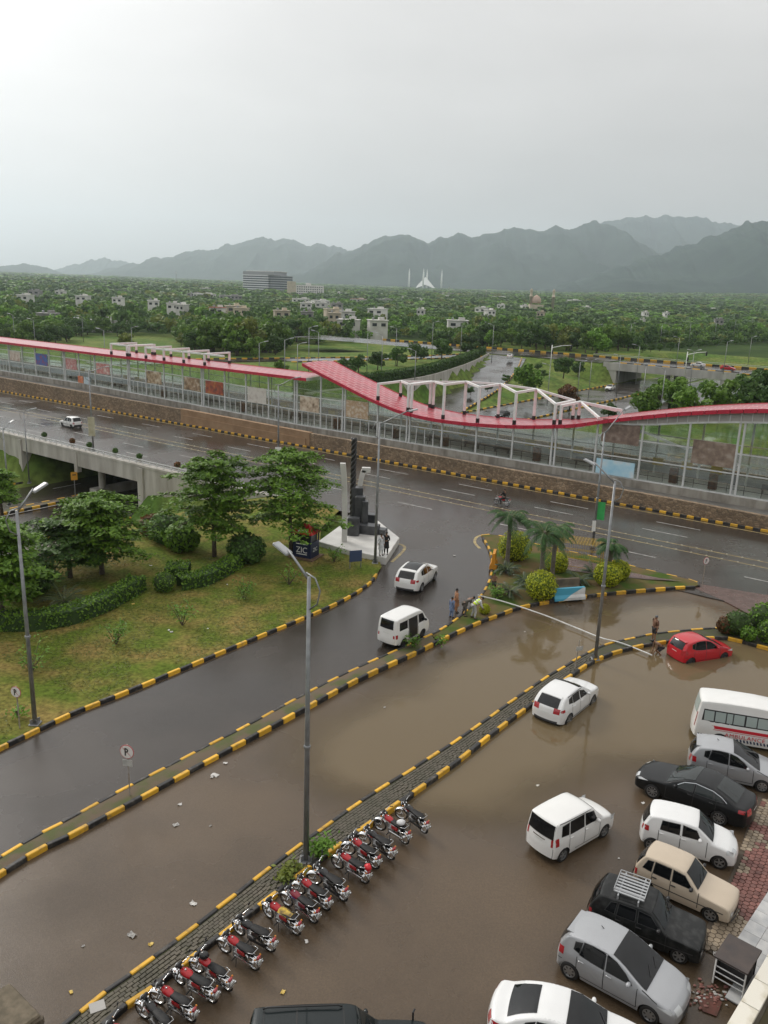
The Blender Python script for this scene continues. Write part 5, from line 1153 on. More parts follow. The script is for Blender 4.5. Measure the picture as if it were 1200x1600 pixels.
lamp(at(586, 880, .15), 10.6, math.atan2(.3, .95), 'grey street lamp beside the white marble monument', arm=2.2, rise=.9)
l4 = lamp(at(435, 727, 0), 9.2, math.atan2(.2, .98), 'grey street lamp at the bridge end behind the tall tree', arm=1.9, rise=.9); MB().box((0, -.16, 1.5), (.7, .03, 1.3)).build('notice', M_plate if 'M_plate' in globals() else M_white, l4)
l5 = lamp(un(-84.9, 57.7, 0), 9.5, math.atan2(.2, .98), 'grey street lamp with a pale banner on the bridge railing', arm=1.9, rise=.6); MB().box((0, -.16, 3.0), (.8, .03, 2.3)).build('banner', mat('banner pale', (.55, .52, .42), .6, (.35, .32, .2), 1.5), l5)
lamp(at(46, 755, -5.5), 9.2, .35, 'double headed lamp standing in front of the bridge wall', double=True, arm=.9, rise=.35, r=.09)
lamp(at(15, 790, -4.8), 8.6, 1.2, 'grey lamp pole at the left edge beside the sunken road', arm=1.0, rise=.7)
for i, (px, py, z, h) in enumerate([(162, 516, 0, 9.5), (405, 536, 0, 9), (445, 531, 0, 9.5), (465, 538, 0, 9), (483, 512, 0, 12), (498, 519, 0, 10), (575, 520, 0, 10), (598, 523, 0, 10), (620, 513, 0, 10), (650, 548, 0, 8), (677, 504, 0, 11), (772, 508, 0, 11), (722, 508, 0, 10), (935, 508, 0, 10), (987, 506, 0, 10), (1035, 506, 0, 10), (1080, 504, 0, 10), (1120, 502, 0, 10), (1150, 499, 0, 10), (1177, 496, 0, 10), (1000, 541, 0, 9), (1010, 571, -2, 10), (1040, 577, -2, 10), (970, 556, -6, 11), (925, 563, -6, 10), (860, 571, -4, 9), (907, 566, -6, 10), (785, 581, -4.5, 7), (1085, 549, 0, 9), (1137, 534, 0, 9), (1175, 527, 0, 9), (1062, 528, 0, 9), (52, 500, 0, 9), (20, 492, 0, 9), (205, 512, 0, 8), (128, 495, 0, 8)]):
    p = at(px, py, z + h); p.z = z
    zone = 'behind the left roof' if px < 380 else ('along the frontage road beyond the station' if px < 700 else ('between the ramp and the far bridge' if px < 1000 else 'near the far right embankment'))
    sub = ['first', 'second', 'third', 'fourth', 'fifth', 'sixth', 'seventh', 'eighth', 'ninth', 'tenth', 'eleventh', 'twelfth', 'thirteenth', 'fourteenth', 'fifteenth', 'sixteenth', 'seventeenth', 'eighteenth', 'nineteenth', 'twentieth']
    lamp(p, h, .3 if px % 2 else math.pi - .2, f'far street lamp {zone}', False, .10, 1.1, .35, double=px in (785, 925, 935, 1085), group='far street lamps ' + zone)
# traffic signals by the far bridge
for px, py, l in [(860, 548, 'white traffic signal gantry at the junction above the ramp'), (1070, 560, 'white traffic signal gantry right of the far bridge')]:
    p = at(px, py + 25, 0); o = empty('traffic_signal', p); MB().tube([(0, 0, 0), (0, 0, 6.2)], [.16, .12], 8).build('pole', M_white, o, True); MB().tube([(0, 0, 5.4), (3, 1, 6.0), (6, 2, 6.2)], [.12, .1, .08], 6).build('arm', M_white, o, True)
    for q in ((6, 2, 5.7), (.2, -.2, 4.2)): MB().bbox(q, (.4, .4, 1.1), .05).build('signal_head', M_black, o)
    tag(o, l, 'traffic light')
# ---- signs
def sign_mesh(): pass
def disc_sign(p, h, rz, label, plate_below=False, r=.27):
    o = empty('no_parking_sign', p, rz); MB().tube([(0, 0, 0), (0, 0, h + r)], .03, 6).build('post', mat('sign post', (.35, .33, .30), .6, (.2, .15, .1), 6), o)
    d = MB().lathe([(r, -.008), (r, .008)], 20, (0, -.045, h), 'Y'); dd = d.build('disc', mat('sign red', (.45, .10, .10), .5), o); MB().lathe([(r * .9, -.006), (r * .9, .006)], 20, (0, -.06, h), 'Y').build('face', mat('sign white', (.70, .68, .66), .5), dd)
    l = MB(); y = -.073; k = r / .27
    l.box((-.055 * k, y, h), (.045 * k, .008, .30 * k)); 
    for q in range(9):
        a = -math.pi / 2 + math.pi * q / 8; b = -math.pi / 2 + math.pi * (q + 1) / 8; ri, ro = .04 * k, .085 * k
        if q < 8: l.poly([(-.02 * k + ri * math.cos(a), y - .005, h + .065 * k + ri * math.sin(a)), (-.02 * k + ro * math.cos(a), y - .005, h + .065 * k + ro * math.sin(a)), (-.02 * k + ro * math.cos(b), y - .005, h + .065 * k + ro * math.sin(b)), (-.02 * k + ri * math.cos(b), y - .005, h + .065 * k + ri * math.sin(b))])
    l.box((-.035 * k, y, h + .128 * k), (.05 * k, .008, .044 * k)); l.box((-.035 * k, y, h + .003 * k), (.05 * k, .008, .044 * k)); l.build('letter', M_black, dd)
    MB().box((0, -.069, h), (.018, .004, r * 1.6), (0, R_(-45), 0)).build('slash', mat('sign red', (.5, .03, .04), .5), dd)
    if plate_below: MB().box((0, -.05, h - r - .2), (.42, .012, .28)).build('plate', mat('sign plate grey', (.45, .45, .43), .5, (.35, .35, .33), 5), o)
    tag(o, label, 'sign'); return o
disc_sign(at(31, 1138, .12), 1.85, -.25, 'round no parking sign with a P on the lawn edge')
disc_sign(at(203, 1243, .14), 2.0, -.2, 'round no parking sign with a plate on the dirt median', True, .3)
disc_sign(at(1097, 916, .1), 1.95, .45, 'round no parking sign at the tip of the planted island')
o = empty('small_sign', at(898, 1045, .1), .5); MB().tube([(0, 0, 0), (0, 0, 1.75)], .03, 6).build('post', MATS['sign post'], o); MB().box((.05, -.04, 1.25), (.48, .012, .26)).build('plate', MATS['sign plate grey'], o); tag(o, 'small blank plate on a leaning post in the flooded median', 'sign'); o.rotation_euler = (.05, .04, .5)
o = empty('junction_sign', at(118, 778, -5.9), .5); MB().tube([(0, 0, 0), (0, 0, 3.2)], .06, 6).build('post', M_steel, o); MB().box((0, -.07, 2.75), (.75, .03, 1.0)).build('board', mat('sign amber', (.62, .30, .03), .5), o); MB().box((0, -.095, 2.9), (.4, .01, .14)).build('arrow', M_black, o); tag(o, 'small amber sign board on the median of the sunken road', 'sign')
o = empty('blue_board', lz(at(555, 891)), .35)
for x in (-.42, .42): MB().box((x, 0, .65), (.05, .05, 1.3)).build('leg', M_steel, o)
MB().box((0, -.03, .95), (.95, .04, .85)).build('board', mat('board navy', (.035, .055, .12), .5), o); tag(o, 'dark blue notice board on two legs at the lawn corner', 'notice board')
# ---- kiosk
ko = empty('kiosk', lz(at(478, 872)), R_(-24)); M_navy = mat('kiosk navy', (.012, .018, .055), .4); ko.location.z -= .05; ko.scale = (.82, .82, .85)
MB().bbox((0, 0, .08), (2.6, 2.3, .16), .03).build('slab', mat('kiosk earth', (.12, .075, .045), .9), ko); MB().bbox((0, 0, .85), (1.9, 1.6, 1.4), .03).build('counter', M_navy, ko); MB().box((0, 0, 1.95), (1.6, 1.3, .8)).build('opening', M_black, ko)
for x in (-.9, .9):
    for y in (-.75, .75): MB().box((x, y, 1.95), (.1, .1, .85)).build('corner_post', M_navy, ko)
rf = MB(); b = 1.12; z = 2.36; rf.add([(-b, -.95, z), (b, -.95, z), (b, .95, z), (-b, .95, z), (-.25, 0, z + .75), (.25, 0, z + .75)], [(0, 1, 5, 4), (1, 2, 5), (2, 3, 4, 5), (3, 0, 4), (3, 2, 1, 0)]); rf.build('roof', mat('kiosk red', (.50, .025, .02), .4), ko)
MB().box((0, -.70, z + .20), (.9, .04, .22), (R_(-38), 0, 0)).build('roof_banner', M_white, ko)
def text_mesh(body, size, m, parent, loc, rot, name='lettering'):
    fc = bpy.data.curves.new(name, 'FONT'); fc.body = body; fc.size = size; fc.extrude = .004; fc.align_x = 'CENTER'; t = bpy.data.objects.new('tmp', fc); COL.objects.link(t); dg = bpy.context.evaluated_depsgraph_get()
    me = bpy.data.meshes.new_from_object(t.evaluated_get(dg)); bpy.data.objects.remove(t); me.materials.clear(); me.materials.append(m); return link(name, me, parent, loc, rot)
text_mesh('ZIC', .75, M_white, ko, (0, -.815, .62), (math.pi / 2, 0, 0)); text_mesh('ZIC', .5, M_white, ko, (.965, 0, .7), (math.pi / 2, 0, math.pi / 2)); MB().box((0, -.812, 1.42), (1.2, .01, .07)).build('text_strip', M_white, ko); MB().box((0, -.812, .48), (1.1, .01, .07)).build('text_strip', M_white, ko)
tag(ko, 'dark blue kiosk with red roof and white letters under the tree', 'kiosk')
# ---- monument
M_marb = mat('white marble', (.66, .65, .62), .35, (.54, .53, .50), .9, coords='World'); M_gran = mat('black granite', (.035, .037, .04), .3, (.065, .068, .072), 3); M_iron = mat('dark bronze', (.022, .021, .020), .4)
mo = empty('monument', at(560, 850, .0)); bs = mo.location.copy()
pl = [at(*p, .55) - bs for p in [(497, 846), (545, 860), (603, 872), (624, 840), (590, 813), (530, 822)]]
MB().prism([(p.x, p.y) for p in pl], -.15, .52).build('plinth', M_marb, mo, fix=True); pc = sum(pl, Vector()) / 6; MB().prism([tuple((pc + (p - pc) * .99)[:2]) for p in pl], .515, .56).build('plinth_cap', M_marb, mo, fix=True)
def blk(px, py, s, h, rz, z=.56, m=M_gran): p = at(px, py, z) - bs; MB().bbox((p.x, p.y, z + h / 2), (s[0], s[1], h), .03, (0, 0, rz)).build('granite_block', m, mo)
blk(552, 836, (.95, .6), 1.5, -.1); blk(562, 828, (.8, .6), 2.9, -.1); blk(569, 830, (.5, .6), 2.6, .15); blk(557, 822, (.9, .7), 3.4, .1); blk(576, 833, (1.7, 1.0), .75, -.25); blk(588, 833, (1.7, .8), .45, -.3); blk(578, 822, (1.0, .8), 1.1, -.2)
def pylon(px, py, h, lean, w=.42, sgn=1):
    p = at(px, py, .56) - bs; rows = []; z0 = .5
    for k in range(9): t = k / 8; x = p.x + lean * t ** 3; rows.append([(x - w / 2, p.y - w * .45, z0 + h * t), (x + w / 2, p.y - w * .45, z0 + h * t), (x + w / 2, p.y + w * .45, z0 + h * t), (x - w / 2, p.y + w * .45, z0 + h * t), (x - w / 2, p.y - w * .45, z0 + h * t)])
    mb = MB(); mb.grid(rows); mb.poly(rows[-1][:4]); mb.build('pylon', M_marb, mo, fix=True); return rows[-1]
pylon(538, 846, 6.4, -.25); e = pylon(558, 814, 4.6, .45); MB().bbox((e[0][0] + .42, e[0][1] + .2, e[0][2] + .02), (.75, .4, .42), .03).build('pylon_head', M_marb, mo)
p = at(550, 822, .56) - bs; hx = MB()
for s in range(3):
    pts = []; 
    for k in range(90): t = k / 89; a = t * 2 * math.pi * 5.5 + s * 2.094; pts.append((p.x + .13 * math.cos(a), p.y + .13 * math.sin(a), .5 + 7.6 * t))
    hx.tube(pts, .13, 6)
hx.build('twisted_column', M_iron, mo, True); tag(mo, 'white marble monument with twisted dark column and black granite blocks', 'monument')
# ---- barriers and the yellow gate frame on the island
def jersey(p, rz, L, m, label, stripe=None, name='road_barrier'):
    o = empty(name, p, rz); pr = [(-.28, 0), (.28, 0), (.26, .16), (.13, .36), (.10, .82), (-.10, .82), (-.13, .36), (-.26, .16)]
    def seg(x0, x1, mm, nm): mb = MB(); n = 8; vs = [(x0, a, b) for a, b in pr] + [(x1, a, b) for a, b in pr]; mb.add(vs, [tuple(range(8)), tuple(reversed(range(8, 16)))] + [(i, i + 8, (i + 1) % 8 + 8, (i + 1) % 8) for i in range(8)]); mb.build(nm, mm, o, fix=True)
    seg(-L / 2, L / 2, m, 'barrier_block')
    if stripe:
        mb = MB(); zz = [(.36, -.135), (.82, -.105)]; 
        mb.poly([(L / 2, -.114, .81), (L * .42, -.114, .81), (L * .05, -.142, .36), (L / 2, -.142, .36)]); mb.poly([(L / 2, -.145, .355), (L * .05, -.145, .355), (-L * .12, -.272, .165), (L / 2, -.272, .165)]); mb.poly([(L / 2, -.286, .16), (-L * .12, -.286, .16), (-L * .25, -.292, .01), (L / 2, -.292, .01)]); mb.build('painted_half', stripe, o)
    tag(o, label, 'barrier'); return o
M_tc = mat('barrier white', (.62, .63, .62), .7, (.50, .50, .48), 2); M_cy = mat('barrier cyan', (.06, .32, .45), .6)
jersey(at(888, 936, .1), R_(16), 2.3, M_cy, 'concrete barrier painted half cyan half white at the island edge', M_tc)
jersey(at(884, 921, .12), R_(14), 1.9, mat('barrier brown', (.16, .125, .085), .85, (.10, .08, .06), 2), 'unpainted brown concrete barrier behind the cyan one')
jersey(at(771, 886, .12), R_(78), 1.3, mat('barrier orange', (.62, .26, .02), .6), 'orange plastic barrier at the left corner of the island').scale = (1, 1, 1.5)
yo = empty('gate_frame', at(905, 884, .15), R_(-20)); M_yg = mat('gate yellow', (.50, .33, .03), .6, (.34, .22, .04), 4)
yb_ = MB()
for x in (-1.6, 1.6):
    for y in (-1.0, 1.0): MB().box((x, y, 1.0), (.07, .07, 2.0)).build('post', M_yg, yo)
for x in np.linspace(-1.6, 1.6, 15): yb_.box((float(x), 0, 2.0), (.022, 2.0, .022))
for y in np.linspace(-1.0, 1.0, 10): yb_.box((0, float(y), 2.0), (3.2, .022, .022))
yb_.build('mesh_top', M_yg, yo); ys_ = MB()
for x in np.linspace(-1.6, 1.6, 20): ys_.box((float(x), 1.0, .9), (.02, .02, 1.7))
for z in (.2, .9, 1.6): ys_.box((0, 1.0, z), (3.2, .03, .03)); ys_.box((0, -1.0, z), (3.2, .03, .03))
ys_.build('side_bars', M_yg, yo); tag(yo, 'yellow metal cage frame with mesh top on the planted island', 'frame')
mb = MB(); [mb.poly([at(*q, .27) for q in ((872, 868), (930, 880), (975, 892), (1030, 903), (1068, 908), (1010, 905), (940, 898), (880, 890))])]; pb = mb.build('brick_path', M_apron, median)
# ---- shrubs in planters along the bridge railing
for i, u in enumerate([-95.0, -89.0, -85.5, -80.5, -76.0, -69.5, -63.5]):
    o = bush(un(u, 57.6, .42), .32, 'small shrub in a planter along the bridge railing', [M_leafd, M_leafr, M_leafd, M_leafd, M_leafd, M_leafr, M_leafy][i], 130, .22, 'planter_shrub'); MB().lathe([(.18, -.42), (.26, -.05), (.28, 0)], 10).build('pot', M_conc, o); o['group'] = 'planter shrubs along the bridge railing'
# ================================================================== VEHICLES
def paint(name, c, coat=1.0, rough=.4, metal=0.0): return mat('paint ' + name, c, rough, tuple(q * .965 for q in c), 2.2, coat=coat, metal=metal, spec=.15, detail=6)
P_WHITE = paint('white', (.74, .74, .72)); P_PEARL = paint('pearl white', (.72, .725, .72)); P_RED = paint('red', (.48, .012, .022)); P_SILV = paint('silver', (.37, .38, .395), metal=.3, rough=.34)
P_BLACK = paint('black', (.006, .007, .008), .55, .5); P_BEIGE = paint('beige', (.50, .42, .325), .5, .38); P_OLDBLK = mat('paint faded black', (.008, .009, .009), .45, (.04, .041, .04), 4.0, coat=.3, spec=.2, detail=8, lo=.48, hi=.8); P_DKGRN = paint('dark teal black', (.008, .013, .014), .5, .45)
M_cglass = mat('car glass', (.006, .007, .008), .04, spec=.45); M_cglassl = mat('car glass clear', (.022, .027, .027), .05, spec=.5)
M_lampw = mat('headlamp', (.55, .57, .58), .12, coat=1.0); M_lampr = mat('tail lamp', (.36, .012, .018), .15, coat=1.0); M_chrome = mat('chrome', (.62, .63, .64), .15, metal=1.0); M_alloy = mat('alloy', (.42, .43, .44), .3, metal=.8)
M_plate = mat('number plate', (.58, .60, .57), .5); M_line = mat('panel gap', (.02, .02, .02), .7); M_trim = mat('grey trim', (.045, .045, .047), .55); M_curtain = mat('curtained glass', (.34, .40, .38), .12)
def cr_sample(ctrl, per=7):
    c = np.array(ctrl, float); out = []; ti = []
    for i in range(len(c) - 1):
        p0, p1, p2, p3 = c[max(i - 1, 0)], c[i], c[i + 1], c[min(i + 2, len(c) - 1)]
        for k in range(per):
            t = k / per; a = .5 * ((2 * p1) + (p2 - p0) * t + (2 * p0 - 5 * p1 + 4 * p2 - p3) * t * t + (3 * p1 - p0 - 3 * p2 + p3) * t ** 3)
            lin = p1 + (p2 - p1) * t; out.append(.55 * a + .45 * lin); ti.append(i + t)
    out.append(c[-1]); ti.append(len(c) - 1.0); o = np.array(out); o[:, 0] = np.maximum.accumulate(o[:, 0]); return o, np.array(ti)
class Car:
    """Body = side silhouette x half-width function, with rounded shoulders; windows, lamps and gaps are laid on the same surface."""
    def __init__(s, L, W, top, wb, xf, r=.30, sill=.22, belt=.9, tumble=.15, rnd=.09, plan=.10, bulge=.10, low=None):
        s.L, s.W, s.wb, s.xf, s.r = L, W, wb, xf, r; s.belt, s.tumble, s.rnd, s.plan, s.bulge, s.sill = belt, tumble, rnd, plan, bulge, sill
        s.top, s.ti = cr_sample(top); s.H = s.top[:, 1].max(); s.top[:, 0] = np.clip(s.top[:, 0], 0, L)
        s.low0 = low or [(0, sill + .05), (.25, sill), (L - .35, sill), (L, sill + .10)]
        zl0 = s.lower(np.array([0.0]), False)[0]; zlL = s.lower(np.array([L]), False)[0]
        s.sil = np.concatenate([[(0, zl0)], s.top, [(L, zlL)]])
        # strip parameter: control index t in [-1, n]; -1..0 front face, n-1..n rear face
        s.st = np.concatenate([[-1.0], s.ti, [s.ti[-1] + 1]])
        s.gx = np.linspace(0, L, 150); s.gz = np.linspace(.1, s.H + .02, 90); GX, GZ = np.meshgrid(s.gx, s.gz, indexing='ij'); s.gy = s.half(GX, GZ)
        s.te = np.linspace(-1, s.ti[-1] + 1, 400); s.tx = np.interp(s.te, s.st, s.sil[:, 0]); s.tz = np.interp(s.te, s.st, s.sil[:, 1]); s.ty = s.half(s.tx, s.tz)
        a = np.gradient(s.tx), np.gradient(s.tz); k = 5; a = [np.convolve(np.pad(q, k, 'edge'), np.ones(2 * k + 1) / (2 * k + 1), 'valid') for q in a]; l = np.hypot(*a) + 1e-9; s.tnx, s.tnz = -a[1] / l, a[0] / l
    def hy(s, x, z):
        i = min(max(x / s.L * 149, 0), 148.999); j = min(max((z - .1) / (s.H - .08) * 89, 0), 88.999); a, b = int(i), int(j); f, g = i - a, j - b
        return (s.gy[a, b] * (1 - f) + s.gy[a + 1, b] * f) * (1 - g) + (s.gy[a, b + 1] * (1 - f) + s.gy[a + 1, b + 1] * f) * g
    def upper(s, x): return np.interp(x, s.top[:, 0], s.top[:, 1])
    def lower(s, x, arches=True):
        z = np.interp(x, [p[0] for p in s.low0], [p[1] for p in s.low0])
        if arches:
            R = s.r * 1.17
            for xc in (s.xf, s.xf + s.wb):
                d = R * R - (x - xc) ** 2; z = np.where(d > 0, np.maximum(z, s.r + np.sqrt(np.maximum(d, 0)) * .98), z)
        return z
    def half(s, x, z, rnd=True):
        x = np.asarray(x, float); z = np.asarray(z, float); W = s.W / 2
        q = np.interp(z, [0, s.sill, s.sill + .15, s.sill + .42, s.belt - .06, s.belt + .02, s.H], [.93, .945, .985, 1.0, .985, .955, .955 - s.tumble])
        e = np.abs((x - s.L / 2) / (s.L / 2)); pl = 1 - s.plan * e ** 5
        y = W * q * pl
        if rnd:
            d = seg_dist(x, z, [tuple(p) for p in s.sil[::2]] + [tuple(s.sil[-1])]); r = np.interp(z, [s.belt - .02, s.belt + .12], [s.rnd, min(s.rnd, .05)]); t = np.clip(d / r, 0, 1); y = y - r * (1 - np.sqrt(np.maximum(0, 1 - (1 - t) ** 2)))
        return y
    def bend(s, x, y):
        f = abs(y) / (s.W / 2); wF = max(0.0, 1 - x / 1.1) ** 1.5; wR = max(0.0, 1 - (s.L - x) / .9) ** 1.5
        return x + s.bulge * f ** 2.4 * (wF - wR)
    def fin(s, x, y, z):
        """to car space: origin on the ground midway between the axles, +x forward"""
        xx = s.bend(x, y); return (s.xf + s.wb / 2 - xx, y, z)
    def side(s, x, z, sg, off=0.0):
        y = s.hy(x, z) + off; return s.fin(x, sg * y, z)
    def strip(s, t, f, off=0.0, crown=.045):
        q = min(max((t + 1) / (s.te[-1] + 1) * 399, 0), 398.999); i = int(q); w = q - i
        def I(v): return v[i] * (1 - w) + v[i + 1] * w
        k = crown * (1 - f * f) + off; return s.fin(I(s.tx) + I(s.tnx) * k, f * I(s.ty), I(s.tz) + I(s.tnz) * k)
    def body(s, m, parent):
        mb = MB(); L = s.L; R = s.r * 1.17; xs = set(np.linspace(0, L, 44)) | set(s.top[::2, 0])
        for xc in (s.xf, s.xf + s.wb): xs |= set(xc + R * np.cos(np.linspace(0, math.pi, 13))) | {xc - R - .004, xc + R + .004}
        xs = np.array(sorted(x for x in xs if 0 <= x <= L)); keep = [0]
        for i in range(1, len(xs)):
            if xs[i] - xs[keep[-1]] > .003: keep.append(i)
        xs = xs[keep]; tt = np.concatenate([np.linspace(0, .72, 9), [.80, .87, .92, .96, .985, 1.0]])
        lo = s.lower(xs); hi = np.maximum(s.upper(xs), lo + .02)
        X = np.repeat(xs[:, None], len(tt), 1); Z = lo[:, None] + (hi - lo)[:, None] * tt[None, :]; Yh = s.half(X, Z)
        for sg in (1, -1): mb.grid([[s.fin(X[i, j], sg * Yh[i, j], Z[i, j]) for j in range(len(tt))] for i in range(len(xs))])
        F = np.linspace(-1, 1, 11); ts = np.concatenate([[-1, -.9, -.75, -.5, -.25], s.ti, [s.ti[-1] + k for k in (.25, .5, .75, .9, 1.0)]])
        mb.grid([[s.strip(t, f) for f in F] for t in ts])
        o = mb.build('body', m, parent, 35, fix=False); me = o.data
        bm = bmesh.new(); bm.from_mesh(me); bmesh.ops.remove_doubles(bm, verts=bm.verts, dist=.004); bmesh.ops.recalc_face_normals(bm, faces=bm.faces); bm.to_mesh(me); bm.free()
        me.polygons.foreach_set('use_smooth', [True] * len(me.polygons)); me.set_sharp_from_angle(angle=R_(42))
        # dark underside with wheel housings
        u = MB(); c0 = s.xf + s.wb / 2; u.box((c0 - L / 2, 0, s.sill + .12), (L - .3, s.W - .52, .34))
        for xc in (s.xf, s.xf + s.wb):
            for sg in (1, -1):
                a0 = sg * (s.W / 2 - .035); a1 = sg * (s.W / 2 - .27); rows = []
                for q in np.linspace(0, math.pi, 11): rows.append([(c0 - xc + R * .99 * math.cos(q), a0, s.r + R * .97 * math.sin(q)), (c0 - xc + R * .99 * math.cos(q), a1, s.r + R * .97 * math.sin(q))])
                u.grid(rows); u.poly([r[1] for r in rows])
        u.build('underbody', M_black, parent)
    def side_win(s, name, pb, pt, sides, m, parent, off=.006, n=7):
        """pane between a lower and an upper polyline given in side view"""
        if off < .01 and 'window' in name and m not in (M_black,):
            cx_ = sum(p[0] for p in pb + pt) / len(pb + pt); cz_ = sum(p[1] for p in pb + pt) / len(pb + pt); gr = lambda P: [(p[0] + (.022 if p[0] > cx_ else -.022), p[1] + (.02 if p[1] > cz_ else -.02)) for p in P]
            s.side_win('seal_trim', gr(pb), gr(pt), sides, M_trim, parent, off - .0035, n)
        for sg in sides:
            xb_ = np.linspace(0, 1, n); A = [(np.interp(k, np.linspace(0, 1, len(pb)), [p[0] for p in pb]), np.interp(k, np.linspace(0, 1, len(pb)), [p[1] for p in pb])) for k in xb_]; B = [(np.interp(k, np.linspace(0, 1, len(pt)), [p[0] for p in pt]), np.interp(k, np.linspace(0, 1, len(pt)), [p[1] for p in pt])) for k in xb_]
            mb = MB(); mb.grid([[s.side(a[0] + (b[0] - a[0]) * j / 4, a[1] + (b[1] - a[1]) * j / 4, sg, off) for j in range(5)] for a, b in zip(A, B)]); mb.build(name, m, parent, True)
    def strip_win(s, name, t0, t1, f0, f1, m, parent, off=.012, n=17, taper=1.0):
        mb = MB(); mb.grid([[s.strip(t, f * (1 + (taper - 1) * k / (n - 1)), off) for f in np.linspace(f0, f1, 13)] for k, t in enumerate(np.linspace(t0, t1, n))]); return mb.build(name, m, parent, True)
    def gap(s, pts, sides, parent, w=.012, m=None, name='door_seam', off=.004):
        for sg in sides:
            mb = MB(); n = len(pts)
            for (a, b) in zip(pts[:-1], pts[1:]):
                dx, dz = b[0] - a[0], b[1] - a[1]; l = math.hypot(dx, dz); nx, nz = -dz / l * w, dx / l * w; k = 5
                mb.grid([[s.side(a[0] + dx * i / k - nx, a[1] + dz * i / k - nz, sg, off), s.side(a[0] + dx * i / k + nx, a[1] + dz * i / k + nz, sg, off)] for i in range(k + 1)])
            mb.build(name, m or M_line, parent)
    def wheels(s, parent, style='alloy', w=.19, rimr=.66, spokes=5):
        c0 = s.wb / 2; key = (s.r, style, w, spokes)
        if key not in WH: WH[key] = wheel_mesh(s.r, w, style, rimr, spokes)
        ty, rm = WH[key]
        for x in (c0, -c0):
            for sg in (1, -1):
                o = link('wheel', ty, parent, (x, sg * (s.W / 2 - .115), s.r), (0, 0, 0 if sg > 0 else math.pi)); link('rim', rm, o)
WH = {}
def wheel_mesh(r, w, style, rimr, spokes):
    t = MB(); h = w / 2; t.lathe([(r * rimr * .96, -h), (r * .9, -h), (r * .985, -h * .8), (r, -h * .4), (r, h * .4), (r * .985, h * .8), (r * .9, h), (r * rimr, h * .96), (r * rimr * .96, h * .7)], 24, axis='Y', cap=False)
    ty = t.mesh('tyre', M_dark, 50, True); q = MB(); R = r * rimr
    q.lathe([(R, h * .93), (R * .93, h * .96), (R * .90, h * .6), (R * .9, -h * .5)], 24, axis='Y', cap=False); q.lathe([(R * .9, h * .25), (.01, h * .25)], 24, axis='Y', cap=False)
    mats = [M_alloy, M_black]; q.m = [0] * 72 + [1] * (len(q.f) - 72)
    if style == 'steel': q.m = [0] * len(q.f); mats = [M_trim, M_black]
    q.cur = 0; q.lathe([(R * .24, h * .55), (R * .22, h * .86), (.005, h * .9)], 12, axis='Y')
    if style == 'cover':
        q.lathe([(R * .9, h * .72), (R * .5, h * .9), (R * .2, h * .86)], 24, axis='Y', cap=False); q.cur = 1
        for k in range(7):
            a = k * 2 * math.pi / 7; q.box((R * .66 * math.cos(a), h * .88, R * .66 * math.sin(a)), (R * .3, .012, R * .16), Matrix.Rotation(-a, 3, 'Y'))
    elif style != 'steel':
        for k in range(spokes):
            a = k * 2 * math.pi / spokes; q.box((R * .54 * math.cos(a), h * .66, R * .54 * math.sin(a)), (R * .78, .03, R * (.26 if spokes < 7 else .13)), Matrix.Rotation(-a, 3, 'Y'))
    return ty, q.mesh('rim', mats, 40)
def wipers(car, t, parent):
    for f in (-.35, .25):
        a = Vector(car.strip(t, f, .03)); b = Vector(car.strip(t + .55, f + .42, .03)); MB().tube([a, b], .010, 4).build('wiper', M_black, parent)
def mirrors(car, x, z, m, parent, sides=(1, -1)):
    wipers(car, 4.15 if len(car.ti) > 90 else 2.3, parent)
    for sg in sides:
        p = Vector(car.side(x, z, sg)); mb = MB(); mb.blob((p.x, p.y + sg * .11, p.z + .03), (.07, .11, .075), 8, 6); mb.box((p.x, p.y + sg * .02, p.z), (.05, .08, .03)); mb.build('mirror', m, parent, True)
def handles(car, xs, z, m, parent, sides=(1, -1)):
    for sg in sides:
        for x in xs:
            p = Vector(car.side(x, z, sg)); MB().bbox((p.x, p.y + sg * .012, p.z), (.17, .03, .035), .01).build('door_handle', m, parent)
def plate(car, t, parent, name='number_plate', w=.24, hgt=.12, off=.012):
    mb = MB(); wf = w / (car.W / 2); L = [[car.strip(t + dt, f, off) for f in (-wf, wf)] for dt in (0, hgt)]; mb.grid(L); mb.build(name, M_plate, parent)
def end_lamps(car, name, m, parent, t0, t1, f0, f1, xs=None, zs=None, off=.008):
    """one lamp on each side: front or rear face piece plus the piece that wraps round the corner"""
    for sg in (1, -1):
        mb = MB(); mb.grid([[car.strip(t, sg * f, off) for f in np.linspace(f0, f1, 5)] for t in np.linspace(t0, t1, 4)])
        if xs: mb.grid([[car.side(x, z, sg, off) for z in np.linspace(zs[0] + (zs[2] - zs[0] if len(zs) > 2 else 0) * k / 4, zs[1], 4)] for k, x in enumerate(np.linspace(xs[0], xs[1], 5))])
        mb.build(name, m, parent, True)
def finish(o, car, p, q, side, label, cat='car', z=None, wheel_in=.115):
    """stand the vehicle so that its rear and front wheels of one side touch p and q on the ground"""
    p = Vector(p); q = Vector(q); d = (q - p); d.z = 0; d.normalize(); nl = Vector((-d.y, d.x, 0)); off = car.W / 2 - wheel_in
    c = (p + q) / 2 + (nl * off if side == 'R' else -nl * off); o.rotation_euler = (0, 0, math.atan2(d.y, d.x))
    o.location = (c.x, c.y, lotz(c) if z is None else z); tag(o, label, cat); return o
BOTH = (1, -1)
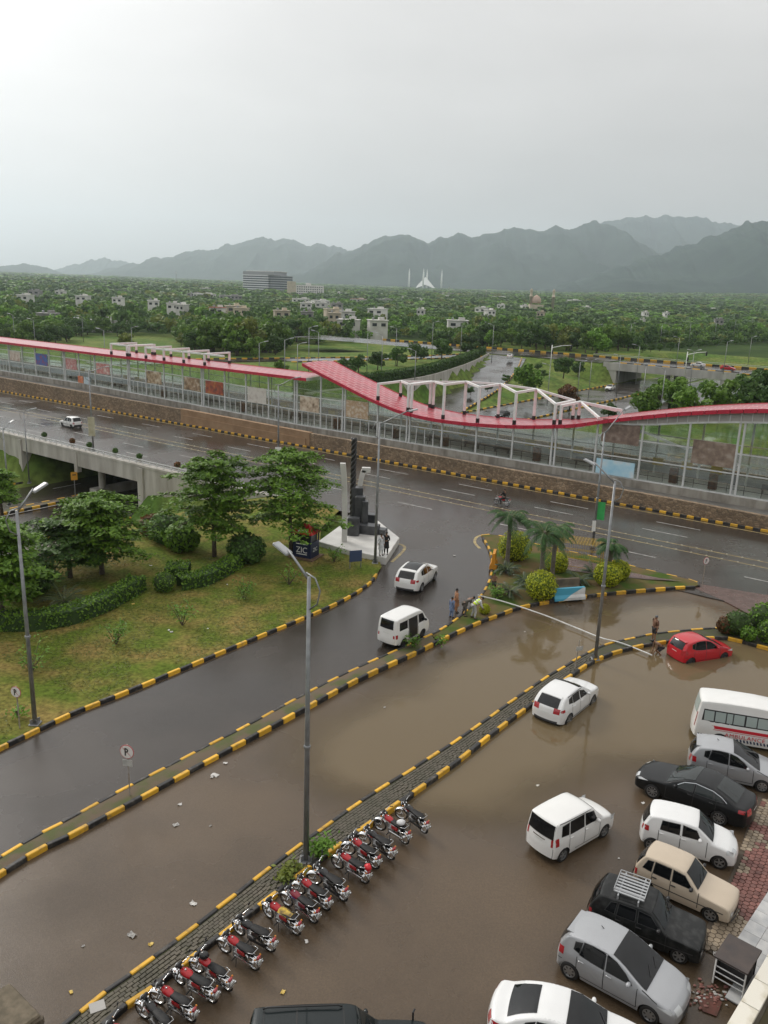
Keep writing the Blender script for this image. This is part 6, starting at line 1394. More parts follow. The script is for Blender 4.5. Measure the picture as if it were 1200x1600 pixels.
# ---- hatchback (silver ones and the red one)
def make_hatch(m, gm=None, style='cover'):
    gm = gm or M_cglass
    c = Car(3.76, 1.69, [(0, .52), (.05, .64), (.22, .76), (.55, .87), (.98, .98), (1.30, 1.14), (1.72, 1.37), (2.05, 1.485), (2.55, 1.52), (3.05, 1.49), (3.42, 1.41), (3.60, 1.20), (3.72, .98), (3.76, .72)], 2.46, .76, .295, belt=.93, tumble=.17)
    o = empty('hatchback_car'); c.body(m, o); c.wheels(o, style)
    c.strip_win('windscreen', 3.9, 6.95, -1.0, 1.0, gm, o, taper=.98); c.strip_win('rear_window', 10.08, 11.92, -.78, .78, gm, o)
    c.side_win('door_window', [(1.34, .965), (1.75, .97), (2.13, .98)], [(1.58, 1.17), (1.86, 1.365), (2.16, 1.445)], BOTH, gm, o)
    c.side_win('door_window', [(2.20, .98), (2.6, 1.0), (2.97, 1.04)], [(2.22, 1.45), (2.6, 1.46), (2.88, 1.43)], BOTH, gm, o)
    c.side_win('quarter_window', [(3.0, 1.07), (3.18, 1.12)], [(2.95, 1.40), (3.16, 1.33)], BOTH, gm, o)
    for x in (1.16, 2.165, 3.02): c.gap([(x, .34), (x + .02, .95)], BOTH, o)
    c.gap([(1.16, .34), (3.02, .34)], BOTH, o); c.gap([(.55, .80), (1.05, .97)], BOTH, o)
    end_lamps(c, 'headlight', M_lampw, o, .15, 1.55, .52, .93, (.10, .55), (.62, .74, .72)); end_lamps(c, 'tail_light', M_lampr, o, 11.9, 13.0, .74, .98, (3.52, 3.70), (.78, 1.02))
    c.strip_win('grille', -.62, -.15, -.45, .45, M_black, o); c.strip_win('lower_intake', -.95, -.72, -.6, .6, M_black, o)
    plate(c, 12.55, o); plate(c, -.42, o); mirrors(c, 1.42, .99, m, o); handles(c, (2.02, 2.88), .86, m, o); c.gap([(3.55, .62), (3.72, .60)], BOTH, o)
    mb = MB(); mb.box((c.xf + c.wb / 2 - 3.42, 0, 1.44), (.22, 1.05, .035)); mb.build('spoiler', m, o); return o, c
o, c = make_hatch(P_SILV); finish(o, c, at(892, 1528), at(1011, 1594), 'R', 'silver hatchback nearest the camera in the parked row on the right'); 
MB().tube([(-.55, .1, 1.5), (-.72, .1, 1.62)], .012, 5).build('aerial', M_black, o)
c2 = copy_tree(o); finish(c2, c, at(1092, 1213), at(1191, 1235), 'R', 'silver hatchback parked between the ambulance and the black saloon')
o, c = make_hatch(P_RED, style='steel'); finish(o, c, at(1077, 1034), at(1131, 1025), 'R', 'red hatchback standing in deep flood water beside the median', z=-.33)
# ---- small tall wagon
def make_wagon():
    m = P_WHITE; c = Car(3.60, 1.50, [(0, .60), (.05, .74), (.25, .88), (.60, .98), (.82, 1.03), (1.12, 1.30), (1.40, 1.56), (1.7, 1.64), (2.5, 1.66), (3.2, 1.64), (3.44, 1.60), (3.54, 1.20), (3.58, .95), (3.60, .70)], 2.40, .62, .29, belt=1.0, tumble=.10, plan=.07, bulge=.07, rnd=.07)
    o = empty('tall_wagon_car'); c.body(m, o); c.wheels(o, 'alloy', .17)
    c.strip_win('windscreen', 4.05, 5.95, -.97, .97, M_cglass, o); c.strip_win('rear_window', 10.08, 11.55, -.97, .97, M_cglass, o)
    c.side_win('door_window', [(1.18, 1.06), (1.85, 1.06)], [(1.42, 1.48), (1.87, 1.55)], BOTH, M_cglass, o); c.side_win('door_window', [(1.95, 1.06), (2.72, 1.06)], [(1.95, 1.55), (2.70, 1.54)], BOTH, M_cglass, o); c.side_win('quarter_window', [(2.80, 1.08), (3.2, 1.12)], [(2.78, 1.53), (3.15, 1.50)], BOTH, M_cglass, o)
    for x in (1.02, 1.90, 2.76): c.gap([(x, .36), (x, 1.04)], BOTH, o)
    c.gap([(1.02, .36), (2.4, .36)], BOTH, o)
    for sg in BOTH: c.gap([(1.5, 1.605), (3.3, 1.625)], (sg,), o, .012, M_black, 'roof_moulding', .012)
    end_lamps(c, 'headlight', M_lampw, o, .2, 1.7, .62, .95, (.06, .32), (.72, .92)); end_lamps(c, 'tail_light', M_lampr, o, 11.4, 12.7, .86, .99, (3.36, 3.54), (.80, 1.12))
    plate(c, 12.3, o, w=.2); c.strip_win('plate_bar', 11.95, 12.1, -.45, .45, M_chrome, o, n=3); mirrors(c, 1.25, 1.08, m, o); handles(c, (1.8, 2.66), .92, m, o); c.strip_win('grille', -.5, -.1, -.4, .4, M_black, o); return o, c
o, c = make_wagon(); finish(o, c, at(879, 1342), at(939, 1307), 'R', 'white tall wagon with lit tail lamp driving across the wet car park')
# ---- small white rounded city car
def make_mini():
    m = P_PEARL; c = Car(3.40, 1.48, [(0, .58), (.06, .72), (.28, .84), (.62, .93), (.86, .99), (1.16, 1.22), (1.45, 1.42), (1.75, 1.47), (2.3, 1.48), (2.85, 1.45), (3.12, 1.38), (3.28, 1.10), (3.36, .92), (3.40, .70)], 2.39, .56, .28, belt=.96, tumble=.12, plan=.09)
    o = empty('city_car'); c.body(m, o); c.wheels(o, 'alloy', .17, spokes=5)
    c.strip_win('windscreen', 4.06, 5.95, -.97, .97, M_cglass, o); c.strip_win('rear_window', 10.08, 11.7, -.8, .8, M_cglass, o)
    c.side_win('door_window', [(1.28, 1.0), (1.92, 1.0)], [(1.48, 1.30), (1.93, 1.38)], BOTH, M_cglass, o); c.side_win('door_window', [(2.04, 1.0), (2.72, 1.03)], [(2.05, 1.38), (2.66, 1.36)], BOTH, M_cglass, o)
    for x in (1.05, 1.98, 2.76): c.gap([(x, .36), (x + .01, .98)], BOTH, o)
    end_lamps(c, 'headlight', M_lampw, o, .3, 1.6, .60, .93, (.08, .34), (.68, .84)); end_lamps(c, 'tail_light', M_lampr, o, 11.7, 12.6, .80, .98, (3.16, 3.33), (.84, 1.04)); mirrors(c, 1.32, 1.02, m, o); handles(c, (1.86, 2.66), .88, m, o); plate(c, -.4, o); plate(c, 12.4, o); c.strip_win('lower_intake', -.9, -.65, -.5, .5, M_black, o); return o, c
o, c = make_mini(); finish(o, c, at(1016, 1327), at(1123, 1356), 'R', 'small white rounded car parked between the black saloon and the beige car')
# ---- boxy beige hatch and the old black one
def make_boxy(m, L=3.30, W=1.41, H=1.40, wb=2.175, style='alloy', rack=False, gm=M_cglass):
    k = H / 1.40; c = Car(L, W, [(0, .50), (.03, .70), (.20, .77), (.95, .86), (1.12, .90), (1.36, 1.14), (1.60, 1.345 * k), (1.85, 1.395 * k), (2.4, 1.405 * k), (2.85, 1.38 * k), (L - .32, 1.345 * k), (L - .12, 1.05), (L - .03, .86), (L, .60)], wb, .62, .265, belt=.86, tumble=.15, rnd=.05, plan=.05, bulge=.04)
    o = empty('boxy_hatchback'); c.body(m, o); c.wheels(o, style, .155, .7, 6)
    c.strip_win('windscreen', 4.08, 5.94, -.9, .9, gm, o); c.strip_win('rear_window', 10.05, 11.6, -.97, .97, gm, o)
    c.side_win('door_window', [(1.26, .92), (1.95, .92)], [(1.60, 1.26 * k), (1.96, 1.30 * k)], BOTH, gm, o); c.side_win('door_window', [(2.05, .92), (2.62, .92)], [(2.05, 1.305 * k), (2.58, 1.30 * k)], BOTH, gm, o); c.side_win('quarter_window', [(2.70, .93), (3.0, .96)], [(2.66, 1.29 * k), (2.84, 1.26 * k)], BOTH, gm, o)
    for x in (1.06, 2.0, 2.64): c.gap([(x, .34), (x, .90)], BOTH, o)
    c.gap([(.2, .52), (L - .2, .52)], BOTH, o, .018, M_trim, 'side_moulding', .01)
    for t0, t1 in ((-1.0, -.42), (13.35, 14.0)): c.strip_win('bumper', t0, t1, -.98, .98, M_trim, o, .05)
    end_lamps(c, 'headlight', M_lampw, o, -.3, .5, .62, .93); end_lamps(c, 'tail_light', M_lampr, o, 12.0, 13.0, .80, .98, (L - .12, L - .03), (.62, .84)); c.strip_win('grille', -.35, .2, -.55, .55, M_black, o); mirrors(c, 1.3, .95, M_black, o); handles(c, (1.9, 2.55), .78, M_black, o); plate(c, -.75, o, off=.06); plate(c, 12.6, o)
    if rack:
        cx = c.xf + c.wb / 2 - 2.35; zt = 1.405 * k + .02; r = MB()
        for x in (-.32, .32): r.box((cx + x, 0, zt + .12), (.04, W - .3, .04)); [r.box((cx + x, s * (W / 2 - .2), zt + .05), (.05, .05, .16)) for s in BOTH]
        for y in np.linspace(-.46, .46, 7): r.box((cx, float(y), zt + .155), (.95, .075, .025))
        for x in (-.48, .48): r.tube([(cx + x, -.5, zt + .16), (cx + x, -.5, zt + .26), (cx + x, .5, zt + .26), (cx + x, .5, zt + .16)], .014, 5)
        for y in (-.5, .5): r.tube([(cx - .48, y, zt + .26), (cx + .48, y, zt + .26)], .014, 5)
        r.build('roof_rack', mat('rack silver', (.42, .43, .44), .4, metal=.5), o)
    return o, c
o, c = make_boxy(P_BEIGE); finish(o, c, at(1010, 1393), at(1107, 1437), 'R', 'beige boxy hatchback parked facing the red brick paving')
o, c = make_boxy(P_OLDBLK, 3.55, 1.55, 1.40, 2.32, 'alloy', True); finish(o, c, at(945, 1458), at(1058, 1502), 'R', 'old faded black hatchback with a silver roof rack')
# ---- black saloon
def make_saloon(m, L=4.63, W=1.80, wb=2.70, H=1.42, style='alloy', sp=9, gm=M_cglassl, chrome=True, xf=.88):
    k = H / 1.42; q = L / 4.63; X = lambda x: x * q
    c = Car(L, W, [(0, .52), (.05, .66), (.28, .76), (.80, .86), (X(1.34), .95), (X(1.70), 1.13), (X(2.12), 1.33 * k), (X(2.5), 1.41 * k), (X(2.95), 1.415 * k), (X(3.35), 1.34 * k), (X(3.75), 1.20 * k), (X(4.12), 1.05), (X(4.45), 1.02), (X(4.57), .94), (L, .68)], wb, xf, .32, belt=.93, tumble=.20, plan=.11, bulge=.13)
    o = empty('saloon_car'); c.body(m, o); c.wheels(o, style, .2, .7, sp)
    c.strip_win('windscreen', 4.1, 6.85, -1.0, 1.0, gm, o, taper=.97); c.strip_win('rear_window', 8.75, 10.85, -.80, .80, gm, o)
    c.side_win('door_window', [(X(1.74), .985), (X(2.45), .99)], [(X(2.05), 1.22 * k), (X(2.46), 1.325 * k)], BOTH, gm, o); c.side_win('door_window', [(X(2.55), .99), (X(3.25), 1.0)], [(X(2.55), 1.33 * k), (X(3.2), 1.285 * k)], BOTH, gm, o); c.side_win('quarter_window', [(X(3.31), 1.0), (X(3.66), 1.04)], [(X(3.27), 1.275 * k), (X(3.5), 1.18 * k)], BOTH, gm, o)
    for x in (X(1.40), X(2.50), X(3.38)): c.gap([(x, .34), (x + .02, .96)], BOTH, o)
    c.gap([(X(1.40), .33), (X(3.3), .33)], BOTH, o)
    if chrome: c.gap([(X(1.74), .99), (X(2.08), 1.235 * k), (X(2.5), 1.345 * k), (X(3.2), 1.305 * k), (X(3.56), 1.19 * k), (X(3.78), 1.05)], BOTH, o, .014, M_chrome, 'window_chrome', .01)
    end_lamps(c, 'headlight', M_lampw, o, .35, 1.6, .55, .94, (.16, .62), (.66, .76, .75)); end_lamps(c, 'tail_light', M_lampr, o, 12.75, 13.75, .55, .97, (X(4.28), X(4.55)), (.84, .98)); c.strip_win('grille', -.5, .35, -.5, .5, M_black, o); c.strip_win('lower_intake', -.95, -.7, -.7, .7, M_black, o); plate(c, 13.4, o); plate(c, -.6, o); mirrors(c, X(1.78), .99, m, o); handles(c, (X(2.36), X(3.22)), .86, m if not chrome else M_black, o); return o, c
o, c = make_saloon(P_BLACK); finish(o, c, at(1121, 1286), at(1020, 1245), 'L', 'glossy black saloon parked nose out in the right row')
o, c = make_saloon(P_PEARL, 4.42, 1.70, 2.55, 1.47, 'alloy', 5, M_cglass, False, .86); tag(o, 'white saloon cut off by the bottom picture edge', 'car')
# roof centre over the surveyed point
rc = at(868, 1566, 1.45); hd = (at(1000, 1600, 1.45) - at(800, 1540, 1.45)).normalized(); o.rotation_euler = (0, 0, math.atan2(hd.y, hd.x)); o.location = (rc.x + hd.x * .55, rc.y + hd.y * .55, lotz(rc))
# ---- crossovers
def make_suv(m, L=4.30, W=1.79, H=1.60, wb=2.61, dark_roof=False, sp=5):
    k = H / 1.60; c = Car(L, W, [(0, .62), (.05, .80), (.25, .93), (.75, 1.00), (1.22, 1.07), (1.55, 1.26), (1.95, 1.48 * k), (2.3, 1.575 * k), (2.8, 1.60 * k), (3.4, 1.55 * k), (L - .50, 1.46 * k), (L - .22, 1.22), (L - .06, 1.04), (L, .78)], wb, .84, .335, .26, belt=1.02, tumble=.19, plan=.11, bulge=.13)
    o = empty('crossover_car'); c.body(m, o); c.wheels(o, 'alloy', .21, .7, sp)
    c.strip_win('windscreen', 4.08, 6.9, -1.0, 1.0, M_cglass, o, taper=.97); c.strip_win('rear_window', 10.1, 11.75, -.78, .78, M_cglass, o)
    if dark_roof: c.strip_win('glass_roof', 7.1, 9.7, -.80, .80, M_cglass, o, .008)
    c.side_win('door_window', [(1.62, 1.08), (2.32, 1.09)], [(1.92, 1.33 * k), (2.33, 1.46 * k)], BOTH, M_cglass, o); c.side_win('door_window', [(2.42, 1.09), (3.08, 1.12)], [(2.42, 1.47 * k), (3.06, 1.46 * k)], BOTH, M_cglass, o); c.side_win('quarter_window', [(3.15, 1.14), (3.48, 1.20)], [(3.12, 1.45 * k), (3.42, 1.38 * k)], BOTH, M_cglass, o)
    for x in (1.36, 2.37, 3.2): c.gap([(x, .40), (x + .02, 1.06)], BOTH, o)
    c.gap([(1.2, .36), (3.1, .36)], BOTH, o, .03, M_trim, 'sill_trim', .006); c.strip_win('rear_valance', 13.75, 14.0, -.9, .9, M_trim, o, .01)
    end_lamps(c, 'headlight', M_lampw, o, .2, 1.5, .55, .94, (.12, .6), (.78, .90, .88)); end_lamps(c, 'tail_light', M_lampr, o, 11.75, 12.75, .55, .98, (L - .34, L - .05), (.92, 1.06)); plate(c, 12.85, o); c.strip_win('grille', -.6, .1, -.5, .5, M_black, o); mirrors(c, 1.68, 1.1, m, o); handles(c, (2.25, 3.0), .96, m, o)
    c.gap([(2.0, 1.535 * k), (3.5, 1.515 * k)], BOTH, o, .012, M_black, 'roof_rail', .015); c.strip_win('spoiler', 9.6, 10.05, -.8, .8, m, o, .03); return o, c
o, c = make_suv(P_PEARL); finish(o, c, at(889, 1124), at(922, 1098), 'R', 'white crossover standing in flood water beside the paved median')
o, c = make_suv(P_WHITE, 4.48, 1.85, 1.63, 2.67, True); finish(o, c, at(656, 926), at(679, 906), 'R', 'white crossover with black glass roof on the side road', z=.008)
# ---- black off-roader at the bottom edge
def make_4x4():
    m = P_DKGRN; L = 4.85; c = Car(L, 1.88, [(0, .75), (.04, 1.0), (.3, 1.08), (1.25, 1.14), (1.42, 1.18), (1.75, 1.5), (2.0, 1.76), (2.3, 1.85), (3.2, 1.87), (4.2, 1.85), (L - .2, 1.80), (L - .08, 1.3), (L - .03, 1.0), (L, .75)], 2.79, .9, .38, .36, belt=1.15, tumble=.12, plan=.05, bulge=.05, rnd=.07)
    o = empty('off_road_car'); c.body(m, o); c.wheels(o, 'alloy', .24, .6, 6); c.strip_win('windscreen', 4.1, 5.95, -.97, .97, M_cglassl, o); c.strip_win('rear_window', 10.05, 11.2, -.8, .8, M_cglass, o)
    for a, b in ((1.7, 2.5), (2.6, 3.4), (3.5, 4.5)): c.side_win('door_window', [(a, 1.22), (b, 1.22)], [(a + (.3 if a < 2 else 0), 1.66), (b, 1.70)], BOTH, M_cglass, o)
    for x in (1.5, 2.55, 3.45): c.gap([(x, .5), (x, 1.2)], BOTH, o)
    for y in (-.62, .62): MB().tube([(c.xf + c.wb / 2 - 2.35, y, 1.9), (c.xf + c.wb / 2 - 2.45, y, 1.955), (c.xf + c.wb / 2 - 4.3, y, 1.955), (c.xf + c.wb / 2 - 4.4, y, 1.9)], .025, 6).build('roof_rail', M_black, o, True)
    for t in (7.0, 8.3, 9.3): c.strip_win('roof_seam', t, t + .035, -.85, .85, M_line, o, .004, 3)
    end_lamps(c, 'headlight', M_lampw, o, -.2, .5, .65, .95); end_lamps(c, 'tail_light', M_lampr, o, 11.2, 12.8, .86, .98); mirrors(c, 1.7, 1.25, m, o); p = c.side(.4, 1.05, 1); MB().tube([p, (p[0], p[1] + .02, p[2] + .25), (p[0] + .05, p[1] + .08, p[2] + .3)], .03, 6).build('wing_mirror', M_black, o); return o, c
o, c = make_4x4(); tag(o, 'black off road car cut off by the bottom picture edge', 'car')
rc = at(470, 1590, 1.87); hd = (at(560, 1577, 1.87) - at(400, 1583, 1.87)).normalized(); o.rotation_euler = (0, 0, math.atan2(hd.y, hd.x)); nr = Vector((hd.y, -hd.x, 0)); rp = at(505, 1566, 1.87) + nr * .78; o.location = (rp.x + hd.x * .55, rp.y + hd.y * .55, -.02)
# ---- micro van
def make_van():
    m = P_WHITE; L = 3.40; c = Car(L, 1.475, [(0, .62), (.04, .92), (.16, 1.04), (.42, 1.30), (.66, 1.62), (.85, 1.77), (1.2, 1.83), (2.0, 1.85), (2.9, 1.83), (3.25, 1.78), (3.34, 1.40), (3.38, 1.0), (L, .70)], 1.90, .72, .275, .26, belt=1.05, tumble=.10, plan=.05, bulge=.05, rnd=.09)
    o = empty('micro_van'); c.body(m, o); c.wheels(o, 'steel', .155, .66); c.strip_win('windscreen', 2.2, 4.2, -.97, .97, M_cglass, o); c.strip_win('rear_window', 9.12, 10.4, -.78, .78, M_cglass, o)
    c.side_win('door_window', [(.50, 1.10), (1.15, 1.10)], [(.78, 1.58), (1.16, 1.60)], BOTH, M_cglass, o); c.side_win('sliding_window', [(2.28, 1.12), (3.02, 1.14)], [(2.28, 1.58), (2.98, 1.58)], BOTH, M_cglass, o)
    c.side_win('open_side_door', [(1.30, .40), (2.16, .40)], [(1.30, 1.62), (2.16, 1.62)], (-1,), M_black, o, .008); c.side_win('sliding_window', [(1.34, 1.12), (2.12, 1.12)], [(1.34, 1.58), (2.12, 1.58)], (1,), M_cglass, o)
    c.gap([(2.22, .38), (2.22, 1.66)], BOTH, o); c.gap([(1.24, .38), (1.24, 1.66)], BOTH, o); c.gap([(.4, .34), (3.3, .34)], BOTH, o, .02, M_trim, 'sill_trim')
    end_lamps(c, 'tail_light', M_lampr, o, 11.3, 11.9, .82, .98, (3.24, 3.38), (.72, .96)); end_lamps(c, 'headlight', M_lampw, o, -.2, .7, .6, .94); c.strip_win('bumper', 11.85, 12.6, -.98, .98, P_WHITE, o, .05); c.strip_win('bumper', -1.0, -.5, -.98, .98, P_WHITE, o, .05); plate(c, 11.0, o); mirrors(c, .62, 1.15, M_black, o); return o, c
o, c = make_van(); finish(o, c, at(629, 1011), at(658, 996), 'R', 'white micro van with its side door open beside the median', 'van', z=.008)
# ---- ambulance
def text_obj(name, fc, parent, m):
    t = bpy.data.objects.new('tmp', fc); COL.objects.link(t); dg = bpy.context.evaluated_depsgraph_get(); me = bpy.data.meshes.new_from_object(t.evaluated_get(dg)); bpy.data.objects.remove(t)
    me.materials.clear(); me.materials.append(m); return link(name, me, parent)
def make_amb():
    m = P_WHITE; L = 5.0; W = 1.75; c = Car(L, W, [(0, .68), (.04, .98), (.2, 1.10), (.55, 1.35), (.95, 1.72), (1.25, 2.02), (1.6, 2.16), (2.4, 2.22), (3.6, 2.22), (4.5, 2.18), (L - .22, 2.10), (L - .10, 1.55), (L - .04, 1.05), (L, .70)], 2.75, 1.05, .33, .30, belt=1.15, tumble=.10, plan=.04, bulge=.05, rnd=.10)
    o = empty('ambulance'); c.body(m, o); c.wheels(o, 'steel', .19, .62); c.strip_win('windscreen', 2.3, 4.6, -.97, .97, M_cglass, o); c.strip_win('rear_window', 10.1, 11.2, -.78, .78, M_curtain, o)
    c.side_win('window_surround', [(1.75, 1.20), (4.72, 1.20)], [(1.75, 1.80), (4.66, 1.80)], BOTH, M_black, o, .004)
    for a, b in ((1.82, 2.28), (2.33, 2.78), (2.86, 3.32), (3.37, 3.62), (3.67, 4.12), (4.18, 4.62)): c.side_win('curtained_window', [(a, 1.26), (b, 1.26)], [(a, 1.74), (b, 1.74)], BOTH, M_curtain, o, .009)
    c.side_win('door_window', [(.85, 1.20), (1.55, 1.20)], [(1.15, 1.72), (1.56, 1.78)], BOTH, M_cglass, o)
    red = mat('ambulance red', (.55, .02, .035), .4)
    c.gap([(.4, .98), (4.94, .98)], BOTH, o, .075, red, 'red_stripe', .005); c.gap([(.4, .855), (4.94, .855)], BOTH, o, .012, red, 'red_stripe', .005)
    blue = mat('ambulance dark blue', (.02, .03, .08), .4)
    for k in range(30):
        x = .55 + k * .145
        if min(abs(x - 1.05), abs(x - 3.8)) > .45: c.gap([(x, .42), (x + .05, .56)], BOTH, o, .035, blue, 'hatch_mark', .005)
    end_lamps(c, 'tail_light', M_lampr, o, 11.0, 12.6, .86, .98); end_lamps(c, 'headlight', M_lampw, o, -.2, .6, .6, .94); mirrors(c, .95, 1.25, M_black, o)
    # lettering on both sides
    for sg in BOTH:
        fc = bpy.data.curves.new('lettering', 'FONT'); fc.body = 'AMBULANCE'; fc.size = .27; fc.extrude = .002; fc.align_x = 'CENTER'; fc.space_character = 1.15
        to = text_obj('lettering', fc, o, red); y = c.hy(2.7, .7) + .014
        to.location = (c.xf + c.wb / 2 - 2.75, sg * float(y), .60); to.rotation_euler = (math.pi / 2, 0, math.pi if sg > 0 else 0)
    return o, c
o, c = make_amb(); rr = at(1123, 1160); dv = (at(1191, 1235) - at(1092, 1213)).normalized(); dv = Vector((math.cos(R_(-16)), math.sin(R_(-16)), 0)); finish(o, c, rr, rr + dv * 2.75, 'R', 'white ambulance with red stripe at the right picture edge', 'ambulance')
# ---- traffic farther off
o, c = make_boxy(P_WHITE, 3.45, 1.5, 1.48, 2.34, 'steel'); o.name = 'hatchback_car'
o.location = un(-101.3, 65.6, 0); o.rotation_euler = (0, 0, ROADANG + math.pi - .04); tag(o, 'white hatchback driving away on the wet main road', 'car')
far_ = [((953, 609, -5.9), math.atan2(NN.y, NN.x) + math.pi, P_WHITE, 'white car on the sunken road below the far bridge'), ((797, 560, -.1), math.atan2(NN.y, NN.x) + .35, P_WHITE, 'white car at the top of the curving ramp'), ((1090, 573, .1), ROADANG + math.pi, P_WHITE, 'white car crossing the far bridge'), ((1137, 579, .1), ROADANG, P_RED, 'red car right of the far bridge'), ((1130, 614, .1), math.atan2(NN.y, NN.x), P_PEARL, 'white car on the slip road among the trees at right'), ((785, 652, -5.9), math.atan2(NN.y, NN.x) + math.pi, P_BLACK, 'black car on the sunken road behind the roof frames')]
protos = {}
for (px, py, z), a, m, l in far_:
    o, c = make_saloon(m, 4.4, 1.75, 2.6, 1.46, 'alloy', 5, M_cglass, False) if m is not P_RED else make_suv(m)
    o.location = at(px, py, z); o.rotation_euler = (0, 0, a); tag(o, l, 'car')
# ================================================================== MOTORCYCLES
M_seat = mat('seat vinyl', (.010, .010, .011), .55, (.018, .018, .018), 6, spec=.25); M_eng = mat('engine alloy', (.30, .30, .30), .45, metal=.7); M_bred = paint('bike red', (.42, .010, .016)); M_bblk = paint('bike black', (.012, .012, .013)); M_bdr = paint('bike maroon', (.22, .012, .03)); M_boff = mat('offwhite trim', (.6, .58, .55), .4)
def bike_wheel(parent, x, r=.285):
    t = MB(); n = 22; rows = []
    for i in range(n + 1):
        a = 2 * math.pi * i / n; rows.append([((r - .035 + .04 * math.cos(b)) * math.cos(a), .038 * math.sin(b), (r - .035 + .04 * math.cos(b)) * math.sin(a)) for b in np.linspace(0, 2 * math.pi, 7)])
    t.grid(rows); w = t.build('wheel', M_dark, parent, True, (x, 0, r)); q = MB(); q.lathe([(r - .055, -.028), (r - .072, -.02), (r - .072, .02), (r - .055, .028)], 22, axis='Y', cap=False); q.lathe([(.055, -.06), (.055, .06)], 10, axis='Y')
    for k in range(12): a = k * math.pi / 6; q.tube([(.05 * math.cos(a), .03 * (-1) ** k, .05 * math.sin(a)), ((r - .07) * math.cos(a + .2), 0, (r - .07) * math.sin(a + .2))], .004, 3, False)
    q.build('rim', M_chrome, w); return w
def make_bike(pm, stripe=None, seatm=None):
    o = empty('motorcycle'); B = lambda: MB()
    bike_wheel(o, .60); bike_wheel(o, -.58)
    fr = B(); fr.tube([(.36, 0, .84), (.22, 0, .45), (.10, 0, .26), (-.25, 0, .28), (-.30, 0, .62)], .022, 6); fr.tube([(.38, 0, .80), (.1, 0, .62), (-.3, 0, .62), (-.78, 0, .68)], .02, 6)
    for s in (-1, 1): fr.tube([(-.25, s * .06, .33), (-.58, s * .075, .285)], .018, 5); fr.tube([(-.3, s * .06, .62), (-.62, s * .09, .70)], .014, 5)
    fr.build('frame', M_black, o)
    fk = B()
    for s in (-1, 1): fk.tube([(.60, s * .075, .285), (.46, s * .075, .62), (.38, s * .075, .86)], [.022, .024, .026], 6)
    fk.build('front_fork', M_chrome, o, True)
    def fender(x, r, a0, a1, m, w=.075): 
        mb = B(); mb.grid([[(x + (r - .012 * abs(b) ** 2) * math.cos(a), w * b, .285 + (r - .03 * b * b) * math.sin(a)) for b in (-1, -.6, 0, .6, 1)] for a in np.linspace(a0, a1, 12)]); return mb.build('mudguard', m, o, True)
    fender(.60, .325, .25, 2.45, M_chrome); fender(-.58, .335, .35, 2.9, M_chrome, .085)
    # tank
    tk = B(); prof = [(.40, .055, .70, .80), (.34, .10, .655, .845), (.22, .135, .63, .865), (.08, .13, .625, .84), (-.03, .085, .64, .775)]
    rows = []
    for x, w, z0, z1 in prof: rows.append([(x, w * math.sin(a) * (1 if math.cos(a) > -.3 else .92), (z0 + z1) / 2 + (z1 - z0) / 2 * math.cos(a)) for a in np.linspace(0, 2 * math.pi, 13)])
    tk.grid(rows); tk.poly(rows[0][:-1]); tk.poly(rows[-1][:-1]); t = tk.build('fuel_tank', pm, o, 50, fix=True); B().lathe([(.03, .86), (.03, .885), (.005, .89)], 8, (.2, 0, 0)).build('filler_cap', M_chrome, t, True)
    for s in (-1, 1):
        mb = B(); mb.grid([[(x, s * .138, z) for z in (.70, .745)] for x in (.32, .2, .06)]); mb.build('tank_stripe', stripe or M_boff, t)
    st = B(); rows = []
    for x, w, z0, z1 in [(.04, .07, .70, .765), (-.05, .105, .69, .78), (-.25, .12, .685, .785), (-.45, .125, .69, .80), (-.62, .105, .70, .805), (-.68, .06, .72, .79)]: rows.append([(x, w * q[0], (z0 if q[1] < 0 else z1) - (.02 if abs(q[0]) > .9 and q[1] > 0 else 0)) for q in ((-1, -1), (1, -1), (1.02, 1), (.7, 1), (0, 1), (-.7, 1), (-1.02, 1), (-1, -1))])
    st.grid(rows); st.poly(rows[0][:-1]); st.poly(rows[-1][:-1]); st.build('seat', seatm or M_seat, o, 60, fix=True)
    sc = B()
    for s in (-1, 1): sc.bbox((-.20, s * .10, .565), (.32, .035, .15), .03); 
    sc.build('side_cover', pm, o)
    en = B(); en.lathe([(.13, -.13), (.14, -.1), (.14, .1), (.13, .13)], 12, (.02, 0, .33), 'Y')
    for k in range(5): en.box((.20 + k * .028, 0, .42 + k * .02), (.014, .16, .15), (0, R_(-35), 0))
    en.box((.0, 0, .38), (.34, .17, .16)); en.build('engine', M_eng, o)
    ex = B(); ex.tube([(.30, -.10, .40), (.32, -.13, .26), (.1, -.15, .20), (-.2, -.16, .22), (-.42, -.165, .26), (-.85, -.17, .33)], [.018, .02, .022, .03, .042, .045], 8); ex.build('exhaust', M_chrome, o, True)
    cc = B(); cc.bbox((-.28, .13, .31), (.68, .04, .10), .03); cc.build('chain_case', M_chrome if pm is not M_bblk else M_black, o)
    sk = B()
    for s in (-1, 1): sk.tube([(-.56, s * .115, .32), (-.48, s * .115, .66)], .028, 6)
    sk.build('shock_absorber', M_chrome, o, True)
    hb = B(); hb.tube([(.22, -.36, .99), (.34, -.28, 1.0), (.40, -.1, .93), (.40, .1, .93), (.34, .28, 1.0), (.22, .36, .99)], .013, 6); hb.build('handlebar', M_chrome, o, True); gp_ = B()
    for s in (-1, 1): gp_.tube([(.30, s * .30, 1.0), (.20, s * .37, .99)], .02, 6)
    gp_.build('grip', M_black, o)
    for s in (-1, 1): mb = B(); mb.tube([(.36, s * .24, 1.0), (.33, s * .33, 1.14)], .008, 4); mb.blob((.33, s * .35, 1.18), (.018, .055, .045), 8, 6); mb.build('mirror', M_chrome if s > 0 else M_black, o, True)
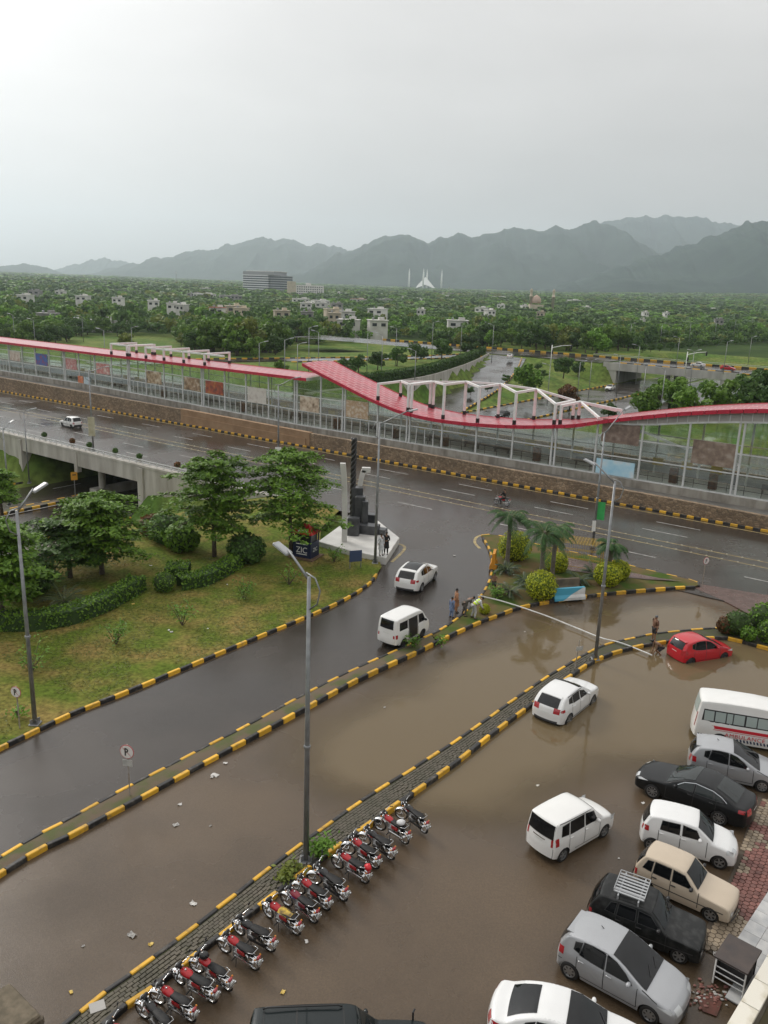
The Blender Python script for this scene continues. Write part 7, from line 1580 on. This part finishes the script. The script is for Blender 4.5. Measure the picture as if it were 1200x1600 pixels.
    hl = B(); hl.blob((.49, 0, .82), (.10, .095, .095), 10, 8); hb_ = hl.build('headlight', M_black, o, True); B().lathe([(.088, .535), (.07, .565), (.005, .575)], 12, (0, 0, .82), 'X').build('lens', M_lampw, hb_, True)
    B().bbox((.43, 0, .955), (.09, .2, .08), .02, (0, R_(30), 0)).build('instruments', M_black, o)
    for s in (-1, 1): B().blob((.45, s * .17, .84), (.035, .03, .03), 6, 5).build('indicator', mat('amber lens', (.6, .22, .02), .3), o, True); B().blob((-.82, s * .12, .66), (.035, .03, .03), 6, 5).build('indicator', MATS['amber lens'], o, True)
    tl = B(); tl.bbox((-.86, 0, .67), (.07, .15, .10), .02); tl.build('tail_light', M_lampr, o); B().box((-.915, 0, .53), (.012, .18, .15), (0, R_(-14), 0)).build('number_plate', M_plate, o)
    gr = B(); gr.tube([(-.42, -.14, .76), (-.62, -.15, .84), (-.75, -.12, .86), (-.75, .12, .86), (-.62, .15, .84), (-.42, .14, .76)], .011, 5); gr.build('grab_rail', M_chrome, o, True)
    fp = B(); fp.box((.05, 0, .25), (.03, .56, .025)); fp.tube([(-.02, .14, .27), (-.08, .27, .0)], .012, 5); fp.build('footrest', M_black, o); return o
BIKES = [((627, 1277), (665, 1301), 'b', 'black motorcycle at the far end of the parked row'), ((595, 1295), (632, 1318), 'r', 'red motorcycle with a white bag on its seat'), ((572, 1316), (610, 1344), 'b', 'black motorcycle third from the far end of the row'), ((547, 1332), (586, 1356), 'r', 'red motorcycle fourth from the far end of the row'), ((529, 1355), (569, 1379), 'r', 'red motorcycle with a red bag on its tail'), ((495, 1380), (536, 1404), 'b', 'black motorcycle beside the near lamp post'), ((469, 1395), (510, 1420), 'r', 'red motorcycle second below the near lamp post'), ((450, 1412), (489, 1443), 'm', 'maroon motorcycle third below the near lamp post'), ((420, 1432), (462, 1460), 'r', 'red motorcycle with a yellow seat cover'), ((376, 1458), (420, 1487), 'b', 'black motorcycle next below the yellow seated one'), ((353, 1484), (397, 1517), 'r', 'red motorcycle sixth from the bottom of the row'), ((311, 1517), (356, 1546), 'r', 'red motorcycle with a black helmet on its tank'), ((284, 1537), (327, 1565), 'r', 'red motorcycle fourth from the bottom of the row'), ((252, 1563), (296, 1598), 'r', 'red motorcycle third from the bottom of the row'), ((225, 1590), (268, 1626), 'b', 'black motorcycle second from the bottom of the row'), ((178, 1622), (222, 1660), 'r', 'red motorcycle cut off by the bottom picture edge')]
BP = {'r': make_bike(M_bred), 'b': make_bike(M_bblk, mat('stripe red', (.4, .02, .02), .4)), 'm': make_bike(M_bdr, mat('stripe blue', (.1, .08, .3), .4))}; used = set(); bike_at = []
for i, (f, r, k, l) in enumerate(BIKES):
    o = copy_tree(BP[k]) if any(q[2] == k for q in BIKES[i + 1:]) else BP[k]; pf, pr_ = at(*f), at(*r); d = (pf - pr_).normalized(); c = (pf + pr_) / 2
    a = math.atan2(d.y, d.x) + random.uniform(-.10, .10); o.location = (c.x, c.y, -.02); o.rotation_euler = (R_(-random.uniform(4, 11)), 0, a); tag(o, l, 'motorcycle', 'motorcycles parked along the paved median'); bike_at.append(o)
    sa = random.choice([.12, .3, .42, .5, .35, -.08, .22]); pv_ = Vector((.40, 0, 0)); Rz_ = Matrix.Rotation(sa, 3, 'Z'); sc_ = random.uniform(.95, 1.05); o.scale = (sc_, sc_, sc_)
    for ch in CH[o.name]:                                          # handlebars turned, each by its own amount
        b_ = ch.name.split('.')[0]; mx_ = ch.location.x if b_ == 'wheel' else float(np.mean([v.co.x for v in ch.data.vertices]))
        if b_ in ('handlebar', 'grip', 'mirror', 'headlight', 'instruments', 'front_fork') or (b_ in ('wheel', 'mudguard', 'indicator') and mx_ > .2): ch.location = pv_ + Rz_ @ (ch.location - pv_); ch.rotation_euler.z += sa
def on_bike(i, x, y, z): return Matrix.LocRotScale(bike_at[i].location, bike_at[i].rotation_euler, None) @ Vector((x, y, z))
o = MB(); o.blob((0, 0, .10), (.17, .14, .11), 12, 8, .12); b = o.build('plastic_bag', mat('bag white', (.66, .66, .66), .4, (.5, .5, .5), 6), None, True, on_bike(1, -.45, 0, .79)); tag(b, 'white plastic bag on the seat of a red motorcycle', 'bag')
o = MB(); o.blob((0, 0, .0), (.13, .12, .13), 12, 8, .14); b = o.build('plastic_bag', mat('bag red', (.60, .02, .03), .4), None, True, on_bike(4, -.80, -.02, .80)); tag(b, 'red plastic bag tied to the tail of a red motorcycle', 'bag')
he = empty('helmet', on_bike(11, .18, 0, .90)); MB().blob((0, 0, .06), (.15, .125, .13), 14, 10).build('shell', M_bblk, he, True); MB().blob((.03, 0, .055), (.13, .11, .07), 12, 8).build('visor', M_cglass, he, True); tag(he, 'black helmet resting on the tank of a red motorcycle', 'helmet')
o = MB(); o.grid([[(x, y, .012 if abs(y) < .12 else -.05) for y in (-.14, -.12, -.06, .06, .12, .14)] for x in (-.02, -.2, -.4, -.55)]); b = o.build('seat_cover', mat('cover yellow', (.62, .42, .05), .7, (.12, .08, .03), 5), None, True, on_bike(8, 0, 0, .80), bike_at[8].rotation_euler); tag(b, 'yellow patterned cover laid on a motorcycle seat', 'seat cover')
# the bike on the main road
mbk = make_bike(M_bred); mbk.location = un(-35.9, 69.6, .0); mbk.rotation_euler = (0, 0, ROADANG + math.pi); tag(mbk, 'red motorcycle being ridden along the wet main road', 'motorcycle')
# ================================================================== PEOPLE
SKIN = mat('skin brown', (.23, .125, .075), .55); HAIR = mat('hair black', (.010, .009, .008), .6)
def cloth(name, c): return mat('cloth ' + name, c, .85, tuple(q * .75 for q in c), 8)
BASE = dict(pel=(0, 0, .93), spi=(0, 0, 1.10), che=(.0, 0, 1.30), nek=(-.005, 0, 1.47), hb=(.012, 0, 1.56), ht=(.015, 0, 1.66), shL=(0, .17, 1.40), elL=(-.02, .23, 1.13), wrL=(.04, .24, .90), haL=(.06, .24, .82), hiL=(0, .09, .88), knL=(.03, .10, .50), anL=(0, .11, .09), toL=(.14, .125, .035))
for k in list(BASE):
    if k.endswith('L'): x, y, z = BASE[k]; BASE[k[:-1] + 'R'] = (x, -y, z)
UPPER = ['spi', 'che', 'nek', 'hb', 'ht', 'shL', 'elL', 'wrL', 'haL', 'shR', 'elR', 'wrR', 'haR']
def pose(bend=0, knee=0, drop=0.0, **kw):
    J = {k: Vector(v) for k, v in BASE.items()}
    if bend:
        R = Matrix.Rotation(bend, 3, 'Y')
        for k in UPPER: J[k] = J['pel'] + R @ (J[k] - J['pel'])
    for k, v in kw.items(): J[k] = Vector(v)
    return J
def skinned(name, J, chain, rad, m, parent, fingers=False):
    names = []; 
    for a, b in chain:
        for q in (a, b):
            if q not in names: names.append(q)
    vs = [tuple(J[q]) for q in names]; es = [(names.index(a), names.index(b)) for a, b in chain]; rr = [rad[q] for q in names]; roots = [0]
    if fingers:
        for S in 'LR':
            h = J['ha' + S]; d = (h - J['wr' + S]).normalized(); side = Vector((0, 1, 0)); fwd = d.cross(side).normalized()
            for k, (o_, l) in enumerate(((-.028, .065), (-.010, .078), (.010, .074), (.028, .058))):
                b = h + fwd * o_; roots.append(len(vs)); vs += [tuple(b - d * .01), tuple(b + d * l * .6), tuple(b + d * l + side * (.012 if S == 'R' else -.012))]; n = len(vs); es += [(n - 3, n - 2), (n - 2, n - 1)]; rr += [.010, .009, .007]
            b = h + fwd * .03 - d * .04; roots.append(len(vs)); vs += [tuple(b), tuple(b + fwd * .035 + d * .02), tuple(b + fwd * .04 + d * .05)]; n = len(vs); es += [(n - 3, n - 2), (n - 2, n - 1)]; rr += [.011, .010, .008]
    me = bpy.data.meshes.new(name); me.from_pydata(vs, es, []); me.materials.append(m); o = link(name, me, parent); md = o.modifiers.new('skin', 'SKIN'); md.use_smooth_shade = True
    sv = me.skin_vertices[0].data
    for i, r in enumerate(rr): r = r if hasattr(r, '__len__') else (r, r); sv[i].radius = r; sv[i].use_root = i in roots
    s = o.modifiers.new('sub', 'SUBSURF'); s.levels = 1; s.render_levels = 2; return o
CHAIN = [('pel', 'spi'), ('spi', 'che'), ('che', 'nek'), ('nek', 'hb'), ('hb', 'ht')] + [e for S in 'LR' for e in (('che', 'sh' + S), ('sh' + S, 'el' + S), ('el' + S, 'wr' + S), ('wr' + S, 'ha' + S), ('pel', 'hi' + S), ('hi' + S, 'kn' + S), ('kn' + S, 'an' + S), ('an' + S, 'to' + S))]
RAD = dict(pel=(.13, .10), spi=(.125, .095), che=(.15, .11), nek=.055, hb=(.085, .092), ht=(.075, .08))
for S in 'LR': RAD.update({'sh' + S: .062, 'el' + S: .042, 'wr' + S: .030, 'ha' + S: (.036, .022), 'hi' + S: .085, 'kn' + S: .058, 'an' + S: .04, 'to' + S: (.04, .028)})
def person(p, rz, h, J, top, legs, label, sleeves='long', kameez=0.0, shorts=False, hair=HAIR, cap=None, bare=False, vest=None):
    o = empty('person', p, rz); s = h / 1.74; o.scale = (s, s, s)
    skinned('body', J, CHAIN, RAD, SKIN, o, True)
    if not bare:
        ch = [('pel', 'spi'), ('spi', 'che')] + [e for S in 'LR' for e in ([('che', 'sh' + S), ('sh' + S, 'el' + S)] + ([('el' + S, 'wr' + S)] if sleeves == 'long' else []))]
        rd = {k: tuple(q * 1.22 for q in v) if hasattr(v, '__len__') else v * 1.38 for k, v in RAD.items()}; skinned('shirt', J, ch, rd, top, o)
        if kameez:
            R = (J['che'] - J['pel']).normalized(); a = J['spi']; e = J['pel'] + Vector((.03, 0, -kameez)); mb = MB(); rows = []
            for k in range(6):
                t = k / 5; c = a.lerp(e, t); w = .17 + .07 * t; d = .13 + .06 * t; rows.append([(c.x + d * math.cos(q) * (1 + .06 * math.sin(5 * q + k)), c.y + w * math.sin(q), c.z) for q in np.linspace(0, 2 * math.pi, 17)])
            mb.grid(rows); mb.build('kameez_skirt', top, o, True)
    if vest:
        ch = [('pel', 'spi'), ('spi', 'che')] + [('che', 'sh' + S) for S in 'LR']; rd = {k: tuple(q * 1.36 for q in v) if hasattr(v, '__len__') else v * 1.5 for k, v in RAD.items()}; vo = skinned('vest', J, ch, rd, vest, o)
        mb = MB(); ax = (J['che'] - J['pel']).normalized(); c = J['spi'].lerp(J['che'], .4); sd = Vector((0, 1, 0)); fw = ax.cross(sd)
        for off in (-.10, .06): mb.grid([[c + ax * (off + dz) + sd * .212 * math.sin(q) + fw * .165 * math.cos(q) for dz in (0, .05)] for q in np.linspace(0, 2 * math.pi, 17)])
        mb.build('reflective_band', mat('reflective band', (.6, .62, .6), .3), o)
    ch = [e for S in 'LR' for e in ([('pel', 'hi' + S), ('hi' + S, 'kn' + S)] + ([] if shorts else [('kn' + S, 'an' + S)]))]; rd = {k: tuple(q * 1.15 for q in v) if hasattr(v, '__len__') else v * 1.42 for k, v in RAD.items()}; skinned('trousers', J, ch, rd, legs, o)
    hd = J['hb'].lerp(J['ht'], .55); ax = (J['ht'] - J['hb']).normalized(); back = Vector((-1, 0, 0)); m = MB(); m.blob((0, 0, 0), (.102, .092, .088), 12, 8); ho = m.build('cap' if cap else 'hair', cap or hair, o, True, hd + ax * .045 + back * .018 * (1 if ax.z > .3 else 0)); ho.rotation_euler = Vector((0, 0, 1)).rotation_difference(ax).to_euler()
    f = Vector((0, -1, 0)).cross(ax) * -1; f = ax.cross(Vector((0, 1, 0))) * -1; f = Vector((ax.z, 0, -ax.x)); mb = MB(); mb.blob(J['hb'] + f * .098 + ax * .02, (.016, .013, .022), 6, 5)
    mb.build('nose', SKIN, o, True); ey = MB()
    for y in (-.035, .035): ey.blob(J['hb'] + f * .086 + ax * .045 + Vector((0, y, 0)), (.012, .014, .010), 6, 5)
    ey.build('eyes', M_black, o, True)
    if not shorts or True:
        for S in 'LR':
            a, t = J['an' + S], J['to' + S]; sh = MB(); c = a.lerp(t, .55); sh.blob((c.x, c.y, max(c.z - .02, .035)), (.135, .05, .045), 10, 6)
            if not bare: sh.build('shoe', M_black, o, True)
    tag(o, label, 'person'); return o
def face_to(a, b): return math.atan2(b[1] - a[1], b[0] - a[0])
WHT = cloth('white', (.62, .63, .64)); BLK = cloth('black', (.012, .012, .013)); BLU = cloth('blue', (.16, .22, .36)); ORG = cloth('peach', (.42, .20, .10)); GRY = cloth('grey brown', (.10, .088, .075)); BRN = cloth('brown', (.15, .075, .045)); TAN = cloth('tan', (.20, .125, .08)); DKS = cloth('dark', (.025, .024, .026)); NEON = mat('vest neon', (.50, .72, .02), .6); PAL = cloth('pale grey', (.42, .43, .42))
person(at(595, 868, .56), R_(-60), 1.78, pose(elR=(.02, -.28, 1.16), wrR=(.12, -.34, .98), haR=(.16, -.36, .91)), WHT, WHT, 'person in white shalwar kameez standing on the marble plinth', kameez=.42)
person(at(603, 866, .56), R_(-100), 1.80, pose(elL=(.05, .25, 1.15), wrL=(.20, .12, 1.10), haL=(.25, .06, 1.10), elR=(.05, -.25, 1.15), wrR=(.20, -.12, 1.10), haR=(.25, -.06, 1.10)), BLK, BLK, 'person in black kameez standing on the marble plinth', kameez=.42)
person(at(705, 965, .01), R_(40), 1.42, pose(anL=(-.05, .12, .09), toL=(.09, .14, .035)), BLU, BLU, 'child in blue clothes watching beside the median', kameez=.30)
person(at(712, 957, .01), R_(10), 1.66, pose(elR=(-.03, -.24, 1.14)), ORG, ORG, 'person in a peach kameez behind the blue dressed child', kameez=.42)
def bent(b, hand, spread=.16, kx=.06):
    J = pose(b, anL=(-.06, spread, .09), toL=(.09, spread + .02, .035), anR=(.04, -spread, .09), toR=(.18, -spread - .02, .035), knL=(kx, spread * .85, .50), knR=(kx + .06, -spread * .85, .50))
    for S, sg in (('L', 1), ('R', -1)):
        h = Vector(hand) + Vector((0, sg * .10, 0)); s = J['sh' + S]; w = s + (h - s) * .88; J['wr' + S] = w; J['ha' + S] = h; J['el' + S] = s.lerp(w, .5) + Vector((-.05, sg * .06, -.03))
    return J
person(at(724, 962, .12), R_(5), 1.70, bent(1.05, (.62, 0, .55)), GRY, GRY, 'person in grey brown clothes bending over on the median', kameez=.22)
person(at(739, 966, .16), R_(15), 1.72, bent(.95, (.62, -.02, .62)), WHT, PAL, 'person in a neon vest bending to hold the white hose', vest=NEON)
person(at(771, 925, .22), R_(-95), 1.45, pose(.15, elL=(.08, .24, 1.12), wrL=(.24, .10, 1.10), haL=(.29, .05, 1.11), elR=(.08, -.24, 1.12), wrR=(.24, -.10, 1.10), haR=(.29, -.05, 1.11)), TAN, DKS, 'bare chested person in dark shorts standing by the orange barrier', bare=True, shorts=True)
person(at(1021, 1002, .06), R_(200), 1.68, pose(elR=(-.08, -.34, 1.18), wrR=(.02, -.20, .98), haR=(.06, -.14, .97), elL=(-.02, .25, 1.14)), BRN, DKS, 'person in a brown shirt and grey cap standing on the flooded median', 'short', shorts=True, cap=cloth('cap grey', (.12, .13, .14)))
sq = bent(1.0, (.55, 0, .42)); 
for k in sq:
    if k[:2] not in ('an', 'to'): sq[k] = sq[k] + Vector((-.02, 0, -.22))
for S, sg in (('L', 1), ('R', -1)): sq['kn' + S] = Vector((.22, sg * .16, .44))
person(at(1031, 1027, -.28), R_(185), 1.68, sq, TAN, DKS, 'person crouching in the flood to hold the end of the hose', 'short', shorts=True)
rd_ = pose(.12, hiL=(.05, .12, .80), hiR=(.05, -.12, .80), pel=(0, 0, .86), knL=(.42, .17, .62), knR=(.42, -.17, .62), anL=(.25, .17, .24), anR=(.25, -.17, .24), toL=(.38, .17, .20), toR=(.38, -.17, .20), wrL=(.52, .27, 1.06), haL=(.58, .28, 1.04), elL=(.26, .30, 1.08), wrR=(.52, -.27, 1.06), haR=(.58, -.28, 1.04), elR=(.26, -.30, 1.08))
rp_ = person(un(-35.9 + .28, 69.6, -.02), ROADANG + math.pi, 1.74, rd_, BLK, BLK, 'person in black clothes riding the motorcycle on the main road')
# ================================================================== SMALL THINGS
hose = smoothline([at(747, 930, .75), at(758, 933, .55), at(790, 941, .32), at(850, 961, .18), at(900, 981, .12), at(940, 997, .16), at(965, 1003, .22), at(990, 1012, .12), at(1019, 1024, .12)], 6)
o = MB(); o.tube(hose, .045, 8); ho = o.build('water_hose', mat('hose white', (.66, .66, .64), .5, (.52, .52, .50), 3), None, True); tag(ho, 'long white pump hose stretched across the flooded lane', 'hose')
# brick paving at the lower right, laid piece by piece
pav = struct(empty('brick_pavement')); 
PZ = [at(*p) for p in [(1088, 1478), (1118, 1420), (1150, 1350), (1165, 1300), (1185, 1245), (1330, 1290), (1250, 1400), (1180, 1520), (1140, 1505)]]
sheet('paving_bed', [(p.x, p.y) for p in PZ], .012, mat('paving sand', (.07, .055, .04), .9), pav)
a0 = math.atan2((at(1200, 1250) - at(1100, 1480)).y, (at(1200, 1250) - at(1100, 1480)).x); e1 = Vector((math.cos(a0), math.sin(a0), 0)); e2 = Vector((-e1.y, e1.x, 0)); cands = []
for i in range(-90, 120):
    for j in range(-70, 70):
        c = at(1150, 1400) + e1 * (i * .215 + (.107 if j % 2 else 0)) + e2 * (j * .19); cands.append((c, i, j))
ca = np.array([[c[0].x, c[0].y] for c in cands]); kp = in_poly(ca[:, 0], ca[:, 1], PZ) & (seg_dist(ca[:, 0], ca[:, 1], [tuple(p) for p in PZ], True) > .08); cands = [c for c, k in zip(cands, kp) if k]
M_pr = mat('paver red', (.19, .075, .058), .6, (.13, .055, .045), 3, .3, 30, objrand=.25, rvar=(.3, .7), coords='World'); M_pc = mat('paver buff', (.27, .215, .15), .6, (.19, .15, .105), 3, .3, 30, objrand=.25, rvar=(.3, .7), coords='World')
def pv_mesh(m):
    mb = MB(); n = 6; ring = [(.112 * math.cos(a), .112 * math.sin(a)) for a in [math.pi / 6 + k * math.pi / 3 for k in range(6)]]; lo = [(x, y, 0) for x, y in ring]; hi = [(x, y, .035) for x, y in ring]; tp = [(x * .92, y * .92, .042) for x, y in ring]
    mb.add(lo + hi + tp, [(i, (i + 1) % 6, 6 + (i + 1) % 6, 6 + i) for i in range(6)] + [(6 + i, 6 + (i + 1) % 6, 12 + (i + 1) % 6, 12 + i) for i in range(6)] + [tuple(range(12, 18))]); return mb
pvm = [pv_mesh(0).mesh('brick', m) for m in (M_pr, M_pc)]
def pcol(c, i, j): 
    v = fbm(np.array([c.x * .9]), np.array([c.y * .9]), 2, 31)[0]; return 1 if v > .44 else 0
seen = [c for c in cands if proj((c[0].x, c[0].y, 0))[0] < 1205]; seen.sort(key=lambda c: c[0].length); first = seen[:300]; fid = {(c[1], c[2]) for c in first}
for c, i, j in first: link('brick', pvm[pcol(c, i, j)], pav, (c.x, c.y, .012 + random.uniform(-.005, .005)), (random.uniform(-.03, .03), random.uniform(-.03, .03), a0 + random.uniform(-.04, .04)))
mb = MB(); base_ = pv_mesh(0)
for c, i, j in cands:
    if (i, j) in fid: continue
    mb.cur = pcol(c, i, j); dz = random.uniform(-.005, .005); ca_, sa_ = math.cos(a0), math.sin(a0); mb.add([(c.x + x * ca_ - y * sa_, c.y + x * sa_ + y * ca_, .012 + z + dz) for x, y, z in base_.v], base_.f)
q = mb.build('bricks_laid', [M_pr, M_pc], pav); q['kind'] = 'stuff'
# building edge: coping wall, ramp, rail
wl_ = [at(1128, 1612, 1.05), at(1207, 1478, 1.05)]; d = (wl_[1] - wl_[0]).normalized(); nr = Vector((d.y, -d.x, 0)); w0 = wl_[0] - d * 3.0; cw = empty('ramp_wall', (w0.x, w0.y, 0), math.atan2(d.y, d.x)); tag(cw, 'low wall with stained white coping at the lower right corner', 'wall')
MB().box((7.5, -.26, .48), (15, .36, .98)).build('wall_body', mat('wall dirty', (.20, .17, .13), .85, (.10, .085, .06), 1.5), cw)
M_cop = mat('coping white', (.66, .63, .55), .6, (.42, .37, .26), 1.6, objrand=.1, lo=.5, hi=.75)
cpm = MB().bbox((0, 0, .04), (1.08, .5, .09), .012).mesh('coping_stone', M_cop)
for k in range(14): link('coping_stone', cpm, cw, (.55 + k * 1.1, -.26, .97), (random.uniform(-.01, .01), random.uniform(-.01, .01), random.uniform(-.008, .008)))
MB().box((7.5, -1.1, .08), (15, 1.3, .12)).build('ledge', mat('ledge moss', (.13, .10, .06), .9, (.09, .085, .04), 1.2), cw); MB().box((7.5, -3.6, -.6), (15, 3.6, 1.2)).build('dark_ramp', mat('ramp dark', (.035, .035, .037), .5), cw)
MB().tube([(0, -1.75, .95), (15, -1.75, .95)], .045, 8).build('hand_rail', M_white, cw, True)
for k in range(6): MB().tube([(1 + k * 2.6, -1.75, .1), (1 + k * 2.6, -1.75, .95)], .03, 6).build('rail_post', M_steel, cw)
tl = MB(); mq_ = MB().box((0, 0, .02), (.62, .55, .04)).mesh('marble_tile', mat('marble tile', (.50, .50, .49), .35, (.36, .37, .38), 2, objrand=.15))
tg = struct(empty('tile_border')); 
for k in range(9): p = w0 + d * (5.6 + k * .63) - nr * .34; link('marble_tile', mq_, tg, (p.x, p.y, .03), (0, 0, math.atan2(d.y, d.x)))
for k in range(9): p = w0 + d * (5.6 + k * .63) - nr * .9; link('marble_tile', mq_, tg, (p.x, p.y, .03), (0, 0, math.atan2(d.y, d.x))) if k > 1 else None
gb = empty('metal_cabinet', at(1146, 1530, 0), math.atan2(d.y, d.x)); MB().bbox((0, 0, .95), (1.25, 1.0, .06), .01).build('lid', mat('cabinet brown', (.040, .032, .030), .45, (.065, .048, .040), 2), gb); MB().box((0.02, .42, .46), (1.15, .05, .92)).build('side_panel', M_black, gb); MB().box((.55, 0, .46), (.05, .85, .92)).build('side_panel', M_black, gb); MB().box((.15, 0, .3), (.7, .8, .5)).build('engine_block', M_trim, gb)
for y in (-.45, .42): MB().tube([(-.58, y, 0), (-.58, y, .93)], .025, 6).build('leg', M_white, gb)
for z in (.25, .45, .65, .90): MB().tube([(-.58, -.45, z), (-.58, .42, z)], .02, 6).build('bar', M_rail, gb)
tag(gb, 'brown metal cabinet with barred front beside the coping wall', 'cabinet')
# stone clad pier at the lower left
pp = at(-6, 1600, 1.2); pr = empty('stone_pier', (pp.x, pp.y, 0), R_(-38)); tag(pr, 'stone clad pier cut off by the lower left corner', 'pier'); M_clad = mat('stone cladding', (.13, .105, .075), .9, (.06, .05, .036), 3, .6, 14)
for k in range(6):
    for j in range(5):
        for f_ in range(2):
            s = MB().bbox((0, 0, 0), (.30, .12, .21), .025).mesh('stone', M_clad) if (k, j, f_) == (0, 0, 0) else s
            x = -.62 + j * .31 + (.1 if k % 2 else 0); link('stone', s, pr, (x, .78, .12 + k * .22) if f_ == 0 else (.78, x, .12 + k * .22), (random.uniform(-.03, .03), 0, (0 if f_ == 0 else math.pi / 2) + random.uniform(-.05, .05)))
MB().box((0, 0, .65), (1.45, 1.45, 1.3)).build('core', M_clad, pr); MB().bbox((0, 0, 1.36), (1.6, 1.6, .12), .04).build('cap', mat('pier cap', (.16, .13, .09), .9, (.09, .075, .05), 4, .6, 12), pr)
# litter
M_lit = mat('litter paper', (.66, .65, .62), .7, (.5, .48, .45), 6)
def litter(px, py, s, label, m=M_lit, z=None):
    p = at(px, py); z = lotz(p) + .01 if z is None else z; g = random.Random(px); mb = MB(); n = 5
    mb.grid([[((i - 2) * s / 4 + g.uniform(-.2, .2) * s / 4, (j - 2) * s * .7 / 4 + g.uniform(-.2, .2) * s / 4, abs(g.gauss(0, .16)) * s) for j in range(5)] for i in range(5)]); o = mb.build('litter', m, None, False, (p.x, p.y, z), (0, 0, g.uniform(0, 6))); tag(o, label, 'litter', 'litter on the wet ground'); return o
M_lity = mat('litter yellow', (.62, .45, .12), .6); M_lit2 = mat('litter grey', (.36, .35, .33), .7)
for a in [(336, 1211, .30, 'torn white paper on the wet lane beside the dirt median'), (331, 1214, .16, 'small paper scrap beside the torn paper', M_lit), (352, 1192, .18, 'white crumpled bag close to the dirt median kerb'), (281, 1257, .16, 'small white scrap in the wet lane'), (275, 1289, .22, 'clear plastic scrap in the wet lane', M_lit2), (302, 1412, .22, 'blue white can lying in the wet lane', M_lit), (206, 1461, .26, 'flat pale paper near the paved median', M_lit2), (236, 1475, .16, 'cream carton near the paved median', M_lity), (111, 1550, .14, 'yellow wrapper on the wet lane', M_lity), (130, 1478, .1, 'grey scrap on the wet lane', M_lit2), (479, 1471, .14, 'white cup behind the motorcycles'), (442, 1550, .16, 'cream carton behind the motorcycles', M_lity), (840, 1226, .14, 'white scrap floating on the flood', M_lit, WATER_Z + .01), (1005, 1254, .15, 'white lump beside the black saloon', M_lit), (967, 1341, .08, 'tiny white scrap beside the beige car'), (1118, 1490, .22, 'white paper beside the brick paving', M_lit), (820, 986, .1, 'white scrap on the water below the hose', M_lit, WATER_Z + .01), (329, 1290, .1, 'tiny scrap in the middle lane', M_lit2), (710, 869, .2, 'white scrap on the side road near the crossover', M_lit, .04), (601, 1104, .14, 'pale scrap floating near the dirt median', M_lit2, WATER_Z + .01)]: litter(*a)
for a in [(268, 991, .2, 'white scrap on the lawn below the thin sapling'), (264, 988, .16, 'paper scrap on the lawn left of the thin sapling'), (325, 986, .12, 'tiny white scrap in the middle of the lawn'), (208, 946, .2, 'cream scrap at the end of the curved hedge', M_lity), (236, 888, .18, 'white scrap under the layered tree'), (355, 917, .14, 'white scrap beside the small lawn hedge')]: litter(*a, **({} if len(a) > 4 else {}), z=lawnz(at(a[0], a[1])) + .02)
p = at(152, 1573, .13); b = MB().box((0, 0, .01), (.42, .36, .015)).build('flat_slab', M_lit2, None, False, p, (0, 0, .5)); tag(b, 'square grey slab lying on the paved median', 'slab')
# rubble patch in front of the silver hatchback
rbm = [MB().blob((0, 0, .03), (.07, .05, .04), 6, 4, .3).mesh('rubble', m) for m in (M_pr, M_lit2, M_lity, mat('rubble brown', (.13, .09, .06), .9))]
rub = MB(); 
for k in range(90): p = at(random.gauss(1105, 18), random.gauss(1553, 12)); s = random.uniform(.02, .06); rub.cur = random.choice([0, 0, 1, 2]); rub.blob((p.x, p.y, .02), (s * 1.4, s, s * .7), 5, 3, .3)
rr_ = rub.build('rubble_patch', [M_pr, mat('rubble brown', (.13, .09, .06), .9), M_lit2]); rr_['kind'] = 'stuff'; rr_['label'] = 'scattered brick rubble in front of the silver hatchback'; rr_['category'] = 'rubble'
mb = MB(); mb.poly([at(*p, .02) for p in [(1090, 1562), (1112, 1550), (1128, 1566), (1120, 1588), (1098, 1580)]]); mt = mb.build('red_mat', mat('mat red', (.11, .035, .025), .8, (.07, .03, .02), 4)); tag(mt, 'torn dark red mat lying among the rubble', 'mat')
# ---- things of one look are told apart by their order from the left of the photograph
ORD = 'first second third fourth fifth sixth seventh eighth ninth tenth eleventh twelfth thirteenth fourteenth fifteenth sixteenth seventeenth eighteenth nineteenth twentieth'.split()
by = {}
for o in COL.objects:
    if o.parent is None and 'label' in o and o.get('category'): by.setdefault(o['label'], []).append(o)
for l, os_ in by.items():
    if 1 < len(os_) <= 20:
        os_.sort(key=lambda o: proj(o.location)[0])
        for i, o in enumerate(os_):
            n = l + ', ' + ORD[i] + ' from left'
            if len(n.split()) <= 16: o['label'] = n
